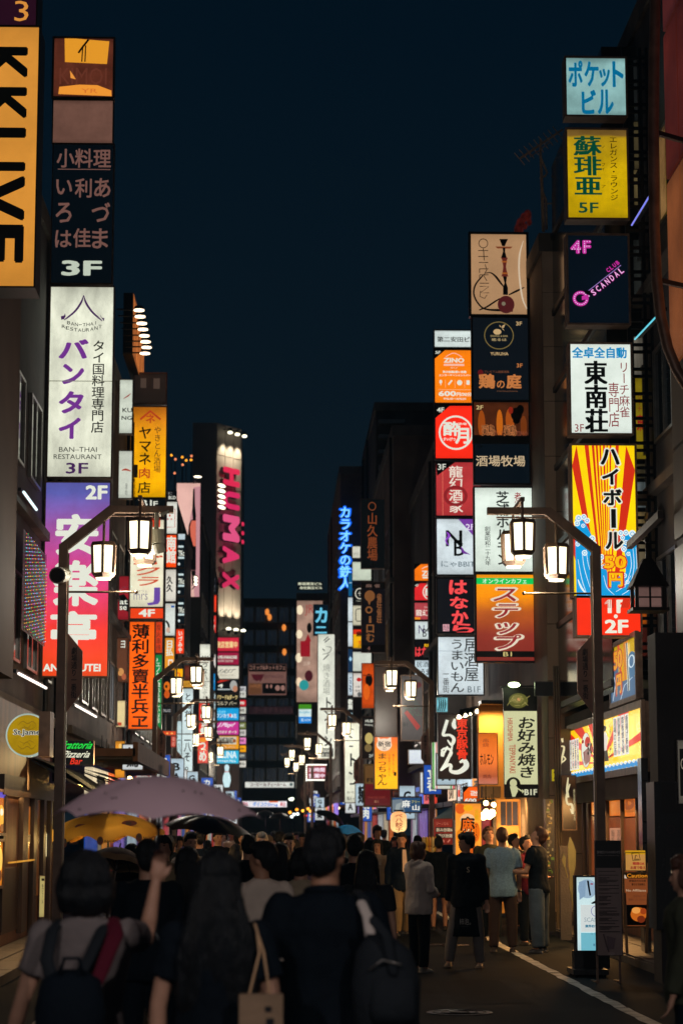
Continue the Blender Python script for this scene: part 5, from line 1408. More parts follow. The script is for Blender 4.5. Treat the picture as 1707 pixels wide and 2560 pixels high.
# ---- lamp row over the amber lit billboard, left
def lamp_row():
    X = -3.9
    fc = wall_face(327, 782, 356, 930, X)
    root = thing('billboard', 'amber lit billboard seen edge-on under a receding row of spot lamps', 'billboard', fc.O + fc.U * .5)
    m = MB(); O, U, V = fc.O, fc.U, fc.V
    m.add([O + Vector((.06, 0, 0)), O + U + Vector((.06, 0, 0)), O + U + V + Vector((.06, 0, 0)), O + V + Vector((.06, 0, 0))], [(0, 1, 2, 3)])
    m.build('poster', glow((206, 116, 52), .9, .8, False, 1.5, stretch=(1, 3, 1)), root)  # light of the spot lamps is painted into the poster as glow
    m = MB(); m.box(X - .2, O.y, O.z, X + .05, (O + U).y, (O + V).z); m.build('backing', IRON, root)
    for px, py in ((348, 774), (351, 790), (355, 807), (358, 822), (361.5, 838), (364.5, 853), (367, 867), (363, 882)):
        q = PXp(px, py, -3.35)
        m = MB(); m.bar((X + .02, q.y, q.z), q, .03); m.cyl(q + Vector((0, 0, .08)), q, .10, 10, r2=.13); o = m.build('spot_lamp', IRON, root)
        g = MB(); g.cyl(q - Vector((0, 0, .005)), q - Vector((0, 0, .03)), .125, 12); g.build('bulb', glow((255, 226, 190), 3.5, .05, False), o)
lamp_row()
# ---- pink billboard
def pink():
    d = 92
    fc = front_face(441, 1208, 500, 1492, d)
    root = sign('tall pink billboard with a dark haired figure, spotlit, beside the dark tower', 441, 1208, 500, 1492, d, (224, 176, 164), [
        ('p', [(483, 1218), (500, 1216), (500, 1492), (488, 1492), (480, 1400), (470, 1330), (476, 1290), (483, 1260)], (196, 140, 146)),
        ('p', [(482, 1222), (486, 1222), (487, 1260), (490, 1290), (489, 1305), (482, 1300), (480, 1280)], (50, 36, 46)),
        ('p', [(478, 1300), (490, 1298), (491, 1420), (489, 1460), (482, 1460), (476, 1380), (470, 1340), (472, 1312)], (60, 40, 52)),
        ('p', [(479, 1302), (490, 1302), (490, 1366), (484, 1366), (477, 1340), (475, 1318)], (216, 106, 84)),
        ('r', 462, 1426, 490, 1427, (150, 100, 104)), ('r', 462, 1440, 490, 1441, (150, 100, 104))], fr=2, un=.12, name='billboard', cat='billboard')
pink()
def flood(px, py, d, w, h, tilt, label):
    p = P(px, py, d)
    k = d / F
    root = thing('flood_lamp', label, 'flood lamp', p)
    m = MB(); m.ell(p + Vector((0, 0, .05)), (w * k * .55, .12, h * k * .6), rot=Matrix.Rotation(tilt, 3, 'Y')); m.bar(p + Vector((0, .1, 0)), p + Vector((-.2, 1.0, -.1)), .03); m.build('housing', IRON, root, True)
    m = MB(); m.ell(p + Vector((0, -.1, 0)), (w * k * .5, .06, h * k * .5), rot=Matrix.Rotation(tilt, 3, 'Y')); m.build('lens', glow((255, 238, 206), 3.0, .05, False), root, True)
for i, py in enumerate((1215, 1228, 1242, 1256, 1269)):
    flood(554.5, py, 112, 20, 9, R(18), '%s of five oval flood lamps before the pink letter' % ('topmost', 'second', 'middle', 'fourth', 'lowest')[i])
for i, py in enumerate((1445, 1452, 1461)):
    flood(490, py, 90, 10, 7, R(35), '%s of three small flood lamps at the pink billboard foot' % ('topmost', 'middle', 'lowest')[i])
flood(495, 1193, 90, 20, 6, R(3), 'single oval flood lamp above the pink billboard')
flood(501, 1540, 96, 10, 6, 0, 'upper small lamp on the grey pipe wall')
flood(501, 1548, 96, 10, 6, 0, 'lower small lamp on the grey pipe wall')
for i, (px, py) in enumerate(((429, 1138), (439, 1148), (456, 1143), (457, 1162), (466, 1151), (479, 1140), (478, 1150), (437, 1183))):
    c = (250, 160, 40) if i % 2 == 0 else (210, 120, 80)
    p = P(px, py, 104)
    m = MB(); m.ell(p, (.06, .06, .06), 10, 6)
    rl = solo('roof_light', m, glow(c, 2, .05, False), ('small %s roof light, number-like dot %s of the cluster left of the dark tower' % ('amber' if i % 2 == 0 else 'dull orange', ('highest', 'second', 'third', 'fourth', 'fifth', 'sixth', 'seventh', 'lowest')[i])).replace('number-like ', ''), 'roof light', p, 'roof lights left of the dark tower', smooth=True)
    q = MB(); q.cyl(p - Vector((0, 0, 1.2)), p - Vector((0, 0, .05)), .02, 6); q.build('rod', IRON, rl)

# ---- bulb curtain, neon tubes
def led():
    fc = wall_face(48, 1356, 106, 1596, -3.9)
    root = thing('bulb_curtain', 'dark curtain of tiny coloured bulbs hanging beside the magenta light box', 'light curtain', fc.at(77, 1596))
    m = MB(); m.add([fc.at(48, 1596, .05), fc.at(106, 1596, .05), fc.at(106, 1356, .05), fc.at(48, 1356, .05)], [(0, 1, 2, 3)]); m.build('backing', BLACK, root)
    cols = [(90, 220, 220), (250, 170, 40), (180, 140, 230), (60, 200, 90), (230, 60, 60), (250, 200, 80), (110, 200, 250), (240, 110, 200)]
    ms = MB()
    row = 0
    y = 1360
    while y < 1640:
        c = cols[row % len(cols)]
        for i in range(15):
            x = 51 + i * 3.8
            yy = y + i * 4.6 - 30
            if 1360 < yy < 1592:
                cc = c if random.random() < .7 else random.choice(cols)
                p = fc.at(x, yy, .08)
                k = .0075
                ms.add([p + Vector(v) * k for v in ((-1, 0, 0), (1, 0, 0), (0, -1, 0), (0, 1, 0), (0, 0, -1), (0, 0, 1))], [(0, 2, 4), (2, 1, 4), (1, 3, 4), (3, 0, 4), (2, 0, 5), (1, 2, 5), (3, 1, 5), (0, 3, 5)], ink(cc, 1.6))
        y += 8.6
        row += 1
    tag(ms.build('bulb', None, root), kind='stuff')
    w = MB()
    for i in range(15):
        w.bar(fc.at(51 + i * 3.8, 1596, .07), fc.at(51 + i * 3.8, 1356, .07), .006)
    tag(w.build('wire', IRON, root), kind='stuff')
led()
def neon_tube(a, b, X, c, label, r=.022, k=2.2):
    p, q = PXp(a[0], a[1], X), PXp(b[0], b[1], X)
    root = thing('neon_tube', label, 'light tube', (p + q) / 2)
    m = MB(); m.cyl(p, q, r, 8); m.build('tube', glow(c, k, .1, True), root)
    m = MB(); m.bar(p + Vector((-.06 * (1 if X < 0 else -1), 0, .04)), q + Vector((-.06 * (1 if X < 0 else -1), 0, .04)), .05); m.build('holder', IRON, root)
neon_tube((60, 1230), (92, 1274), -3.8, (206, 232, 236), 'white fluorescent tube high beside the magenta light box', k=1.6)
neon_tube((48, 1684), (116, 1720), -3.75, (240, 226, 216), 'white fluorescent tube above the yellow round pub sign')
neon_tube((191, 1764), (241, 1792), -3.8, (245, 232, 220), 'white fluorescent tube below the magenta light box')
neon_tube((1578, 563), (1624, 487), 5.0, (120, 130, 240), 'violet light tube climbing behind the steel ladder frame', r=.012, k=1.1)
neon_tube((1586, 848), (1650, 780), 5.0, (60, 190, 210), 'cyan light tube climbing behind the steel ladder frame', r=.012, k=1.1)
# ================================================================== SHOP FRONTS AND LOW SIGNS
WOODR = diff('stained_wood', (.16, .065, .025), .45, 0, .4, 4, .2, 30, stretch=(1, 1, .15))
WOODB = diff('brown_wood_trim', (.05, .028, .016), .45, 0, .4, 4, .2, 30, stretch=(1, 1, .15))
def wpanel(root, name, x0, y0, x1, y1, X, mat, thick=.03, out=.0):
    fc = wall_face(x0, y0, x1, y1, X)
    O, U, V, N = fc.O, fc.U, fc.V, fc.N
    m = MB()
    vs = [O + U * u + V * v + N * n for n in (out, out + thick) for v in (0, 1) for u in (0, 1)]
    m.add(vs, [(0, 2, 3, 1), (4, 5, 7, 6), (0, 1, 5, 4), (1, 3, 7, 5), (3, 2, 6, 7), (2, 0, 4, 6)])
    return m.build(name, mat, root), fc
# --- wooden pub front, left
pub = thing('pub', 'warm lit wooden pub front with tall glazed doors under the yellow round sign', 'pub front', (-3.9, 34, 0))
m = MB(); m.box(-6.5, 29.0, 0.095, -3.93, 37.6, 3.6); m.build('wall', WOODR, pub)
for x0, x1 in ((44, 57), (72, 80), (-6, 0), (97, 103), (114, 118), (128, 133)):
    wpanel(pub, 'door_frame', x0, 1990, x1, 2330, -3.93, WOODB, .08)
wpanel(pub, 'lintel', -6, 1950, 133, 1996, -3.93, WOODB, .1)
wpanel(pub, 'lit_pane', 58, 2016, 71, 2150, -3.93, glow((178, 100, 26), .9, .4, True, 1.5))
wpanel(pub, 'lit_pane', 103.5, 1986, 113, 2066, -3.93, glow((250, 190, 90), 1.1, .4, True, 1.5))
wpanel(pub, 'lit_pane', 103.5, 2084, 113, 2142, -3.93, glow((255, 236, 180), 1.1, .2, True, 1.5))
wpanel(pub, 'lit_pane', 118.5, 1986, 127.5, 2134, -3.93, glow((255, 220, 140), 1.2, .4, True, 1.5))
wpanel(pub, 'wall_panel', 81, 2000, 96, 2240, -3.93, glow((96, 52, 20), .7, .6, False, 2), .02)  # plain wall; the warm light on it is painted in as glow
wpanel(pub, 'door_panel', 1, 2010, 43, 2150, -3.93, WOODR, .02)
wpanel(pub, 'door_panel', 1, 2170, 43, 2330, -3.93, WOODB, .02)
o, fc = wpanel(pub, 'paper_notice', 58, 2087, 71, 2106, -3.93, paint((220, 190, 120)), .004, .035)
mm = MB(); fc.lay = 0; draw(fc, [('t', '営業時間', 59, 2089, 70, 2094, (80, 50, 20)), ('t', '10:00', 61, 2097, 69, 2103, (40, 30, 20))], [mm, mm], paint, .045); mm.build('lettering', None, o)
wpanel(pub, 'brass_rail', 12, 2151, 72, 2155, -3.93, glow((240, 170, 60), .8, .3, False), .05, .05)  # the shine on the brass is painted in as glow
sign('orange food poster in the pub window at the frame edge', -14, 1980, 13, 2082, 34, (190, 100, 20), [('d', 3, 2040, 8, 28, (240, 180, 60)), ('d', 4, 2030, 4, 9, (250, 240, 210)), ('d', 6, 2070, 6, 10, (120, 60, 20)), ('r', -14, 1980, 13, 1994, (80, 70, 190))], face=wall_face(-14, 1980, 13, 2082, -3.86), un=.4, fr=1)
sign('second orange food poster below the first at the frame edge', -14, 2105, 7, 2215, 34, (220, 130, 30), [('d', 0, 2150, 6, 30, (250, 200, 90)), ('d', 0, 2190, 5, 14, (110, 60, 30))], face=wall_face(-14, 2105, 7, 2215, -3.86), un=.4, fr=1)
sign('narrow white menu board leaning by the pub door', 100, 2190, 112, 2292, 33, (206, 190, 120), [('v', '生ビール', 105, 2210, 110, 2260, (40, 36, 30)), ('r', 104, 2196, 111, 2202, (60, 50, 40))], k=.6, fr=1, depth=.04)
# round pub sign
def round_sign():
    d = 30
    c = P(70, 1838, d)
    k = d / F
    root = thing('round_sign', 'yellow round pub sign with blackletter lettering and a pale rim', 'sign', c - Vector((0, 0, 54 * k)))
    m = MB(); m.cyl(c + Vector((0, .16, 0)), c + Vector((0, -.01, 0)), 54 * k, 40); m.build('drum', glow((176, 196, 184), .9, .1), root)
    m = MB(); m.cyl(c + Vector((0, -.011, 0)), c + Vector((0, -.02, 0)), 50 * k, 40); m.build('panel', glow((172, 136, 6), .95, .25, True, 4), root)
    fc = Face(16, 1784, 124, 1892, c + Vector((-54 * k, -.02, -54 * k)), (108 * k, 0, 0), (0, 0, 108 * k))
    mm = [MB(), MB()]
    og = (120, 92, 6)
    curls = []
    for sy in (1, -1):
        for q in ([(46, 30, 1), (58, 20, 2), (70, 26, 2), (82, 20, 2), (92, 30, 1)], [(50, 40, 1), (62, 34, 1.6), (76, 40, 1.6), (88, 34, 1)], [(60, 28, 1), (66, 36, 1.5), (74, 34, 1.5), (78, 26, 1)]):
            curls.append(('l',) + brush([(x, 1838 + sy * (54 - y), w) for x, y, w in q]) + (og,))
    draw(fc, curls + [('t', 'St.James', 34, 1823, 110, 1842, (206, 206, 190), {'b': .08, 'min': .12}), ('t', 'St.James', 35, 1824, 109, 1841, (34, 34, 60), {'b': .03, 'min': .12})], mm, ink)
    mm[0].build('lettering', None, root); mm[1].build('artwork', None, root)
    m = MB(); a, b = P(102, 1780, d - .08), P(128, 1892, d - .08); m.box(a.x, d - .25, b.z, b.x, d + .25, a.z); m.build('side_box', STEEL, root)
    m = MB(); m.tube([c - Vector((0, 0, 54 * k)), P(73, 1940, d), P(72, 1975, d)], .012, 6); m.build('hanging_chain', BRASS, root)
round_sign()
sign('black board of a trattoria with green, white and red handwriting', 158, 1852, 234, 1912, 36, (6, 10, 12), [
    ('t', 'Trattoria', 150, 1853, 233, 1872, (30, 220, 70), {'b': .03, 's': .15}), ('t', 'Pizzeria', 160, 1877, 227, 1894, (226, 226, 200), {'b': .03, 's': .15}), ('t', 'Bar', 178, 1895, 207, 1911, (230, 50, 30), {'b': .03, 's': .15})], fr=1, un=.05)
# lettering above starts behind the lamp post
m = MB(); m.box(-3.9, 42, 3.15, -2.75, 57, 3.3); m.box(-2.80, 42, 3.05, -2.7, 57, 3.42)
ca = solo('entrance_canopy', m, diff('canopy_wood', (.22, .10, .05), .6, 0, .3, 2), 'long wooden entrance canopy with dark slats above the trattoria board', 'canopy', (-3.3, 49, 3.05))
for i in range(24):
    q = MB(); q.box(-3.88, 42.2 + i * .6, 3.10, -2.82, 42.26 + i * .6, 3.148); q.build('slat', WOODB, ca)
def awning(label, X0, X1, Y0, Y1, z0, z1, mat):
    m = MB()
    n = max(2, int((Y1 - Y0) / .8))
    vs = []
    for i in range(n + 1):
        y = Y0 + (Y1 - Y0) * i / n
        sag = .03 * math.sin(i * 2.1)
        vs += [(X0, y, z1), ((X0 + X1) / 2, y, (z0 + z1) / 2 + .05 + sag), (X1, y, z0), (X1, y + .01, z0 - .22 + sag), (X1 - .02 * (1 if X1 > X0 else -1), y, z0 - .02), (X0, y, z1 - .03)]
    for i in range(n):
        for k in range(5):
            m_ = i * 6 + k
            m.add([], [])
            m.f.append((m_, m_ + 1, m_ + 7, m_ + 6)); m.m.append(0)
    m.v = vs
    r = solo('awning', m, mat, label, 'awning', ((X0 + X1) / 2, (Y0 + Y1) / 2, z0))
    for y in (Y0 + .05, Y1 - .05):
        q = MB(); q.bar((X0, y, z1 - .06), (X1, y, z0 - .05), .03); q.build('support_arm', IRON, r)
    return r
CLD = diff('dark_awning_cloth', (.02, .03, .028), .8, 0, .3, 5)
awning('dark green awning over the pub tables', -3.9, -2.9, 34.5, 39, 2.35, 2.9, CLD)
awning('striped dark awning beyond the trattoria board', -3.9, -3.0, 43, 48, 2.6, 2.95, CLD)
awning('teal awning beside the orange nobori banner', 4.6, 3.7, 46, 52, 2.0, 2.45, diff('teal_cloth', (.01, .09, .10), .8, 0, .2, 5))
def bulb(px, py, d, r, c, k, label, group=None, name='hanging_bulb'):
    p = P(px, py, d)
    root = thing(name, label, 'lamp', p, group)
    m = MB(); m.ell(p, (r, r, r * 1.1), 12, 8); m.build('bulb', glow(c, k, .05), root, True)
    m = MB(); m.cyl(p + Vector((0, 0, r)), p + Vector((0, 0, r + .07)), r * .45, 8); m.cyl(p + Vector((0, 0, r + .07)), p + Vector((0, 0, r + .3)), .008, 6); m.build('socket', IRON, root)
bulb(203, 1961, 40, .05, (255, 190, 90), 30, 'bare warm bulb under the dark green awning')
bulb(325, 1948, 50, .06, (255, 210, 130), 30, 'bare bright bulb touching the purple umbrella outline')
bulb(255, 1888, 44, .10, (230, 160, 20), 3, 'larger yellow globe lamp behind the trattoria board')
bulb(267, 1892, 46, .07, (220, 150, 20), 3, 'smaller yellow globe lamp behind the trattoria board')
for i, (x, y) in enumerate(((1214, 2032), (1222, 2038), (1229, 2033), (1208, 2040), (1233, 2012), (1214, 2008))):
    bulb(x, y, 43.2, .075 if i < 4 else .05, (255, 206, 130), 16, '%s bare bulb of the bright cluster by the nobori banner' % ('first', 'lowest', 'third', 'small low', 'upper', 'upper rear')[i], 'bulb cluster by the nobori banner')
sign('amber lit poster of a seated figure by the canopy end', 289, 1853, 312, 1944, 50, (232, 150, 40), [('d', 302, 1885, 6, 12, (120, 60, 20)), ('p', [(293, 1905), (306, 1896), (311, 1915), (296, 1922)], (90, 44, 18)), ('d', 301, 1866, 4, 7, (250, 200, 110))], fr=1.5, un=.4)
# --- parasols
def parasol(label, px, py, d, r, h, mat, n=8, logo=None, name='parasol', tilt=(0, 0), pole=2.2, sag=.25, mat2=None, cat='umbrella', handle=True, val=.0):
    """canopy apex at photo point px,py"""
    c = P(px, py, d)
    root = thing(name, label, cat, c - Vector((0, 0, pole)))
    T = Matrix.Rotation(tilt[0], 3, 'X') @ Matrix.Rotation(tilt[1], 3, 'Y')
    def pt(a, t, dz=0.0):
        # t 0..1 from apex to rim; ribs straight-ish, panels sag between them
        k = a * n / (2 * math.pi)
        fr_ = abs((k % 1) - .5) * 2
        rr = r * t * (1 - (1 - fr_ ** 2) * .07 * t)
        z = -h * (t ** 2.0) + (1 - fr_ ** 2) * .06 * t * r - dz
        return c + T @ Vector((rr * math.cos(a), rr * math.sin(a), z))
    m = MB()
    N_, K = n * 6, 9
    vs = [c + T @ Vector((0, 0, 0))]
    for j in range(1, K + 1):
        for i in range(N_):
            vs.append(pt(2 * math.pi * i / N_ + math.pi / n, j / K))
    fs = [(0, 1 + i, 1 + (i + 1) % N_) for i in range(N_)]
    ms = [0] * N_
    for j in range(K - 1):
        for i in range(N_):
            fs.append((1 + j * N_ + i, 1 + (j + 1) * N_ + i, 1 + (j + 1) * N_ + (i + 1) % N_, 1 + j * N_ + (i + 1) % N_))
            ms.append(1 if (mat2 and j >= K - 3) else 0)
    if val:
        b0 = 1 + (K - 1) * N_
        o_ = len(vs)
        for i in range(N_):
            vs.append(vs[b0 + i] - Vector((0, 0, val * (1 - .25 * math.cos(2 * math.pi * i * n / N_)))))
        for i in range(N_):
            fs.append((b0 + i, o_ + i, o_ + (i + 1) % N_, b0 + (i + 1) % N_)); ms.append(0)
    m.v, m.f, m.m = vs, fs, ms
    m.mats = [mat, mat2] if mat2 else [mat]
    m.build('canopy', None, root, True)
    rb = MB()
    for i in range(n):
        a = 2 * math.pi * i / n + math.pi / n
        rb.tube([pt(a, .02, .02), pt(a, .5, .02), pt(a, 1.0, .012)], .004, 5)
        rb.tube([c + T @ Vector((0, 0, -h * 1.25)), pt(a, .52, .02)], .003, 5)
    tag(rb.build('rib', IRON, root), kind='stuff')
    s = MB(); s.cyl(c + T @ Vector((0, 0, .05)), c + T @ Vector((0, 0, -pole)), .008 if handle else .02, 8); s.build('shaft', ALU if handle else IRON, root)
    if handle:
        s = MB(); e = c + T @ Vector((0, 0, -pole)); s.tube([e, e - Vector((0, 0, .08)), e + Vector((.02, 0, -.12)), e + Vector((.05, 0, -.10))], .012, 8); s.build('handle', BLACK, root)
    return root, c, T
YC = diff('yellow_parasol_cloth', (.72, .40, .05), .75, 0, .12, 3)
pr, pc, _ = parasol('yellow rum brand parasol with dark oval emblems and a scalloped valance', 272, 2034, 38, .98, .30, YC, 8, pole=2.15, handle=False, val=.17)
lm = [MB(), MB()]
for x0, x1, y0, rot in ((174, 196, 2103, .06), (262, 303, 2098, 0), (359, 389, 2090, -.22)):
    fc = front_face(x0 - 22, y0 - 6, x1, y0 + 14, 38 - (1.02 if x0 == 262 else .82))
    draw(fc, [('t', 'BACARDÍ', x0, y0, x1, y0 + 8, (60, 34, 20), B), ('d', x0 - 11, y0 + 4, 8 if x0 > 200 else 5, 11, (70, 14, 16)), ('d', x0 - 11, y0 + 1, 4, 5, (20, 12, 12))], lm, paint, .0)
for x, y, w in ((206, 2067, 18), (324, 2058, 19)):
    fc = front_face(x - 20, y - 9, x + 20, y + 9, 37.25)
    draw(fc, [('d', x, y, w, 7, (84, 20, 18)), ('d', x - 2, y, 8, 3.5, (30, 10, 12))], lm, paint, .0)
lm[0].build('lettering', None, pr); lm[1].build('emblem', None, pr)
m = MB(); m.cyl((pc.x, 38, .095), (pc.x, 38, .2), .3, 16); m.build('base', CONC, pr)
UC = diff('mauve_umbrella_cloth', (.90, .62, .72), .75, 0, .06, 3, .08, 60)
_n = UC.node_tree
_t = _n.nodes.new('ShaderNodeBsdfTranslucent'); _t.inputs[0].default_value = (.60, .34, .44, 1)
_x = _n.nodes.new('ShaderNodeMixShader'); _x.inputs[0].default_value = .28
_o = [q for q in _n.nodes if q.type == 'OUTPUT_MATERIAL'][0]
_n.links.new(_n.nodes['Principled BSDF'].outputs[0], _x.inputs[1]); _n.links.new(_t.outputs[0], _x.inputs[2]); _n.links.new(_x.outputs[0], _o.inputs[0])
up, uc, uT = parasol('large mauve umbrella with small dark flower dots held up in the crowd', 402, 1941, 9.6, .468, .185, UC, 8, name='umbrella', pole=.60, tilt=(R(.5), R(1.5)))
fl = MB()
for i in range(46):
    a, t = random.uniform(0, 2 * math.pi), random.choice((.35, .52, .68, .82, .94))
    k = a * 8 / (2 * math.pi)
    fr_ = abs((k % 1) - .5) * 2
    rr = .468 * t * (1 - (1 - fr_ ** 2) * .07 * t)
    z = -.185 * (t ** 2.0) + (1 - fr_ ** 2) * .06 * t * .45 + .004
    p = uc + uT @ Vector((rr * math.cos(a), rr * math.sin(a), z))
    fl.ell(p, (.0055, .0055, .004), 6, 4)
tag(fl.build('flower_print', diff('flower_dot', (.09, .05, .05), .8), up), kind='stuff')
parasol('grey umbrella with a beige border band behind the bobbed hair', 300, 2120, 22, .34, .19, diff('grey_umbrella', (.14, .09, .07), .8), 8, name='umbrella', pole=.7, tilt=(R(-12), R(8)), mat2=diff('beige_band', (.30, .19, .09), .8))
parasol('bright blue umbrella above the crowd before the white column', 868, 2062, 55, .42, .24, diff('blue_umbrella', (.02, .30, .62), .6), 8, name='umbrella', pole=.7)
parasol('black umbrella tilted over the crowd near the white column', 830, 2030, 60, .48, .22, BLACK, 8, name='umbrella', pole=.7, tilt=(0, R(24)))
parasol('black umbrella seen beneath the mauve canopy', 520, 2040, 20, .42, .14, BLACK, 8, name='umbrella', pole=.7, tilt=(R(4), R(6)))
parasol('dark umbrella far down the street before the pharmacy', 700, 2032, 90, .5, .25, BLACK, 8, name='umbrella', pole=.7)
parasol('dark umbrella next to the far one before the pharmacy', 664, 2026, 96, .5, .25, BLACK, 8, name='umbrella', pole=.7)

def point(loc, col, e_, r=.05, name='parasol_light'):
    ld = bpy.data.lights.new(name, 'POINT'); ld.color = col; ld.energy = e_; ld.shadow_soft_size = r
    lo = bpy.data.objects.new(name, ld); COL.objects.link(lo); lo.location = loc
point((pc.x - .2, 37.6, 1.55), (1, .62, .2), 16)  # warm lights added to brighten the parasol; no bulbs stand here
point((pc.x + .1, 36.2, 2.9), (1, .68, .28), 30)
# --- right side low signs
rb = (24, 12, 10)
sign('dark brown ramen light box with large white brush kana and red kanji', 1096, 1784, 1175, 1946, 46, (40, 20, 16), [
    ('l',) + brush([(1137, 1797, 5), (1134, 1812, 11), (1139, 1822, 7)]) + (W,), ('l',) + brush([(1118, 1800, 8), (1110, 1826, 8), (1108, 1838, 7), (1124, 1838, 6), (1134, 1848, 9), (1128, 1862, 7), (1118, 1850, 3)]) + (W,),
    ('l',) + brush([(1102, 1874, 3), (1108, 1884, 6), (1106, 1892, 4)]) + (W,), ('l',) + brush([(1118, 1866, 4), (1112, 1878, 5), (1103, 1890, 4), (1106, 1874, 5), (1120, 1872, 6), (1128, 1882, 6), (1122, 1894, 5)]) + (W,),
    ('l',) + brush([(1131, 1858, 3), (1126, 1880, 6), (1114, 1908, 9), (1101, 1926, 5), (1116, 1914, 8), (1126, 1914, 8), (1126, 1928, 8), (1146, 1930, 11), (1164, 1916, 14), (1160, 1902, 11), (1148, 1906, 5)]) + (W,),
    ('v', '東京豚骨', 1141, 1796, 1168, 1899, (232, 52, 28), {'b': .05})], fr=2, un=.3, frmat=BLACK)
m = MB(); a = P(1176, 1790, 46.3); b = P(1196, 1946, 46.3); m.box(a.x + .02, 46.1, b.z, b.x, 46.6, a.z); solo('sign_cabinet', m, BLACK, 'black blank cabinet directly beside the ramen light box', 'sign cabinet', (a.x, 46.3, b.z))
sign('white light box with green and red edge stripes behind the ramen sign', 1080, 1856, 1136, 1972, 52, (226, 228, 214), [('r', 1081, 1856, 1085, 1972, (60, 160, 40)), ('r', 1090, 1856, 1092, 1972, (220, 40, 70)), ('r', 1125, 1948, 1128, 1972, (60, 140, 40)), ('r', 1131, 1948, 1135, 1972, (220, 30, 50))], fr=2)
sign('cyan window shimmering above the ramen light box', 1091, 1744, 1118, 1780, 54, (120, 190, 200), [('l',) + brush([(1096 + i * 5, 1746, 2), (1098 + i * 5, 1762, 3), (1094 + i * 5, 1778, 2)]) + ((30, 50, 60),) for i in range(4)], fr=1, un=.4, scale=8)
sign('yellow striped food shop panel between ramen sign and orange box', 1175, 1826, 1195, 1914, 48, (206, 160, 40), [('d', 1184, 1856, 7, 9, (250, 220, 120)), ('l', [(1180, 1876), (1190, 1914)], 3, (240, 210, 110)), ('r', 1175, 1826, 1195, 1845, (30, 40, 40))], fr=1)
lampbar = thing('lamp_rail', 'angled black rail with four white spot lamps over the ramen light box', 'lamp rail', P(1170, 1784, 45.2))
m = MB(); m.bar(P(1150, 1776, 45.2), P(1225, 1762, 45.6), .05); m.build('rail', IRON, lampbar)
for px, py in ((1150, 1790), (1165, 1786), (1175, 1782), (1196, 1776)):
    p = P(px, py, 45.2); q = P(px + 9, py - 10, 45.2)
    m = MB(); m.cyl(q, p, .05, 10, r2=.075); o = m.build('spot_lamp', IRON, lampbar)
    m = MB(); m.ell(p, (.085, .05, .045), rot=Matrix.Rotation(R(-35), 3, 'Y')); m.build('bulb', glow((255, 236, 190), 12, .05), o, True)
# amber washed wall panel and entrance
amb = diff('ochre_plaster', (.62, .30, .07), .65, 0, .12, 3)
ab = thing('entrance', 'ochre plaster entrance wall washed by warm lamps behind the orange grill box', 'entrance wall', P(1228, 2000, 45))
a, b = P(1196, 1764, 45), P(1262, 1998, 45)
m = MB(); m.box(a.x, 45, b.z, b.x, 45.5, a.z); m.build('wall', amb, ab)
a2, b2 = P(1238, 1998, 43.8), P(1334, 2215, 43.8)
m = MB(); m.box(a2.x, 43.8, .095, b2.x, 43.95, a2.z); m.build('wall', amb, ab)
for i in range(4):
    x = P(1300 + i * 9, 2000, 43.7).x
    m = MB(); m.bar((x, 43.72, .1), (x, 43.72, a2.z), .06, .06); m.build('post', diff('orange_timber', (.42, .15, .03), .5), ab)
def arealamp(loc, rot, sx, sy, col, e, name='shop_light'):
    ld = bpy.data.lights.new(name, 'AREA'); ld.shape = 'RECTANGLE'; ld.size, ld.size_y = sx, sy; ld.color = col; ld.energy = e
    lo = bpy.data.objects.new(name, ld); COL.objects.link(lo); lo.location = loc; lo.rotation_euler = rot
    return lo
def spot(loc, tgt, col, e, ang=80, name='warm_spot'):
    ld = bpy.data.lights.new(name, 'SPOT'); ld.color = col; ld.energy = e; ld.spot_size = R(ang); ld.spot_blend = .7; ld.shadow_soft_size = .06
    lo = bpy.data.objects.new(name, ld); COL.objects.link(lo); lo.location = loc
    lo.rotation_euler = (Vector(tgt) - Vector(loc)).to_track_quat('-Z', 'Y').to_euler()
m = MB(); m.box(a.x, 44.4, a.z, b.x, 45.0, a.z + .08); m.build('light_trough', BLACK, ab)
for fx in (.25, .75):
    x = a.x + (b.x - a.x) * fx
    spot((x, 44.55, a.z - .03), (x, 45.0, a.z - 1.2), (1, .62, .22), 90, 120)
spot((P(1225, 2036, 43).x, 43.0, P(1225, 2036, 43).z), (b2.x - .2, 43.8, 1.2), (1, .62, .25), 110, 130)
spot((P(1285, 2000, 42.6).x, 42.4, 2.35), (P(1290, 2100, 43.8).x, 43.8, 1.2), (1, .58, .2), 80, 120)
sign('orange grill restaurant box tilted before the ochre wall', 1195, 1834, 1242, 1960, 44, (236, 112, 40), [('v', '串焼', 1206, 1846, 1222, 1868, (150, 60, 30)), ('t', 'ホルモン', 1199, 1884, 1233, 1912, (60, 26, 20), B), ('t', '焼肉', 1206, 1936, 1226, 1946, (120, 50, 30), B)], ramp=((0, (206, 130, 110)), (.2, (170, 84, 50)), (.5, (240, 120, 50)), (1, (226, 110, 30))), fr=2, un=.2)
m = MB(); a = P(1204, 1966, 44.4); b = P(1250, 1994, 44.4); m.box(a.x, 44.3, b.z, b.x, 44.7, a.z); solo('awning_box', m, BROWNW, 'brown box below the tilted orange grill sign', 'box', (a.x, 44.5, b.z))
cream, ol = (196, 196, 150), (46, 48, 38)
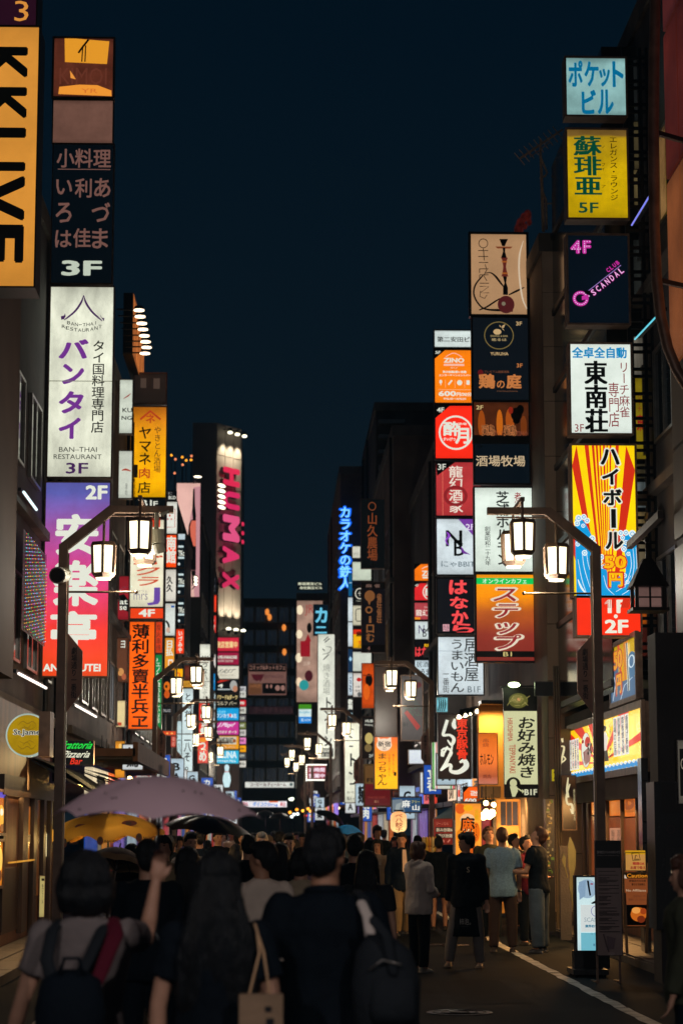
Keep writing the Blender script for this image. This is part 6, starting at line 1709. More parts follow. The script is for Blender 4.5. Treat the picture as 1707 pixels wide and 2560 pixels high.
sign('hanging cloth banner of an okonomiyaki grill with brush kana and a food photo', 1259, 1720, 1342, 1993, 40, cream, [
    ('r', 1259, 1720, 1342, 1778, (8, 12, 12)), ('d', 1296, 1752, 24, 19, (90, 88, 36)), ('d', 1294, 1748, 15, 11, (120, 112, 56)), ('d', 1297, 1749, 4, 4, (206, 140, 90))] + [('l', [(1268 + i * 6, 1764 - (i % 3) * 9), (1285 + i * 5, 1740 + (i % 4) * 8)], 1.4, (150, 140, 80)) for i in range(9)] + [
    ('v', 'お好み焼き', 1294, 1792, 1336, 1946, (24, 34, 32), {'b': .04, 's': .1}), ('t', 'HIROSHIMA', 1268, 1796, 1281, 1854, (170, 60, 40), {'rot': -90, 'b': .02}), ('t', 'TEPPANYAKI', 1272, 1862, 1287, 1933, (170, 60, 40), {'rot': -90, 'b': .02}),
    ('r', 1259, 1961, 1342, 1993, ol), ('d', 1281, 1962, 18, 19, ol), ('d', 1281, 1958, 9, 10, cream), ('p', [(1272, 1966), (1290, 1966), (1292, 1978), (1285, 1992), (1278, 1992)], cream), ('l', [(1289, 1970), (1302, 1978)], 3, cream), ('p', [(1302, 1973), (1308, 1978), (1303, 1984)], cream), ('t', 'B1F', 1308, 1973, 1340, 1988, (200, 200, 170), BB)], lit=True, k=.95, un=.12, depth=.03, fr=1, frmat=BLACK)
m = MB(); m.bar(P(1250, 1718, 40), P(1345, 1715, 40), .03); m.cyl(P(1285, 1705, 39.6), P(1285, 1712, 39.6), .12, 12); br_ = solo('banner_bracket', m, IRON, 'black rail and clip lamp holding the okonomiyaki banner', 'bracket', P(1285, 1718, 40))
m = MB(); m.ell(P(1284, 1712, 39.5), (.11, .08, .05)); m.build('bulb', glow((230, 255, 190), 9, .05), br_, True)
sign('wide black unlit board on the tiled wall', 1338, 1706, 1452, 1738, 38.4, (8, 14, 20), [('t', 'さくら', 1375, 1712, 1400, 1732, (26, 26, 30))], lit=False, fr=2, frmat=BLACK, depth=.1)
sign('small yellow plate with black marks on the pipe', 1378, 1923, 1394, 1953, 38.3, (190, 168, 30), [('d', 1386, 1931, 3, 3, INKB), ('d', 1386, 1946, 3, 3, INKB)], fr=1, k=.8, depth=.06)
sign('small orange parlour floor box above the nobori banner', 1158, 1967, 1200, 2006, 48, (250, 96, 20), [('p', [(1158, 1967), (1172, 1967), (1158, 1982)], (12, 16, 20)), ('t', 'ZINO', 1175, 1977, 1199, 1986, W, BB), ('t', '600', 1161, 1996, 1190, 2006, W, BB), ('r', 1176, 1987, 1198, 1989, W)], fr=1)
sign('thin white and red upright sign left of the small orange parlour box', 1143, 1962, 1150, 2006, 48, (222, 210, 206), [('r', 1144, 1975, 1149, 1992, (226, 60, 30)), ('v', '飲放', 1145, 1964, 1149, 1974, (150, 60, 40))], fr=1)
orr = (250, 120, 16)
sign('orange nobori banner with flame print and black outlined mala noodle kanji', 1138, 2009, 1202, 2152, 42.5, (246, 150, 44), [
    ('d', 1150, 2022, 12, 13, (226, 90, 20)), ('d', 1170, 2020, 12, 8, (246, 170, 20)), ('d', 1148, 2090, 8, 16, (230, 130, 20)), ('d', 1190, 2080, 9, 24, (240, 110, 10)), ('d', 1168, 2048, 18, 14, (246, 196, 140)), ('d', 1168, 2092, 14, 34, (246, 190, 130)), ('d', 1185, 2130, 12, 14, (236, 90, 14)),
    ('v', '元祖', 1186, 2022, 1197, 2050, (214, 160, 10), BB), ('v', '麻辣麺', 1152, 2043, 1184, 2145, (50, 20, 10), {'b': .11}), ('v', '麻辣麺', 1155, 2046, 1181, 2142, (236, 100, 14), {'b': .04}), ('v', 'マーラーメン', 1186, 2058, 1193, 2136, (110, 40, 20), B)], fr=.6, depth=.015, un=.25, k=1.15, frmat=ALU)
m = MB(); m.tube([P(1134, 2170, 42.5), P(1133, 2090, 42.5), P(1132, 2003, 42.5)], .02, 6); m.bar(P(1120, 2003, 42.5), P(1205, 2006, 42.5), .02); solo('banner_pole', m, ALU, 'pale pole carrying the orange nobori banner', 'banner pole', P(1134, 2170, 42.5))
sign('dull red all-you-can-drink board with dark kanji bands', 1084, 2047, 1132, 2111, 45, (120, 32, 22), [('t', 'ジーノなら', 1090, 2055, 1120, 2063, (190, 110, 90)), ('r', 1088, 2068, 1132, 2080, (40, 16, 14)), ('t', '飲み放題&', 1090, 2070, 1131, 2079, (206, 180, 150), B), ('r', 1088, 2084, 1132, 2095, (40, 16, 14)), ('t', '遊び放題', 1094, 2085, 1130, 2094, (206, 180, 150), B), ('d', 1106, 2103, 4, 4, (190, 110, 90)), ('l', [(1118, 2106), (1124, 2099)], 3, (190, 110, 90))], un=.3, fr=1)
# paper lantern
def paper_lantern():
    d = 47; c = P(996, 2055, d); k = d / F
    root = thing('paper_lantern', 'cream glowing paper lantern with red gyoza lettering', 'lantern', c - Vector((0, 0, 28 * k)))
    m = MB()
    rings = []
    for i in range(15):
        t = i / 14
        z = -26 + 52 * t
        r = 20.5 * min(1, math.sqrt(max(0.05, 1 - abs(2 * t - 1) ** 5))) * (1 if i % 2 else .965)
        rings.append((c.x, c.y, c.z + z * k, r * k, r * k))
    m.loft(rings, 20); m.build('paper_shade', glow((250, 190, 120), 1.5, .25, True, 4, ramp=((0, (255, 214, 140)), (1, (240, 170, 110)))), root, True)
    m = MB(); m.cyl(c + Vector((0, 0, 26 * k)), c + Vector((0, 0, 30 * k)), 12 * k, 12); m.cyl(c - Vector((0, 0, 26 * k)), c - Vector((0, 0, 29 * k)), 11 * k, 12); m.build('rim', BLACK, root)
    fc = Face(986, 2034, 1006, 2078, c + Vector((-10 * k, -20.6 * k, -23 * k)), (20 * k, 0, 0), (0, 0, 44 * k))
    mm = MB(); draw(fc, [('v', 'べ八餃子', 987, 2034, 1005, 2078, (150, 40, 20), B)], [mm, mm], ink, .002); mm.build('lettering', None, root)
paper_lantern()
# --- izakaya front under the fifty yen tower
X5 = 5.1
iz = thing('izakaya', 'izakaya shop front with amber lit sliding doors under the yellow rayed fascia', 'shop front', (X5 + .2, 34.3, .095))
m = MB(); m.box(X5 + .05, 30.9, 2.2, 5.58, 38.9, 3.75); m.build('upper_wall', DARKW, iz)
m = MB(); m.box(X5 + .45, 30.9, .095, 5.6, 38.9, 2.2); m.build('back_wall', WOODR, iz)
ob = glow((212, 110, 24), .95, .3, True, 1.2)
for x0, x1 in ((1480, 1510), (1525, 1559), (1563, 1597)):
    wpanel(iz, 'lit_interior', x0, 1966, x1, 2036 + (x1 - 1500) * .05, X5 + .2, ob, .02)  # lit room behind the glass, painted onto the panes as glow
    wpanel(iz, 'door_glass', x0, 2040 + (x1 - 1500) * .05, x1, 2225, X5 + .2, glow((116, 52, 22), .8, .5, True, 1.5), .02)
for x0, x1 in ((1462, 1466), (1474, 1479), (1511, 1524), (1560, 1562), (1598, 1601)):
    wpanel(iz, 'door_frame', x0, 1955, x1, 2260, X5 + .2, WOODB, .06)
_, fc = wpanel(iz, 'door_letter', 1566, 1970, 1590, 2030, X5 + .2, ob, .004, .021)
mm = MB(); fc.lay = 0; draw(fc, [('t', 'B', 1566, 1970, 1590, 2024, (150, 70, 16), BB)], [mm, mm], ink, .03)
fc2 = wall_face(1526, 2066, 1559, 2110, X5 + .2); draw(fc2, [('r', 1528, 2070, 1558, 2118, (150, 110, 90)), ('v', '鮨処', 1532, 2074, 1540, 2110, (60, 30, 20)), ('v', '酒肴', 1546, 2074, 1554, 2110, (60, 30, 20))], [mm, mm], ink, .03)
mm.build('lettering', None, iz)
r_, y_ = (214, 40, 22), (240, 190, 10)
fz = []
fcx, fcy = 1512, 1905
for i, aa in enumerate((-80, -62, -46, -30, -12, 8, 28, 46, 66, 84)):
    if i % 2 == 0 or i in (3,):
        a0, a1 = R(aa - 5), R(aa + 5)
        def edge(a):
            dx, dy = math.sin(a), -math.cos(a)
            t = min((1605 - fcx) / dx if dx > 1e-6 else 9e9, (1422 - fcx) / dx if dx < -1e-6 else 9e9, (1800 - fcy) / dy if dy < -1e-6 else 9e9)
            return (fcx + dx * t, fcy + dy * t)
        fz.append(('p', [(fcx, fcy), edge(a0), edge(a1)], r_))
for i in range(20):
    x = 1426 + i * 9.2
    fz += [('d', x, 1924, 6, 7, (0, 140, 206)), ('d', x + 2, 1918, 3.5, 4, (230, 240, 240)), ('d', x + 5, 1921, 2, 2.5, (180, 40, 40))]
def slats(x, n, w, y0, y1, words):
    out = []
    for i in range(n):
        out.append(('r', x + i * w, y0, x + (i + 1) * w - 1.2, y1, (232, 230, 220)))
        out.append(('v', words[i], x + i * w + 1, y0 + 3, x + (i + 1) * w - 2.2, y1 - 4, (24, 40, 60), B))
    return out
fz += slats(1433, 4, 7.2, 1828, 1912, ('居酒屋ちゃん', '立呑み', '居酒屋', '炭火焼き'))
fz += slats(1551, 4, 9, 1806, 1900, ('酒場の白酒', '居酒屋のえん', '鉄板焼き場', '唐揚げ新宿'))
fz += [('d', 1482, 1866, 14, 46, W), ('o', 1482, 1866, 14, 46, 1.5, (170, 30, 30)), ('d', 1486, 1846, 7, 14, (190, 40, 36)), ('d', 1474, 1842, 3, 5, (150, 20, 24)), ('p', [(1474, 1870), (1490, 1860), (1494, 1896), (1480, 1906)], (150, 110, 104)), ('t', '50', 1486, 1850, 1500, 1880, INKB, BB), ('l', [(1478, 1870), (1476, 1900)], 2, (120, 30, 30)),
       ('p', [(1526, 1840), (1534, 1832), (1540, 1850), (1536, 1880), (1530, 1884)], (226, 214, 200)), ('p', [(1530, 1880), (1538, 1880), (1541, 1906), (1531, 1906)], (40, 40, 60)), ('d', 1532, 1825, 4, 7, (40, 26, 22)), ('v', 'いらっしゃい', 1543, 1816, 1549, 1900, (60, 40, 10), B), ('v', 'おいでやす', 1521, 1832, 1526, 1900, (60, 40, 10), B)]
sign('wide rayed yellow and red izakaya fascia with white menu slips and waves', 1422, 1800, 1605, 1930, 34, y_, fz, face=wall_face(1422, 1800, 1605, 1930, X5, 1865), un=.08, fr=2.5, k=1.0, depth=.12)
sign('second highball poster on the wall, partly behind the lamp post', 1527, 1604, 1590, 1745, 33, (214, 176, 10), [
    ('p', [(1560, 1604), (1572, 1604), (1566, 1700), (1560, 1700)], (200, 120, 20)), ('p', [(1545, 1604), (1550, 1604), (1556, 1700), (1552, 1700)], (200, 60, 20)), ('d', 1535, 1670, 12, 40, (40, 90, 130)), ('d', 1580, 1670, 12, 34, (40, 100, 140)), ('r', 1527, 1700, 1590, 1745, (40, 90, 130)),
    ('o', 1580, 1660, 8, 16, 3, (200, 214, 220)), ('l', [(1532, 1740), (1540, 1700), (1536, 1680)], 2, (190, 206, 214)), ('l', [(1552, 1744), (1562, 1712), (1582, 1700)], 2, (190, 206, 214)),
    ('t', '50', 1534, 1614, 1559, 1666, (170, 40, 30), {'b': .13}), ('t', '50', 1536, 1617, 1557, 1663, (226, 160, 10), {'b': .05}), ('v', '円', 1540, 1672, 1557, 1730, (170, 40, 30), {'b': .12}), ('v', '円', 1542, 1675, 1555, 1727, (226, 160, 10), {'b': .05}), ('l', [(1570, 1610), (1573, 1730)], 5, W), ('l', [(1570, 1610), (1573, 1730)], 2.4, INKB)], face=wall_face(1527, 1604, 1590, 1745, X5 - .02, 1680), k=.75, fr=2, un=.2, depth=.08)
sign('upper dark brown board with tall cream brush character', 1396, 1824, 1424, 1942, 37.6, (58, 34, 22), [('l',) + brush([(1404, 1846, 7), (1406, 1856, 4)]) + ((220, 206, 160),), ('l',) + brush([(1400, 1866, 3), (1409, 1868, 5), (1405, 1890, 5), (1398, 1920, 3)]) + ((220, 206, 160),), ('l',) + brush([(1404, 1888, 3), (1412, 1898, 4), (1400, 1908, 3)]) + ((220, 206, 160),)], un=.35, fr=2, ramp=((0, (40, 22, 16)), (.7, (70, 44, 24)), (1, (110, 84, 36))))
sign('lower dark brown board with tall cream bird character and small kana', 1405, 1940, 1438, 2074, 36.5, (40, 24, 18), [('l',) + brush([(1420, 1944, 3), (1417, 1975, 6), (1420, 1994, 5)]) + ((216, 204, 160),), ('l',) + brush([(1424, 1960, 3), (1415, 1992, 5), (1418, 2010, 5), (1428, 2012, 6), (1430, 2034, 5), (1424, 2022, 3)]) + ((216, 204, 160),), ('v', '焼鳥居酒屋山鳥', 1432, 1972, 1437, 2052, (190, 176, 130))], un=.3, fr=2, ramp=((0, (30, 18, 16)), (.8, (44, 26, 18)), (1, (120, 76, 36))))
# sticker covered pole
stp = thing('utility_cabinet', 'black utility cabinet plastered with small white and green stickers', 'utility cabinet', (P(1372, 2000, 36).x, 36, .095))
a, b = P(1361, 1998, 36), P(1385, 2225, 36)
m = MB(); m.box(a.x, 35.9, .095, b.x, 36.2, a.z); m.build('cabinet_body', BLACK, stp)
for i in range(34):
    x, y = random.uniform(1363, 1379), 2004 + i * 5.6
    w, h = random.uniform(3, 9), random.uniform(3, 8)
    c = random.choice(((150, 150, 140), (120, 130, 120), (70, 120, 50), (90, 90, 90), (150, 140, 90)))
    q = P(x, y, 35.895)
    m = MB()
    kk = 36 / F
    if i % 3 == 0:
        m.cyl(q, q + Vector((0, -.002, 0)), h * kk * .5, 12)
    else:
        m.box(q.x, q.y - .002, q.z, q.x + w * kk, q.y, q.z + h * kk)
    m.build('sticker', paint(c), stp)
for px in (1390, 1396, 1402):
    m = MB(); q = P(px, 2100, 36.6); m.cyl((q.x, 36.6, .1), (q.x, 36.6, 4.5), .02, 8); solo('wall_pipe', m, diff('pipe_grey', (.14, .12, .09), .5, .4), 'thin grey %s pipe beside the sticker covered cabinet' % {1390: 'first', 1396: 'middle', 1402: 'last'}[px], 'pipe', (q.x, 36.6, .1))
# carved wooden oars
YW = diff('yellow_wood', (.62, .42, .13), .5, 0, .2, 5)
def leafboard(label, pts, d):
    vs = [P(x, y, d) for x, y in pts] + [P(x, y, d) + Vector((0, .04, 0)) for x, y in pts]
    n = len(pts)
    m = MB(); m.add(vs, [tuple(range(n))[::-1], tuple(range(n, 2 * n))] + [(i, (i + 1) % n, n + (i + 1) % n, n + i) for i in range(n)])
    z = min(v.z for v in vs)
    solo('wooden_oar', m, YW, label, 'oar', (vs[0].x, d, z))
leafboard('tall yellow carved wooden oar leaning by the light box', [(1424, 2092), (1419, 2112), (1420, 2165), (1424, 2185), (1422, 2215), (1427, 2240), (1433, 2295), (1433, 2215), (1431, 2195), (1438, 2165), (1439, 2130), (1431, 2105)], 31)
leafboard('small yellow paddle beside the tall carved oar', [(1408, 2133), (1404, 2150), (1409, 2168), (1412, 2170), (1417, 2195), (1419, 2194), (1413, 2168), (1413, 2145)], 31)
m = MB(); m.box(P(1398, 2100, 33).x, 33, .1, P(1425, 2100, 33).x, 33.1, 1.5); solo('wall_screen', m, CONC, 'plain grey screen wall behind the yellow oars', 'screen wall', (P(1410, 2100, 33).x, 33, .1))
# chrome column and directory board
a, b = P(1602, 1950, 29.6), P(1626, 2300, 29.6)
m = MB(); m.box(a.x, 29.6, .095, b.x, 29.9, a.z + .3); cc = solo('chrome_column', m, diff('chrome', (.55, .55, .56), .12, 1.0, .2, 2), 'polished metal column reflecting signs beside the izakaya doors', 'column', (a.x, 29.6, .095))
for i in range(6):
    q = MB(); q.box(a.x + .01, 29.585, 1.0 + i * .28, b.x - .01, 29.598, 1.02 + i * .28); q.build('joint_strip', IRON, cc)
dd = 23.6
sign('dark floor directory board with faint numerals at the frame edge', 1640, 1958, 1760, 2320, dd, (10, 18, 28), [
    ('v', '5F', 1636, 1980, 1646, 2006, (54, 56, 60)), ('v', '4F', 1642, 2062, 1652, 2088, (54, 56, 60)), ('v', '3F', 1652, 2143, 1662, 2169, (54, 56, 60)), ('v', 'B1', 1657, 2228, 1664, 2256, (46, 50, 54)), ('r', 1656, 1962, 1750, 2032, (26, 20, 24)), ('t', '酔', 1664, 1975, 1694, 2015, (12, 16, 22), B), ('r', 1662, 2120, 1750, 2196, (34, 36, 40)), ('t', '東', 1676, 2130, 1706, 2180, (8, 14, 20), B), ('o', 1676, 2074, 11, 11, 4, (50, 30, 40)), ('t', 'G-S', 1692, 2068, 1730, 2080, (34, 24, 34))], fr=4, frmat=BLACK, lit=False, depth=.5)
m = MB(); m.box(4.15, 23.7, .095, 6, 24.2, 3.9); solo('wall_pier', m, DARKW, 'dark street corner pier under the red clad wall', 'pier', (5, 24, .095))
sign('pale framed notice high on the dark pier at the frame edge', 1694, 1852, 1730, 2008, dd - .05, (90, 84, 74), [('r', 1698, 1872, 1726, 1990, (60, 56, 54)), ('t', 'O', 1700, 1895, 1716, 1925, (120, 110, 96))], fr=2, frmat=ALU, k=.8)
# --- free standing boards
def stand(label, els, x0, y0, x1, y1, d, c, top, foot, name, cat, frmat, k=1, un=.1, lit=True, depth=.05, fr=2):
    r = sign(label, x0, y0, x1, y1, d, c, els, k=k, un=un, lit=lit, depth=depth, fr=fr, frmat=frmat, name=name, cat=cat)
    return r
lines = []
random.seed(5)
y = 2178
while y < 2330:
    if random.random() < .82:
        lines.append(('r', 1495, y, 1495 + random.uniform(20, 52), y + 1.5, (70, 60, 66)))
    y += 3.2 if random.random() < .8 else 8
ns = sign('tall ward notice stand with black header and dense grey text', 1489, 2102, 1552, 2388, 25.2, (176, 152, 150), [('r', 1489, 2102, 1552, 2170, (4, 12, 20)), ('t', '【新宿区からのお知らせ】', 1493, 2127, 1549, 2134, (235, 225, 225)), ('t', '(Notice from Shinjuku City)', 1493, 2137, 1548, 2141, (190, 180, 180))] + lines + [('l', [(1505, 2335), (1512, 2362), (1518, 2380)], 3, (110, 90, 100)), ('p', [(1513, 2340), (1535, 2345), (1530, 2372), (1516, 2372)], (140, 115, 125)), ('d', 1524, 2384, 9, 4, (190, 170, 170))], lit=False, depth=.025, fr=1, frmat=BLACK, name='notice_stand', cat='notice stand')
for px in (1492, 1549):
    a = P(px, 2380, 25.2)
    m = MB(); m.bar((a.x, 25.22, 0.0), (a.x, 25.22, P(px, 2102, 25.2).z), .025); m.bar((a.x, 25.22, .02), (a.x, 25.7, .0), .02); m.build('leg', STEEL, ns)
sc = sign('cyan white light box of a hair salon standing on the road edge', 1441, 2193, 1500, 2376, 26.4, (196, 222, 224), [
    ('d', 1468, 2222, 24, 24, (150, 176, 196)), ('p', [(1447, 2205), (1465, 2200), (1462, 2240), (1448, 2250)], (130, 158, 184)), ('p', [(1467, 2201), (1472, 2202), (1475, 2225), (1477, 2238), (1473, 2240), (1470, 2222)], (30, 26, 40)), ('d', 1479, 2210, 4, 2, (150, 60, 90)), ('p', [(1476, 2258), (1490, 2250), (1490, 2258), (1480, 2260)], (24, 24, 34)), ('r', 1450, 2262, 1500, 2330, (206, 214, 212)), ('o', 1490, 2278, 14, 14, 1.4, (90, 90, 160)), ('t', 'SCANDAL', 1459, 2294, 1520, 2305, (130, 150, 160)), ('t', '業界初!! 日本', 1461, 2312, 1505, 2319, (0, 110, 140), BB),
    ('r', 1450, 2332, 1500, 2376, (110, 180, 196)), ('t', 'とう・・', 1476, 2331, 1500, 2337, (60, 120, 140)), ('t', '最大', 1480, 2359, 1492, 2365, (20, 60, 110))], k=.95, un=.15, depth=.18, fr=5, frmat=BLACK, name='light_box_stand', cat='light box')
a, b = P(1434, 2378, 26.4), P(1506, 2430, 26.4)
m = MB(); m.box(a.x, 26.4, .09, b.x, 26.6, a.z); m.build('lower_panel', BLACK, sc)
m = MB(); m.box(a.x - .04, 26.2, .03, b.x + .04, 26.8, .09); m.build('base', BLACK, sc)
for dx in (0, b.x - a.x):
    for dy in (26.25, 26.75):
        m = MB(); m.cyl((a.x + dx - .015, dy, .03), (a.x + dx + .015, dy, .03), .03, 10); m.build('caster', BLACK, sc)
ea = sign('wooden easel board with a Caution notice and a photo of grilled meat', 1560, 2184, 1618, 2315, 29.2, (120, 62, 30), [
    ('r', 1560, 2184, 1618, 2196, (46, 20, 14)), ('t', 'Caution', 1567, 2184, 1618, 2194, (214, 130, 30), B), ('p', [(1557, 2196), (1567, 2196), (1562, 2186)], (200, 180, 160)), ('t', '新宿店のみ注意', 1572, 2199, 1614, 2205, (60, 20, 16), B), ('t', '客引き 利用禁止', 1578, 2208, 1612, 2214, (60, 20, 16), B), ('t', 'No Affiliates', 1564, 2223, 1614, 2229, (180, 150, 120), B), ('t', '当店は一切', 1582, 2238, 1612, 2243, (70, 30, 20)), ('t', '関係ございません', 1570, 2246, 1614, 2252, (70, 30, 20)),
    ('r', 1562, 2262, 1618, 2313, (50, 24, 16)), ('d', 1594, 2286, 20, 18, (190, 96, 26)), ('d', 1588, 2276, 11, 8, (226, 150, 70)), ('d', 1600, 2298, 10, 9, (110, 40, 16)), ('d', 1606, 2278, 8, 8, (150, 60, 20))], lit=True, k=.9, depth=.03, fr=4, frmat=diff('easel_wood', (.34, .18, .08), .5, 0, .3, 6), name='easel_board', cat='easel board', un=.15)
for px0, px1 in ((1558, 1566), (1622, 1614)):
    a, b = P(px0, 2160, 29.2), P(px1, 2440, 29.2)
    m = MB(); m.bar((a.x, 29.25, 1.30), (b.x, 29.15, .095), .035); m.bar((a.x, 29.27, 1.3), (a.x, 29.9, .095), .03); m.build('leg', diff('easel_wood', (.34, .18, .08), .5), ea)
sign('tilted cream smoking permitted board over the caution easel', 1562, 2132, 1612, 2176, 29.5, (196, 140, 70), [('r', 1562, 2126, 1612, 2136, (190, 140, 20)), ('l', [(1578, 2133), (1596, 2132), (1599, 2150), (1581, 2152), (1578, 2133)], 1.8, (50, 36, 34)), ('l',) + brush([(1586, 2146, 2), (1588, 2138, 1.5), (1592, 2141, 1)]) + ((50, 36, 34),), ('r', 1583, 2147, 1596, 2149, (50, 36, 34)), ('t', '喫煙OK', 1580, 2155, 1610, 2163, (150, 30, 30), BB), ('t', 'お席で吸え', 1574, 2165, 1612, 2173, (130, 24, 26), BB)], k=.8, fr=1.5, depth=.03, un=.15)
# warm light spilling from the doors, and a spot for the oars
arealamp((X5 - .02, 33.5, 2.18), (0, R(40), 0), .3, 4.0, (1, .50, .16), 150)
spot((4.6, 30.0, 2.6), (4.35, 31, 1.0), (1, .75, .4), 60, 70)  # unseen lamp added to brighten the yellow oars
ld = arealamp((-3.80, 31.5, 2.35), (0, R(-50), 0), .4, 5.0, (1, .55, .2), 90)
# menu slips and split curtain on the ochre entrance
for i in range(7):
    q = MB(); x = a2.x + .1 + i * .12; q.box(x, 43.775, a2.z - .52, x + .10, 43.79, a2.z - .05); q.build('split_curtain', diff('curtain_indigo', (.03, .03, .07), .8), ab)
for i in range(6):
    q = MB(); x = a2.x + .06 + i * .07; q.box(x, 43.78, 1.35, x + .05, 43.79, 1.62); q.build('menu_slip', diff('slip_paper', (.6, .5, .35), .8), ab)
m = MB(); m.box(b2.x - .02, 43.7, .095, b2.x + .06, 43.99, a2.z); m.box(a2.x - .06, 43.7, .095, a2.x, 43.99, a2.z); m.build('door_frame', WOODB, ab)
# small drinks table by the group
tb = thing('folding_table', 'small white legged folding table with drink bottles beside the grill queue', 'table', (P(1297, 2330, 38).x, 38, 0))
L = tb.location
m = MB(); m.box(L.x - .16, 37.8, .48, L.x + .16, 38.2, .50); m.build('tabletop', ALU, tb)
for sx_ in (-1, 1):
    for sy in (-1, 1):
        m = MB(); m.bar((L.x + sx_ * .14, 38 + sy * .18, 0), (L.x + sx_ * .15, 38 + sy * .18, .48), .018); m.build('leg', PLASTW, tb)
for i in range(7):
    x = L.x - .13 + i * .043
    m = MB(); y = 37.9 + (i % 3) * .1
    m.loft([(x, y, .50, .026, .026), (x, y, .66, .026, .026), (x, y, .70, .012, .012), (x, y, .75, .012, .012)], 10)
    c = ((120, 190, 210), (230, 150, 40), (240, 240, 230), (190, 60, 30), (110, 170, 60), (230, 200, 120), (150, 60, 40))[i]
    solo('drink_bottle', m, diff('bottle_%d' % i, tuple(v * .6 for v in lin(c)), .15), '%s bottle on the folding table' % ('pale blue', 'orange', 'milk white', 'red brown', 'green', 'cream', 'dark red')[i], 'bottle', (x, y, .5))
# snack bags display left of the red board
hb_ = thing('snack_stall', 'stall of hanging yellow snack bags glowing behind the hoodie wearer', 'stall', (P(1065, 2110, 44).x, 44, 0))
a = P(1040, 2085, 44); b = P(1092, 2140, 44)
m = MB(); m.box(a.x, 44.1, .1, b.x, 44.8, b.z); m.build('counter', diff('stall_red', (.10, .02, .01), .6), hb_)
m = MB(); m.box(a.x, 44.0, b.z, b.x, 44.1, b.z + .08); m.build('lit_shelf', glow((250, 230, 180), 1.0, .2), hb_)
for i in range(7):
    x = a.x + (b.x - a.x) * (i + .5) / 7
    m = MB(); m.ell((x, 44.0, b.z + .28), (.042, .04, .11)); m.ell((x, 44.0, b.z + .12), (.045, .04, .07)); m.build('snack_bag', diff('snack_%d' % (i % 3), ((.8, .5, .06), (.7, .3, .05), (.75, .6, .3))[i % 3], .3), hb_, True)
# --- glowing shop fronts further down the street, both sides
random.seed(21)
cols = [('amber', (240, 150, 50)), ('pale blue', (190, 214, 226)), ('warm white', (240, 220, 180)), ('red', (220, 60, 40)), ('deep blue', (40, 90, 190)), ('violet', (150, 120, 220)), ('orange', (250, 120, 30)), ('cool white', (226, 232, 232)), ('pink', (230, 120, 160))]
words = ['酒場', '居酒屋', 'BAR', '焼肉', '薬', '寿司', 'カラオケ', 'CAFE', '麺', '立呑み', '焼鳥', 'GAME']
ORD = 'first second third fourth fifth sixth seventh eighth ninth tenth eleventh twelfth thirteenth fourteenth fifteenth sixteenth seventeenth eighteenth nineteenth twentieth twenty-first twenty-second twenty-third twenty-fourth'.split()
cnt = {1: 0, -1: 0}
n = 0
for side in (1, -1):
    y = 48 if side > 0 else 44
    while y < 128:
        w = random.uniform(2.6, 4.6)
        X = (4.3 if y < 70 else 3.75 if y < 86 else 3.9 if y < 99 else 2.85) if side > 0 else (-3.9 if y < 76 else -3.6 if y < 92 else -3.3)
        if side > 0 and y < 56: X = 4.7
        nm, c = cols[n % len(cols)]
        s = side
        xo = X - s * .05
        root = thing('shop', '%s lit shop, %s from the near end of the street\'s %s side' % (nm, ORD[cnt[s]], 'right' if s > 0 else 'left'), 'shop', (X, y + w / 2, .1))
        def bx(name, mat, y0, z0, y1, z1, o0, o1):
            q = MB(); xx = sorted((X - s * o0, X - s * o1)); q.box(xx[0], y0, z0, xx[1], y1, z1); return q.build(name, mat, root)
        bx('fascia', glow(c, 1.1, .3, True, 1.5), y, 2.45, y + w, 3.0, .004, .16)
        c2 = cols[(n * 5 + 3) % len(cols)][1]
        bx('lit_window', glow(tuple(int(v * .8) for v in c2), .8, .6, True, 2.5), y + .1, .75, y + w - 1.0, 2.3, .004, .03)
        bx('door', glow(tuple(int(v * .6) for v in c), .6, .6, False, 2.5), y + w - .95, .1, y + w - .1, 2.3, .004, .03)
        bx('sill', WOODB, y, .1, y + w - 1.0, .75, .004, .1)
        bx('soffit', BLACK, y, 2.32, y + w, 2.44, .004, .5)
        fc = Face(0, 0, 60, 10, (X - s * .165, y + (w * .85 if s > 0 else w * .15), 2.5), (0, -w * .7 * s, 0), (0, 0, .42))
        q = MB(); draw(fc, [('t', words[n % 12], 4, 1, 56, 9, (30, 20, 20), BB)], [q, q], ink); q.build('lettering', None, root)
        # a standing lit board on the pavement
        c3 = cols[(n * 3 + 1) % len(cols)]
        bxs = X - s * random.uniform(.45, .8)
        yy = y + w * .5
        zz = random.uniform(2.0, 3.2)
        hh = random.uniform(.5, .9)
        fcc = Face(0, 0, 10, 20, (min(bxs, bxs + .4 * -s) if s > 0 else bxs, yy, zz), (.42, 0, 0), (0, 0, hh))
        sign('small %s hanging sign over the %s shop of the %s side' % (c3[0], ORD[cnt[s]], 'right' if s > 0 else 'left'), 0, 0, 10, 20, yy, c3[1], [('v', words[(n * 7 + 2) % 12][:2], 2, 2, 8, 18, (20, 20, 24) if sum(c3[1]) > 400 else W, BB)], face=fcc, fr=.6, depth=.12, un=.2, k=.75)
        n += 1
        cnt[s] += 1
        y += w + random.uniform(.1, .8)
# bulbs round the red 24 hour sign
bs = []
for i in range(13):
    bs.append((767 + i * 4, 1912)); bs.append((767 + i * 4, 1950))
for i in range(8):
    bs.append((766, 1916 + i * 5))
m = MB()
for x, y in bs:
    m.ell(P(x, y, 107.5), (.035, .035, .035), 6, 4)
sg = [o for o in COL.objects if o.get('label', '').startswith('red sign with white kanji ringed')][0]
tag(m.build('bulb', ink((250, 250, 236), 2.5), sg), kind='stuff')
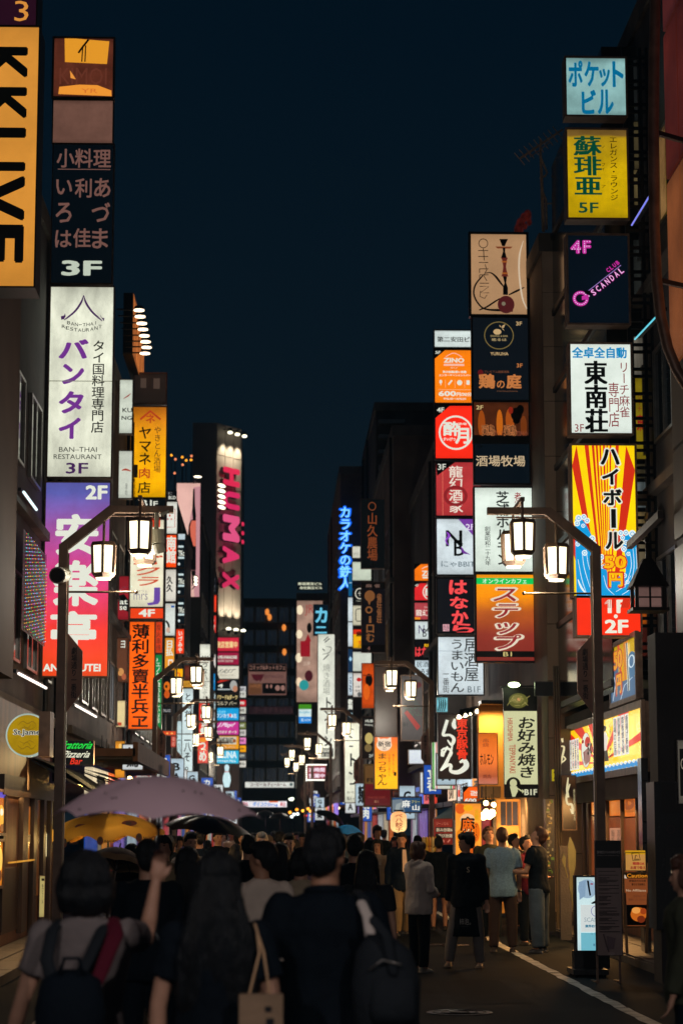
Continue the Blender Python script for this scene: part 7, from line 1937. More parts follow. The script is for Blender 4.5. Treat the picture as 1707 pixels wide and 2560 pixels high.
# white bowling pin sculpture
p = P(567, 1966, 116); k = 116 / F
m = MB(); m.loft([(p.x, p.y, p.z - 2 * k, 6 * k, 6 * k), (p.x, p.y, p.z + 14 * k, 10 * k, 10 * k), (p.x, p.y, p.z + 26 * k, 9 * k, 9 * k), (p.x, p.y, p.z + 38 * k, 4 * k, 4 * k), (p.x, p.y, p.z + 44 * k, 5.5 * k, 5.5 * k), (p.x, p.y, p.z + 50 * k, 5.5 * k, 5.5 * k), (p.x, p.y, p.z + 54 * k, 2 * k, 2 * k)], 20)
bp_ = solo('bowling_pin', m, glow((206, 236, 240), 1.1, .1), 'giant glowing white bowling pin under the sauna sign', 'bowling pin', (p.x, p.y, p.z - 2 * k), smooth=True)
m = MB(); m.loft([(p.x, p.y, p.z + 34 * k, 5.4 * k, 5.4 * k), (p.x, p.y, p.z + 37 * k, 4.8 * k, 4.8 * k)], 20); m.build('red_band', ink((200, 60, 60)), bp_)
# far street lights and traffic at the crossing
for i, (px, py, d, lb) in enumerate(((731, 1998, 150, 'twin headed pale street light at the crossing'), (758, 1989, 145, 'second pale street light at the crossing'), (586, 1976, 150, 'pale lamp beside the bowling pin'))):
    q = P(px, py, d)
    root = thing('street_light', lb, 'street light', (q.x, d, 0))
    m = MB(); m.cyl((q.x, d, 0), (q.x, d, q.z), .05, 8); m.build('pole', IRON, root)
    m = MB(); m.ell(q, (.26, .12, .12)); m.build('lamp_head', glow((236, 246, 214), 3, .05), root, True)
for i, (px, py, c, nm) in enumerate(((770, 2022, (255, 170, 60), 'orange'), (776, 2028, (255, 180, 80), 'amber'), (757, 2027, (255, 180, 60), 'gold'), (735, 2036, (235, 250, 250), 'white'), (744, 2035, (235, 250, 250), 'cool white'), (729, 2042, (235, 250, 250), 'bluish white'), (764, 2039, (255, 50, 30), 'red'), (780, 2041, (255, 40, 40), 'deep red'), (725, 2031, (255, 160, 50), 'dim orange'), (846, 2020, (255, 220, 170), 'cream'), (795, 2032, (255, 230, 200), 'pale'), (742, 2024, (250, 150, 40), 'square orange'))):
    q = P(px, py, 120)
    m = MB(); m.ell(q, (.09, .06, .08), 10, 6)
    solo('shop_lamp', m, glow(c, 2.4, .05, False), 'small %s light glowing over the far crowd' % nm, 'lamp', q, smooth=True)
# ================================================================== PEOPLE
SKIN = diff('skin', (.52, .28, .19), .55, 0, .08, 12)
SKIN2 = diff('skin_tan', (.46, .23, .14), .55, 0, .08, 12)
HAIRM = diff('black_hair', (.004, .006, .009), .5, 0, .5, 3, .6, 30, spec=.35, stretch=(8, 8, .6))
HAIRB = diff('brown_hair', (.10, .035, .018), .45, 0, .4, 3, .6, 30, stretch=(8, 8, .6))
HAIRW = diff('grey_hair', (.30, .28, .26), .6, 0, .3, 3, .4, 30)
EYEM = diff('eye_dark', (.01, .008, .008), .2)
def cloth(key, col, b=.35, bs=22, rough=.85, var=.18):
    return diff('cloth_' + key, col, rough, 0, var, 4, b, bs, spec=.15)
C = {
    'dimwhite': cloth('dimwhite', (.20, .17, .17)),
    'black': cloth('black', (.003, .007, .013)), 'navy': cloth('navy', (.006, .014, .030)), 'white': cloth('white', (.80, .66, .56)), 'cream': cloth('cream', (.50, .40, .28)),
    'grey': cloth('grey', (.22, .20, .19)), 'lgrey': cloth('lgrey', (.62, .54, .50)), 'blue': diff('cloth_speckled_blue', (.24, .36, .45), .85, 0, .22, 45, .3, 22), 'jeans': cloth('jeans', (.08, .11, .15)), 'khaki': cloth('khaki', (.26, .20, .12)),
    'brown': cloth('brown', (.07, .04, .03)), 'pink': cloth('pink', (.45, .22, .25)), 'red': cloth('red', (.30, .02, .03)), 'olive': cloth('olive', (.05, .055, .035)), 'peach': cloth('peach', (.60, .38, .22)),
    'tan': cloth('tan', (.30, .20, .13)), 'lav': cloth('lav', (.36, .24, .32)), 'wine': cloth('wine', (.10, .008, .022)), 'char': cloth('char', (.016, .020, .026)), 'yellow': cloth('yellow', (.70, .48, .20))}
def fuse(mb, voxel, name, mat, smooth=3, wr=0.0, seed=0.0, fine=9.0, fz=.55):
    """melt overlapping volumes into one continuous skin, then crease it"""
    me = mb.mesh('work')
    o = bpy.data.objects.new('work', me)
    TMP.collection.objects.link(o)
    r = o.modifiers.new('r', 'REMESH'); r.mode = 'VOXEL'; r.voxel_size = voxel
    s = o.modifiers.new('s', 'SMOOTH'); s.iterations = smooth; s.factor = .6
    out = evaluated_mesh(o)
    bpy.data.objects.remove(o); bpy.data.meshes.remove(me)
    out.name = name
    if wr:
        co = [0.0] * (3 * len(out.vertices)); no = [0.0] * (3 * len(out.vertices))
        out.vertices.foreach_get('co', co)
        out.vertices.foreach_get('normal', no)
        for i in range(0, len(co), 3):
            p = Vector((co[i] * fine + seed, co[i + 1] * fine, co[i + 2] * fine * fz))
            q = noise.noise(p) + .5 * noise.noise(p * 2.3)
            for j in range(3):
                co[i + j] += no[i + j] * q * wr
        out.vertices.foreach_set('co', co)
    out.materials.clear()
    out.materials.append(mat)
    out.polygons.foreach_set('use_smooth', [True] * len(out.polygons))
    out.update()
    return out

DN = (0, 0, -1)
def nrm(v):
    return Vector(v).normalized()
def figure(h=1.7, arms=None, legs=None, top=('tee', 'black'), bottom=('trousers', 'black'), hair='short', hairm=None, shoes=(.02, .02, .02), skin=None, fat=1.0,
           turn=0, nod=0, near=False, vox=None, face=False, seed=0.0, lean=0.0, hem=.455, sleeve=None):
    """returns [(part name, mesh, shared material)] built about the feet; the figure faces -y"""
    skin = skin or SKIN
    arms = arms or [((-.10, 0, -1), (-.03, -.12, -1)), ((.10, 0, -1), (.03, -.12, -1))]
    legs = legs or [((-.03, 0, -1), (0, .02, -1)), ((.03, 0, -1), (0, .02, -1))]
    v = vox or (.0085 if near else .0125)
    f = fat
    J = {}
    hz = .50
    low = 9
    pts = []
    for k, (u, l) in enumerate(legs):
        s = -1 if k == 0 else 1
        hip = Vector((s * .052 * f, 0, hz)); kn = hip + nrm(u) * .232; an = kn + nrm(l) * .228
        pts.append((hip, kn, an, nrm(u), nrm(l)))
        low = min(low, an.z)
    dz = .040 - low
    pts = [(a + Vector((0, 0, dz)), b + Vector((0, 0, dz)), c + Vector((0, 0, dz)), u, l) for a, b, c, u, l in pts]
    D = Vector((0, 0, dz))
    def tz(z, x=0):  # spine with a slight lean forward
        return Vector((x, -lean * max(0, z - .5), z + dz))
    def H(p):
        return Vector(p) * h
    def torso(mb, grow, z0=.45, full=True):
        R_ = [(.44, .090, .066), (.50, .098, .070), (.56, .088, .062), (.62, .080, .056), (.69, .090, .062), (.75, .101, .066), (.795, .104, .058), (.82, .082, .047), (.838, .045, .036)]
        rings = []
        for z, rx, ry in R_:
            if z < z0 - .03:
                continue
            c = tz(max(z, z0))
            g = grow * (1 if z < .8 else .6 if z < .83 else .35)
            rings.append((c.x * h, c.y * h, c.z * h, (rx * (f if z < .78 else 1) + g) * h, (ry * f + g) * h))
        mb.loft(rings, 22)
    def head(mb):
        T = Matrix.Rotation(R(turn), 3, 'Z') @ Matrix.Rotation(R(-nod), 3, 'X')
        hc = tz(.875) + Vector((0, -lean * .02, 0))
        def hp(x, y, z):
            return H(hc + T @ Vector((x, y, z)))
        return T, hp
    T, hp = head(None)
    b = MB()
    torso(b, -.008)
    b.tube([H(tz(.80)), H(tz(.845)), hp(0, -.004, .01)], [.040 * h * f ** .5, .033 * h * f ** .5, .034 * h], 14)
    b.ell(hp(0, .008, .060), (.0445 * h, .056 * h, .062 * h), 18, 12, T)          # cranium
    b.ell(hp(0, -.018, .018), (.034 * h, .036 * h, .036 * h), 14, 9, T)           # jaw
    b.ell(hp(0, -.040, -.004), (.013 * h, .012 * h, .010 * h), 10, 6, T)          # chin
    b.ell(hp(0, -.038, .038), (.030 * h, .018 * h, .028 * h), 12, 8, T)           # cheeks
    b.tube([hp(0, -.046, .055), hp(0, -.057, .036), hp(0, -.0585, .028)], [.0045 * h, .0065 * h, .0085 * h], 8)
    for s in (-1, 1):
        b.ell(hp(s * .0455, .004, .042), (.0055 * h, .011 * h, .018 * h), 8, 6, T)
        b.ell(hp(s * .017, -.049, .056), (.012 * h, .008 * h, .0045 * h), 8, 5, T)
    A = []
    for k, (u, l) in enumerate(arms):
        s = -1 if k == 0 else 1
        sh = tz(.795, s * .098 * (1 + (f - 1) * .4)); el = sh + nrm(u) * .168; wr = el + nrm(l) * .148
        A.append((sh, el, wr, nrm(u), nrm(l)))
        b.tube([H(sh), H(sh.lerp(el, .5)), H(el), H(el.lerp(wr, .35)), H(wr)], [.030 * h * f, .026 * h * f, .021 * h, .022 * h, .0145 * h], 12)
        d = nrm(l)
        side = d.cross(Vector((0, 1, 0))).normalized() if abs(d.y) < .9 else Vector((1, 0, 0))
        cr = d.cross(side)
        b.ell(H(wr + d * .028), (.0135 * h, .022 * h, .028 * h), 10, 7, Matrix((cr, side, d)).transposed())
        fr_ = .0052 * h if near else .0062 * h
        for q, (o, L) in enumerate(((-.016, .040), (-.0055, .047), (.0055, .045), (.016, .036))):
            a0 = wr + d * .048 + side * o
            a1 = a0 + (d + cr * .25 * s).normalized() * L * .5
            a2 = a1 + (d + cr * .8 * s).normalized() * L * .5
            b.tube([H(a0 - d * .01), H(a1), H(a2)], [fr_, fr_ * .95, fr_ * .8], 7)
        t0 = wr + d * .018 - side * .016 * s
        b.tube([H(t0), H(t0 + (d - side * s * .9).normalized() * .02), H(t0 + (d * 1.4 - side * s * .6).normalized() * .042)], [fr_ * 1.3, fr_ * 1.15, fr_ * .85], 7)
    for k, (hip, kn, an, u, l) in enumerate(pts):
        b.tube([H(hip), H(hip.lerp(kn, .4)), H(kn), H(kn.lerp(an, .3)), H(an)], [.050 * h * f, .046 * h * f, .031 * h, .034 * h * f ** .5, .020 * h], 12)
        b.tube([H(an), H(an + Vector((0, -.05, -.022)))], [.018 * h, .016 * h], 8)
    out = [('person', fuse(b, v * h / 1.7, 'person', skin, 4), None)]
    # upper garment
    if top:
        kind, col = top
        m = MB()
        g = {'tee': .012, 'polo': .014, 'shirt': .018, 'hoodie': .032, 'jacket': .024, 'knit': .020}[kind]
        torso(m, g, hem)
        sl = sleeve or {'tee': .62, 'polo': .7, 'shirt': .75, 'hoodie': 2, 'jacket': 2, 'knit': 2}[kind]
        for sh, el, wr, u, l in A:
            r0 = (.034 + g * .6) * h * f ** .5
            m.ell(H(sh + Vector((0, 0, -.004))), (r0 * 1.02,) * 3, 12, 8)
            if sl < 1:
                e = sh + u * .168 * sl
                m.tube([H(sh), H(sh.lerp(e, .6)), H(e)], [r0, r0 * .98, r0 * .98], 12, cap=False)
            else:
                rc = .028 + g * .35
                ww = el.lerp(wr, .93)
                m.tube([H(sh), H(sh.lerp(el, .5)), H(el), H(el.lerp(wr, .5)), H(ww)], [r0, rc * 1.08 * h, rc * h, rc * h * .98, rc * h * .82], 12, cap=False)
        m.tube([H(tz(.812)), H(tz(.845) + Vector((0, .004, 0)))], [(.052 + g * .4) * h, (.036 + g * .25) * h], 14, cap=False)
        if kind == 'hoodie':
            m.tube([H(tz(.845) + Vector((-.045, .02, .0))), H(tz(.84) + Vector((-.03, .05, -.012))), H(tz(.83) + Vector((0, .062, -.02))), H(tz(.84) + Vector((.03, .05, -.012))), H(tz(.845) + Vector((.045, .02, 0)))], [.022 * h, .028 * h, .032 * h, .028 * h, .022 * h], 10)
        out.append(('jacket' if kind in ('jacket',) else {'hoodie': 'hoodie', 'knit': 'sweater', 'tee': 'tee_shirt', 'polo': 'polo_shirt', 'shirt': 'shirt'}[kind], fuse(m, v * 1.1 * h / 1.7, 'top', C[col], 3, {'tee': .010, 'polo': .010, 'shirt': .010}.get(kind, .013) * h / 1.7, seed, 11), None))
    kind, col = bottom
    m = MB()
    fl = {'trousers': .012, 'wide': .026, 'shorts': .018, 'skirt': .02}[kind]
    c0 = tz(.47); 
    m.loft([(c0.x * h, c0.y * h, (z + dz) * h, (rx * f + .004) * h, (ry * f + .004) * h) for z, rx, ry in ((.452, .080, .056), (.48, .094, .068), (.53, .094, .066), (.57, .086, .060))], 20)
    for hip, kn, an, u, l in pts:
        if kind in ('trousers', 'wide'):
            m.tube([H(hip), H(hip.lerp(kn, .5)), H(kn), H(kn.lerp(an, .5)), H(kn.lerp(an, .99))], [(.053 * f + fl * .4) * h, (.046 * f + fl * .6) * h, (.036 + fl) * h, (.032 + fl) * h, (.026 + fl) * h], 12, cap=False)
        elif kind == 'shorts':
            e = hip.lerp(kn, .62)
            m.tube([H(hip), H(e)], [(.054 * f + fl * .5) * h, (.050 + fl) * h], 12, cap=False)
        else:
            e = hip.lerp(kn, .8)
            m.tube([H(hip), H(e)], [(.06 + fl) * h, (.085 + fl) * h], 14, cap=False)
    out.append(({'trousers': 'trousers', 'wide': 'trousers', 'shorts': 'shorts', 'skirt': 'skirt'}[kind], fuse(m, v * 1.15 * h / 1.7, 'bottom', C[col], 3, .006 * h / 1.7, seed + 5, 10), None))
    sm = diff('shoe_%02d%02d%02d' % tuple(int(c * 99) for c in shoes), shoes, .5)
    for hip, kn, an, u, l in pts:
        m = MB()
        a = an + Vector((0, .012, -.012))
        fz = an.z - .04
        m.ell(H((a.x, a.y + .002, fz + .022)), (.024 * h, .030 * h, .024 * h), 12, 8)
        m.ell(H((a.x, a.y - .040, fz + .017)), (.026 * h, .044 * h, .018 * h), 12, 8)
        m.ell(H((a.x, a.y - .068, fz + .014)), (.027 * h, .028 * h, .0145 * h), 12, 8)
        m.box(*(H((a.x - .026, a.y - .094, fz - .001))), *(H((a.x + .026, a.y + .034, fz + .010))))
        out.append(('shoe', fuse(m, .009 * h / 1.7, 'shoe', sm, 2), None))
    # hair
    if hair:
        m = MB()
        hm = hairm or HAIRM
        e1 = (lambda x, y, z, rx, ry, rz: m.ell(hp(x, y, z), (rx * h, ry * h, rz * h), 18, 12, T))
        e1(0, .016, .073, .050, .058, .056)
        e1(0, .034, .050, .046, .038, .050)
        if hair == 'short':
            e1(0, -.018, .098, .042, .036, .030)
            e1(-.040, .012, .066, .010, .026, .026); e1(.040, .012, .066, .010, .026, .026)
        elif hair == 'fringe':
            e1(0, -.028, .092, .045, .034, .026); e1(0, -.042, .080, .036, .014, .018)
            e1(-.042, .004, .060, .012, .030, .032); e1(.042, .004, .060, .012, .030, .032)
        elif hair == 'bob':
            e1(0, -.022, .094, .046, .036, .030); e1(0, -.040, .080, .038, .014, .020)
            e1(0, .026, .034, .058, .048, .052); e1(-.046, .0, .034, .018, .034, .050); e1(.046, .0, .034, .018, .034, .050)
        elif hair == 'bigbob':
            e1(0, .012, .064, .068, .066, .074); e1(0, .024, .016, .072, .056, .050); e1(-.052, .0, .03, .024, .040, .060); e1(.052, .0, .03, .024, .040, .060)
        elif hair in ('long', 'verylong'):
            e1(0, -.020, .096, .046, .036, .028)
            e1(-.044, -.002, .040, .014, .034, .056); e1(.044, -.002, .040, .014, .034, .056)
            bot = .60 if hair == 'verylong' else .70
            w = .098 if hair == 'verylong' else .062
            c1 = tz(.80)
            rings = []
            for t in range(8):
                z = .93 - (.93 - bot) * t / 7
                q = tz(z)
                rings.append(((q.x) * h, (q.y + .042 + .012 * math.sin(t * .6)) * h, q.z * h, (.048 + (w - .048) * math.sin(min(1, t / 5) * 1.57)) * h * (1 if t < 7 else .8), (.034 if t < 7 else .02) * h))
            m.loft(rings[::-1], 20)
        elif hair == 'cap':
            e1(0, -.004, .085, .053, .060, .046); e1(0, -.066, .070, .034, .034, .006)
        out.append(('hair' if hair != 'cap' else 'cap', fuse(m, v * .9 * h / 1.7, 'hair', hm, 2, (.009 if near else .006) * h / 1.7, seed + 9, 42, .18), None))
    if face:
        for s in (-1, 1):
            m = MB(); m.ell(hp(s * .0175, -.0535, .0485), (.0075 * h, .004 * h, .0036 * h), 10, 6, T); out.append(('eye', m.mesh('eye', EYEM), None))
            m = MB(); m.ell(hp(s * .0180, -.0535, .0590), (.0105 * h, .004 * h, .0022 * h), 10, 6, T); out.append(('eyebrow', m.mesh('eyebrow', EYEM), None))
        m = MB(); m.ell(hp(0, -.0545, .0120), (.0125 * h, .005 * h, .0032 * h), 10, 6, T); out.append(('mouth', m.mesh('mouth', diff('lip', (.30, .09, .07), .5)), None))
    info = {'arms': [(H(a), H(b_), H(c)) for a, b_, c, _, _ in A], 'tz': lambda z, x=0, y=0: H(tz(z, x) + Vector((0, y, 0))), 'hp': hp, 'h': h}
    return out, info

def place(parts, label, x, y, heading, group='people in the street crowd', recol=None):
    """heading 0 = towards the viewer, 180 = away"""
    nm, me, _ = parts[0]
    root = bpy.data.objects.new('person', me)
    COL.objects.link(root)
    root.location = (x, y, 0)
    root.rotation_euler.z = R(heading)
    tag(root, label, 'person', group)
    for n, me, _ in parts[1:]:
        o = bpy.data.objects.new(n, me); COL.objects.link(o); o.parent = root
        if recol and n in recol:
            o.material_slots[0].link = 'OBJECT'; o.material_slots[0].material = recol[n]
    return root

def extra(root, name, mb, mat, smooth=True, parent=None):
    """an extra garment or strap in the figure's own axes"""
    me = mb.mesh(name, mat)
    if smooth:
        me.polygons.foreach_set('use_smooth', [True] * len(me.polygons))
    o = bpy.data.objects.new(name, me); COL.objects.link(o); o.parent = parent or root
    return o
def held(name, mb, mat, label, cat, root, smooth=True):
    """a thing held or worn loose: top level, placed with its holder"""
    me = mb.mesh(name, mat)
    if smooth:
        me.polygons.foreach_set('use_smooth', [True] * len(me.polygons))
    o = bpy.data.objects.new(name, me); COL.objects.link(o)
    o.location = root.location; o.rotation_euler = root.rotation_euler
    return tag(o, label, cat)
def ground_y(ypx):
    return CAMZ * F / (ypx - 2075.0)
G1 = 'people standing or walking in the street'

# ---- right-hand group, mid distance
# grey hoodie, seen from three-quarter behind, arms folded forward
p, I = figure(1.60, arms=[((-.22, -.05, -1), (.55, -.75, -.25)), ((.22, -.15, -1), (-.55, -.75, -.22))], legs=[((-.04, .0, -1), (0, .03, -1)), ((.05, -.02, -1), (0, .02, -1))], top=('hoodie', 'lgrey'), bottom=('trousers', 'black'), hair='bob', hairm=HAIRB, shoes=(.35, .32, .28), seed=1, turn=-20, hem=.43)
place(p, 'person in a loose grey hoodie with short reddish brown hair, arms folded', GX(1046, 27.2), 27.2, 125, G1)
# apron and black top, looking over the shoulder
p, I = figure(1.72, arms=[((-.18, .05, -1), (-.05, .05, -1)), ((.25, .05, -1), (.1, -.2, -1))], legs=[((-.22, -.02, -1), (-.16, .10, -1)), ((.14, .0, -1), (.05, .04, -1))], top=('jacket', 'black'), bottom=('trousers', 'grey'), hair='fringe', shoes=(.40, .26, .16), seed=2, turn=-60, hem=.44, face=True)
r = place(p, 'person in black top and long black shop apron turning to look over the shoulder', GX(1164, 28.0), 28.0, -12, G1)
h_ = 1.72
m = MB(); m.loft([(0, -.012, .40, .20, .135), (0, -.012, .55, .185, .13), (0, -.01, .75, .178, .125), (0, -.005, .96, .172, .12)], 22); extra(r, 'apron', m, C['black'])
m = MB(); fc = Face(0, 0, 40, 40, (-.08, -.155, .50), (.16, 0, 0), (0, 0, .16)); draw(fc, [('t', '柿泡。', 2, 8, 38, 28, (190, 190, 186)), ('r', 8, 32, 32, 34, (40, 44, 46))], [m, m], paint, 0); extra(r, 'apron_print', m, None, False)
m = MB(); fc = Face(0, 0, 20, 10, (-.05, -.142, .80), (.10, 0, 0), (0, 0, .05)); draw(fc, [('t', '麺処酒', 1, 1, 19, 9, (200, 200, 196))], [m, m], paint, 0); extra(r, 'waist_print', m, None, False)
m = MB(); fc = Face(0, 0, 10, 14, (.02, -.165, 1.20), (.05, 0, 0), (0, 0, .08)); draw(fc, [('t', 'S', 1, 1, 9, 13, (220, 200, 170))], [m, m], paint, 0); extra(r, 'chest_letter', m, None, False)
# blue shirt, back view
p, I = figure(1.78, arms=[((-.20, .02, -1), (-.02, -.22, -1)), ((.20, .02, -1), (.04, -.25, -1))], legs=[((-.07, 0, -1), (-.02, .02, -1)), ((.07, -.02, -1), (.02, .03, -1))], top=('shirt', 'blue'), bottom=('trousers', 'brown'), hair='short', hairm=HAIRB, shoes=(.05, .03, .02), fat=1.06, seed=3, hem=.44)
r = place(p, 'heavy set person in a speckled light blue short sleeved shirt and brown trousers', GX(1254, 31.6), 31.6, 176, G1)
m = MB(); q = I['arms'][0][2]; m.cyl(q + Vector((0, 0, -.01)), q + Vector((0, -.004, .02)), .031, 14); extra(r, 'watch', m, BLACK)
# man behind the blue shirt, facing left/down
p, I = figure(1.80, arms=[((-.2, .0, -1), (-.05, -.1, -1)), ((.15, -.1, -1), (-.2, -.6, -.6))], top=('tee', 'olive'), bottom=('trousers', 'black'), hair='short', hairm=HAIRB, seed=4, turn=35, nod=18, face=True)
place(p, 'person in a dark olive tee shirt looking down behind the blue shirted person', GX(1222, 34.5), 34.5, -20, G1)
# jeans and black tee, looking at phone
p, I = figure(1.80, arms=[((-.10, -.35, -1), (.35, -1, -.1)), ((.12, -.3, -1), (-.25, -1, .05))], legs=[((-.06, -.05, -1), (-.02, .03, -1)), ((.08, .03, -1), (.03, .06, -1))], top=('tee', 'black'), bottom=('wide', 'jeans'), hair='short', hairm=HAIRB, shoes=(.04, .04, .05), fat=1.05, seed=6, turn=10, nod=28, lean=.06, hem=.47)
r = place(p, 'person in black tee shirt and pale blue jeans bending over a phone', GX(1345, 31.5), 31.5, -118, G1)
m = MB(); q = I['arms'][1][2] + Vector((-.02, -.09, .04)); m.box(q.x - .035, q.y - .008, q.z - .05, q.x + .035, q.y + .004, q.z + .09); held('phone', m, BLACK, 'phone held by the person in pale blue jeans', 'phone', r, False)
# orange lit staff, reaching
p, I = figure(1.68, arms=[((-.15, -.4, -1), (.1, -1, -.2)), ((.2, -.5, -.9), (.0, -1, -.25))], top=('tee', 'yellow'), bottom=('trousers', 'char'), hair='short', seed=7, turn=0, nod=14, face=True)
r = place(p, 'person in a cream yellow tee shirt with a strap, lit by the amber doorway', GX(1287, 39.0), 39.0, 70, G1)
m = MB(); m.tube([I['tz'](.82, -.06, -.05), I['tz'](.80, 0, -.115), I['tz'](.72, .06, -.12), I['tz'](.62, .12, -.06)], .014, 6); extra(r, 'bag_strap', m, BLACK)
p, I = figure(1.66, arms=[((-.15, -.2, -1), (.3, -1, -.1)), ((.15, -.2, -1), (-.3, -1, -.1))], top=('tee', 'wine'), bottom=('trousers', 'black'), hair='short', seed=71, nod=20, face=True)
place(p, 'person hidden behind the jeans wearer with folded bare arms', GX(1318, 33.5), 33.5, 40, G1)
# black shorts woman walking away
p, I = figure(1.62, arms=[((-.22, .1, -1), (-.1, -.15, -1)), ((.26, -.1, -1), (.15, -.3, -1))], legs=[((-.05, -.1, -1), (0, .18, -1)), ((.05, .08, -1), (0, .14, -1))], top=('jacket', 'black'), bottom=('shorts', 'black'), hair='short', shoes=(.02, .02, .02), seed=8, hem=.44)
r = place(p, 'person in black jacket, short shorts and ankle boots walking away', GX(1096, 38.5), 38.5, 176, G1)
m = MB(); q = I['hp'](0, .03, .12); m.ell(q, (.045, .045, .045), 12, 8); extra(r, 'hair_bun', m, HAIRM)
# man walking toward us, open dark shirt and khaki
p, I = figure(1.72, arms=[((-.2, .05, -1), (-.08, -.1, -1)), ((.2, .0, -1), (.1, -.2, -1))], legs=[((-.06, -.25, -1), (-.02, .05, -1)), ((.05, .18, -1), (0, .34, -1))], top=('jacket', 'navy'), bottom=('wide', 'khaki'), hair='short', shoes=(.03, .03, .03), seed=9, turn=-16, face=True, sleeve=2, hem=.44)
r = place(p, 'middle aged person walking forward in an open dark shirt and khaki trousers', GX(1003, 36.5), 36.5, 10, G1)
m = MB(); a, b_ = I['tz'](.82, 0, -.115), I['tz'](.62, 0, -.155); m.add([a + Vector((-.03, -.0, .02)), a + Vector((.03, 0, .02)), b_ + Vector((.045, 0, 0)), b_ + Vector((-.045, 0, 0))], [(0, 1, 2, 3)]); extra(r, 'undershirt', m, C['white'], False)
# tall man behind, and girl in grey tee
p, I = figure(1.84, top=('jacket', 'black'), bottom=('trousers', 'black'), hair='fringe', seed=10, face=True, turn=12)
place(p, 'tall slim person in black facing the viewer by the white wall poster', GX(943, 44), 44, 5, G1)
p, I = figure(1.58, top=('tee', 'grey'), bottom=('trousers', 'black'), hair='long', seed=11, face=True, nod=12)
r = place(p, 'long haired person in a grey printed tee shirt looking down', GX(943, 37), 37, -8, G1)
m = MB(); fc = Face(0, 0, 30, 10, (-.08, -.125, 1.15), (.16, 0, 0), (0, 0, .05)); draw(fc, [('t', 'RVING', 1, 1, 29, 9, (170, 170, 165), BB)], [m, m], paint, .01); extra(r, 'shirt_print', m, None, False)
p, I = figure(1.70, top=('shirt', 'jeans'), bottom=('trousers', 'char'), hair='fringe', seed=12, face=True, turn=-30)
place(p, 'dark haired person in a patterned blue shirt glancing aside', GX(893, 36), 36, -30, G1)
p, I = figure(1.64, top=('jacket', 'black'), bottom=('trousers', 'black'), hair='short', seed=13)
place(p, 'person in a dark knitted hat and jacket beyond the hoodie wearer', GX(1043, 40), 40, 185, G1, {'hair': C['black']})
# ---- middle crowd, backs towards the viewer
p, I = figure(1.66, arms=[((-.14, .02, -1), (-.02, -.2, -1)), ((.14, .02, -1), (.02, -.2, -1))], top=('tee', 'white'), bottom=('trousers', 'char'), hair='short', skin=SKIN2, seed=14, turn=48, vox=.011)
r = place(p, 'person in an off white tee shirt seen from behind, head turned to the side', GX(655, 15.5), 15.5, 190, G1)
p, I = figure(1.62, top=('tee', 'black'), bottom=('trousers', 'black'), hair='long', seed=15)
LONGP = p
place(p, 'person with long dark hair behind the turned head of the white tee wearer', GX(702, 22), 22, 178, G1)
p, I = figure(1.60, top=('tee', 'cream'), bottom=('trousers', 'char'), hair='bob', seed=16)
BOBP = p
r = place(p, 'person in a cream tee shirt with a tote strap beside the black polo', GX(752, 17.5), 17.5, 172, G1)
m = MB(); m.tube([I['tz'](.815, .07, .05), I['tz'](.78, .11, .075), I['tz'](.68, .13, .08), I['tz'](.58, .15, .06)], .014, 6); extra(r, 'bag_strap', m, BLACK)
p, I = figure(1.70, top=('tee', 'black'), bottom=('trousers', 'black'), hair='short', seed=17)
SHORTP = p
place(p, 'short haired person in black directly right of the black polo wearer', GX(886, 21), 21, 182, G1)
place(SHORTP, 'second short haired person in black, behind the first by the blue umbrella', GX(850, 25), 25, 175, G1)
place(SHORTP, 'person in black with a white collar left of the white tee wearer', GX(622, 23), 23, 184, G1)
p, I = figure(1.58, top=('tee', 'char'), bottom=('shorts', 'black'), hair='long', seed=18, vox=.011, arms=[((-.2, .05, -1), (-.02, -.1, -1)), ((.2, .05, -1), (.02, -.1, -1))])
place(p, 'person with long black hair in a charcoal tee shirt beside the backpack', GX(917, 17.5), 17.5, 170, G1)
p, I = figure(1.70, top=('jacket', 'khaki'), bottom=('trousers', 'black'), hair='fringe', seed=19, face=True, nod=14, turn=-14)
r = place(p, 'person in an olive grey blazer over a white tee shirt looking down', GX(411, 21.5), 21.5, -6, G1)
m = MB(); a, b_ = I['tz'](.825, 0, -.105), I['tz'](.60, 0, -.145); m.add([a + Vector((-.045, 0, .01)), a + Vector((.045, 0, .01)), b_ + Vector((.06, 0, 0)), b_ + Vector((-.06, 0, 0))], [(0, 1, 2, 3)]); extra(r, 'undershirt', m, C['peach'], False)
p, I = figure(1.68, top=('jacket', 'black'), bottom=('trousers', 'black'), hair='short', seed=20)
place(p, 'dark haired person in black carrying nothing, close behind the umbrella shaft', GX(371, 14.5), 14.5, 188, G1)
place(LONGP, 'dark long haired person between the blazer wearer and the very long hair', GX(470, 16), 16, 186, G1)
p, I = figure(1.72, top=('tee', 'white'), bottom=('trousers', 'char'), hair='short', seed=22, face=True)
FACEP = p
place(p, 'person in white tee shirt under the edge of the mauve umbrella', GX(478, 26), 26, 20, G1)
place(BOBP, 'bob haired person just under the grey umbrella', GX(330, 23), 23, 182, G1, {'tee_shirt': C['black']})
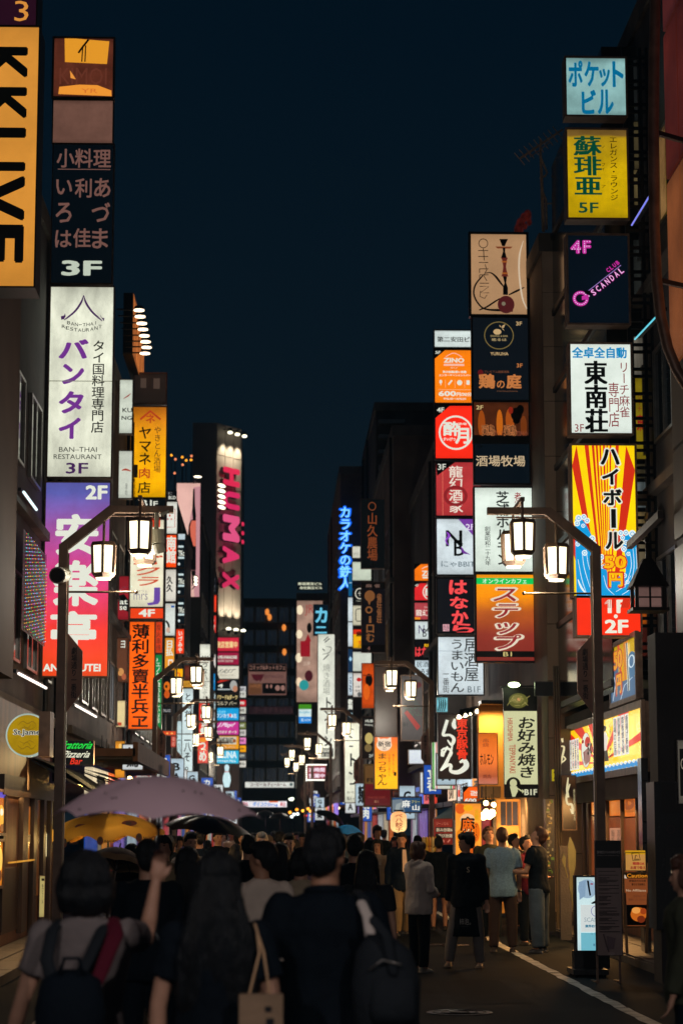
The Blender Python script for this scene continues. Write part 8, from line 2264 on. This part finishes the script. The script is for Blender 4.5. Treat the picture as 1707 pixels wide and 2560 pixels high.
# ---- far crowd: a few figures repeated with other clothes
p, I = figure(1.66, top=('jacket', 'black'), bottom=('trousers', 'black'), hair='bob', seed=23, face=True, vox=.016)
FACEB = p
p, I = figure(1.74, top=('tee', 'red'), bottom=('trousers', 'char'), hair='short', hairm=HAIRW, seed=24, face=True, vox=.016, fat=1.1)
FACEG = p
p, I = figure(1.70, top=('tee', 'white'), bottom=('trousers', 'char'), hair='cap', hairm=C['cream'], seed=25, face=True, vox=.016)
FACEC = p
random.seed(11)
names = {'black': 'black', 'white': 'white', 'red': 'red', 'navy': 'navy', 'lav': 'lavender', 'tan': 'tan', 'grey': 'grey', 'pink': 'pink', 'cream': 'cream', 'char': 'charcoal', 'khaki': 'khaki'}
spots = [(655, 30, 'FACEG', 'red'), (765, 24, 'BOBP', 'lav'), (722, 28, 'FACEP', 'black'), (757, 42, 'FACEP', 'navy'), (610, 34, 'FACEP', 'white'), (672, 44, 'FACEC', 'white'), (700, 38, 'SHORTP', 'tan'), (738, 36, 'SHORTP', 'black'), (780, 34, 'SHORTP', 'black'), (800, 40, 'FACEB', 'char'),
         (822, 33, 'SHORTP', 'navy'), (880, 48, 'FACEP', 'grey'), (870, 60, 'FACEB', 'tan'), (845, 55, 'SHORTP', 'black'), (640, 40, 'LONGP', 'black'), (620, 48, 'FACEB', 'black'), (596, 40, 'SHORTP', 'cream'), (590, 30, 'LONGP', 'grey'), (580, 52, 'FACEP', 'white'), (684, 52, 'SHORTP', 'pink'), (704, 56, 'FACEB', 'white'),
         (716, 62, 'SHORTP', 'black'), (740, 66, 'FACEP', 'tan'), (770, 60, 'LONGP', 'black'), (792, 64, 'FACEP', 'black'), (814, 58, 'SHORTP', 'grey'), (656, 64, 'FACEC', 'black'), (634, 68, 'SHORTP', 'navy'), (668, 76, 'LONGP', 'char'), (694, 80, 'FACEP', 'black'), (726, 84, 'SHORTP', 'tan'), (750, 78, 'FACEB', 'black'), (776, 82, 'SHORTP', 'white'),
         (640, 88, 'FACEP', 'grey'), (612, 84, 'SHORTP', 'black'), (660, 94, 'FACEB', 'tan'), (684, 98, 'SHORTP', 'black'), (706, 96, 'LONGP', 'navy'), (745, 100, 'FACEP', 'white'), (620, 104, 'SHORTP', 'black'), (600, 92, 'FACEB', 'black'), (770, 96, 'SHORTP', 'char'), (730, 112, 'FACEP', 'black'), (690, 112, 'SHORTP', 'grey'),
         (960, 58, 'SHORTP', 'black'), (985, 52, 'FACEB', 'char'), (925, 54, 'LONGP', 'black'), (905, 66, 'FACEP', 'black'), (940, 64, 'SHORTP', 'navy'), (1010, 47, 'LONGP', 'grey'), (430, 34, 'SHORTP', 'black'), (450, 44, 'FACEB', 'tan'), (500, 34, 'SHORTP', 'navy'), (520, 46, 'LONGP', 'black'), (545, 38, 'FACEP', 'black'), (480, 56, 'SHORTP', 'white'), (560, 60, 'FACEB', 'grey')]
proto = {'FACEG': (FACEG, 'grey haired'), 'BOBP': (BOBP, 'bob haired'), 'FACEP': (FACEP, 'short haired'), 'FACEC': (FACEC, 'cream capped'), 'SHORTP': (SHORTP, 'dark haired'), 'FACEB': (FACEB, 'round haired'), 'LONGP': (LONGP, 'long haired')}
DIST = {}
for i, (px, d, k, c) in enumerate(spots):
    pr_, ad = proto[k]
    away = k in ('BOBP', 'SHORTP', 'LONGP')
    lb = '%s person in %s walking %s in the far crowd' % (ad, names[c], 'away' if away else 'towards the viewer')
    near_ = 'under the dark tower' if px < 600 else 'below the end block' if px < 740 else 'before the white column' if px < 860 else 'near the paper lantern'
    DIST[(lb, near_)] = DIST.get((lb, near_), 0) + 1
    row_ = 'nearer' if d < 45 else 'middle' if d < 75 else 'furthest'
    lb = '%s person, %s top, facing %s, %s rows %s%s' % (ad, names[c], 'away' if away else 'forward', row_, near_, '' if DIST[(lb, near_)] == 1 else ' (%s)' % ('x first second third fourth fifth sixth'.split()[DIST[(lb, near_)]]))
    recol = {'tee_shirt': C[c], 'jacket': C[c]}
    r = place(pr_, lb, GX(px, d) , d, (180 if away else 0) + random.uniform(-25, 25), 'far crowd filling the street', recol)
    s_ = random.uniform(.93, 1.03)
    r.scale = (s_, s_, s_)

# ---- the four near figures
# A: bob hair, white tee, backpack, raised arm holding the mauve umbrella
ax = GX(218, 9.3)
hx, hz_ = P(392, 2200, 9.3).x - ax, P(392, 2200, 9.3).z
# facing away: local +x appears at the image left, so mirror the raised arm
p, I = figure(1.64, arms=[((-.26, -.93, -.12), (-.16, -.05, 1)), ((.34, .02, -1), (.28, -.2, -1))], top=('tee', 'dimwhite'), bottom=('trousers', 'char'), hair='bigbob', near=True, seed=30, fat=1.08, hem=.44)
A_ = place(p, 'near person with a dark bob, one arm raised to hold the mauve umbrella', ax, 9.3, 180, G1)
def strap(root, pts, w, mat, name='backpack_strap'):
    m = MB(); m.tube(pts, w, 8, flat=.35, ref=(1, 0, 0)); return extra(root, name, m, mat)
t = I['tz']
bp = MB()
q = t(.62, 0, .17)
bp.loft([(q.x + .03, q.y, q.z - .24, .10, .06), (q.x + .03, q.y, q.z - .20, .14, .085), (q.x + .03, q.y + .01, q.z, .145, .095), (q.x + .03, q.y, q.z + .12, .12, .07), (q.x + .03, q.y - .01, q.z + .16, .05, .03)], 20)
bag = held('backpack', bp, C['black'], 'dark slouching backpack on the near white tee wearer', 'backpack', A_)
m = MB(); m.tube([q + Vector((-.02, .06, .15)), q + Vector((-.01, .09, .21)), q + Vector((.05, .09, .21)), q + Vector((.07, .06, .15))], .008, 6); extra(bag, 'grab_loop', m, C['black'])
strap(bag, [t(.828, .065, -.01), t(.81, .075, .085), t(.74, .085, .125), t(.66, .06, .14)], .028, C['char'])
strap(bag, [t(.828, -.06, -.01), t(.81, -.05, .085), t(.74, -.02, .125), t(.66, .02, .14)], .026, C['char'])
m = MB(); m.tube([t(.83, -.07, .0), t(.80, -.085, .105), t(.70, -.05, .155), t(.60, .01, .20), t(.5, .03, .22)], [.035, .035, .03, .035, .05], 10, flat=.4, ref=(1, 0, 0))
tote = held('tote_bag', m, C['wine'], 'crimson cloth bag slung across the near white tee wearer', 'bag', A_)
m = MB(); q = t(.42, .0, .21); m.loft([(q.x, q.y, q.z - .25, .17, .05), (q.x, q.y, q.z, .17, .07), (q.x, q.y, q.z + .2, .11, .04)], 18); extra(tote, 'bag_body', m, C['wine'])
hand = Vector(I['arms'][0][2])
wh = A_.matrix_basis @ (hand + Vector((0, -.02, .06)))
# bring the umbrella shaft into the raised hand
um = [o for o in COL.objects if o.get('label', '').startswith('large mauve umbrella')][0]
# B: very long hair, black
p, I = figure(1.66, arms=[((-.22, .05, -1), (-.05, -.15, -1)), ((.24, .02, -1), (.02, -.1, -1))], top=('tee', 'black'), bottom=('trousers', 'black'), hair='verylong', near=True, seed=31, fat=1.05)
B_ = place(p, 'near person with waist long black hair and black short sleeves', GX(545, 8.8), 8.8, 182, G1)
t = I['tz']
m = MB(); m.tube([t(.81, -.095, .05), t(.76, -.10, .085), t(.66, -.075, .10)], .005, 6); m.tube([t(.825, -.09, .03), t(.76, -.11, .085), t(.66, -.125, .10)], .005, 6)
bb = held('shoulder_bag', m, C['peach'], 'small cream bag hanging on thin straps beside the very long hair', 'bag', B_)
q = t(.595, -.10, .12); m = MB(); m.box(q.x - .09, q.y - .03, q.z - .14, q.x + .08, q.y + .03, q.z + .12); extra(bb, 'bag_body', m, C['tan'], False)
m = MB(); m.box(q.x - .045, q.y + .031, q.z + .055, q.x - .02, q.y + .034, q.z + .075); m.box(q.x - .055, q.y + .031, q.z + .0, q.x - .025, q.y + .034, q.z + .03); extra(bb, 'stud', m, C['char'], False)
# C: black polo with white piping, backpack at the side
p, I = figure(1.76, arms=[((-.30, .02, -1), (-.02, -.25, -1)), ((.30, .02, -1), (.12, -.3, -1))], top=('polo', 'black'), bottom=('trousers', 'black'), hair='short', near=True, seed=32, fat=1.22, turn=-22, skin=SKIN2)
C_ = place(p, 'near heavy set person in a black polo shirt with white piping on collar and sleeve', GX(812, 9.6), 9.6, 184, G1)
t = I['tz']
m = MB()
ring = [(t(.848).x + .078 * math.cos(a), t(.848).y + .004 + .074 * math.sin(a), t(.848).z + .012 * math.sin(a) - .006) for a in [R(v_) for v_ in range(-20, 201, 12)]]
m.tube(ring, .0065, 6, flat=.6); extra(C_, 'collar_piping', m, C['white'])
m = MB()
ring = [(x * .97, y, z - .012) for x, y, z in ring]; m.tube(ring, [.02] * len(ring), 8); extra(C_, 'collar', m, C['black'])
for k in (0, 1):
    sh, el, wr = I['arms'][k]
    e = sh.lerp(el, .70)
    d = (el - sh).normalized(); u = d.cross(Vector((0, 1, 0))).normalized(); w = d.cross(u)
    rr_ = .0875
    m = MB(); m.tube([e + (u * math.cos(R(a)) + w * math.sin(R(a))) * rr_ for a in range(0, 375, 15)], .005, 6, cap=False); extra(C_, 'sleeve_piping', m, C['white'])
strap(C_, [t(.81, -.085, .07), t(.78, -.095, .105), t(.73, -.10, .125)], .024, C['lgrey'], 'sling_pad')
strap(C_, [t(.835, -.085, -.03), t(.825, -.09, .05), t(.78, -.10, .10), t(.70, -.105, .13), t(.60, -.125, .13)], .026, C['char'], 'sling_strap')
m = MB(); q = t(.625, -.13, .14)
m.loft([(q.x, q.y, q.z - .24, .09, .06), (q.x - .01, q.y, q.z - .20, .14, .09), (q.x - .01, q.y, q.z, .15, .10), (q.x, q.y, q.z + .13, .12, .08), (q.x + .02, q.y, q.z + .20, .05, .04)], 20)
bk = held('backpack', m, C['char'], 'grey black backpack slung low at the side of the black polo wearer', 'backpack', C_)
m = MB(); m.loft([(q.x - .03, q.y + .07, q.z - .17, .09, .04), (q.x - .03, q.y + .085, q.z - .12, .10, .045), (q.x - .03, q.y + .08, q.z + .02, .09, .04)], 16); extra(bk, 'front_pocket', m, C['char'])
m = MB(); m.tube([q + Vector((.07, .1, .06)), q + Vector((.02, .12, .10)), q + Vector((-.06, .11, .08))], .005, 6); extra(bk, 'zip', m, ALU)
strap(bk, [q + Vector((.05, .08, .26)), q + Vector((0, .10, .2)), q + Vector((-.03, .10, .05))], .022, C['char'])
# D: profile at the right edge
p, I = figure(1.60, arms=[((-.20, .05, -1), (-.05, .02, -1)), ((.16, -.1, -1), (.1, -.3, -1))], top=('knit', 'olive'), bottom=('trousers', 'black'), hair='bob', hairm=HAIRB, near=True, seed=33, fat=1.05, face=True)
D_ = place(p, 'person in profile at the frame edge with brown hair and a dark sweater', GX(1712, 13.0), 13.0, -100, G1)
t = I['tz']
m = MB(); q = t(.66, .03, .17); m.loft([(q.x, q.y, q.z - .22, .09, .05), (q.x, q.y, q.z - .1, .14, .09), (q.x, q.y, q.z + .08, .13, .09), (q.x, q.y, q.z + .18, .06, .04)], 18)
held('backpack', m, C['tan'], 'pale tan bag on the back of the person at the frame edge', 'backpack', D_)
# ------------------------------------------------------------------ thin night air, tinted blue to lift the dark tones towards navy
m = MB(); m.box(-30, -15, -1.0, 30, 215, 34.0)
hz = m.build('haze')
hm, hnt, hb2 = newmat('night_air')
hnt.nodes.remove(hb2)
pv_ = hnt.nodes.new('ShaderNodeVolumePrincipled')
pv_.inputs['Color'].default_value = (.36, .70, 1, 1)
pv_.inputs['Density'].default_value = .0005
pv_.inputs['Anisotropy'].default_value = .3
hnt.links.new(pv_.outputs[0], [q for q in hnt.nodes if q.type == 'OUTPUT_MATERIAL'][0].inputs['Volume'])
hz.data.materials.append(hm)
hz['kind'] = 'stuff'
# ------------------------------------------------------------------ tidy up the workbench
bpy.data.objects.remove(_fo)
bpy.data.scenes.remove(TMP)
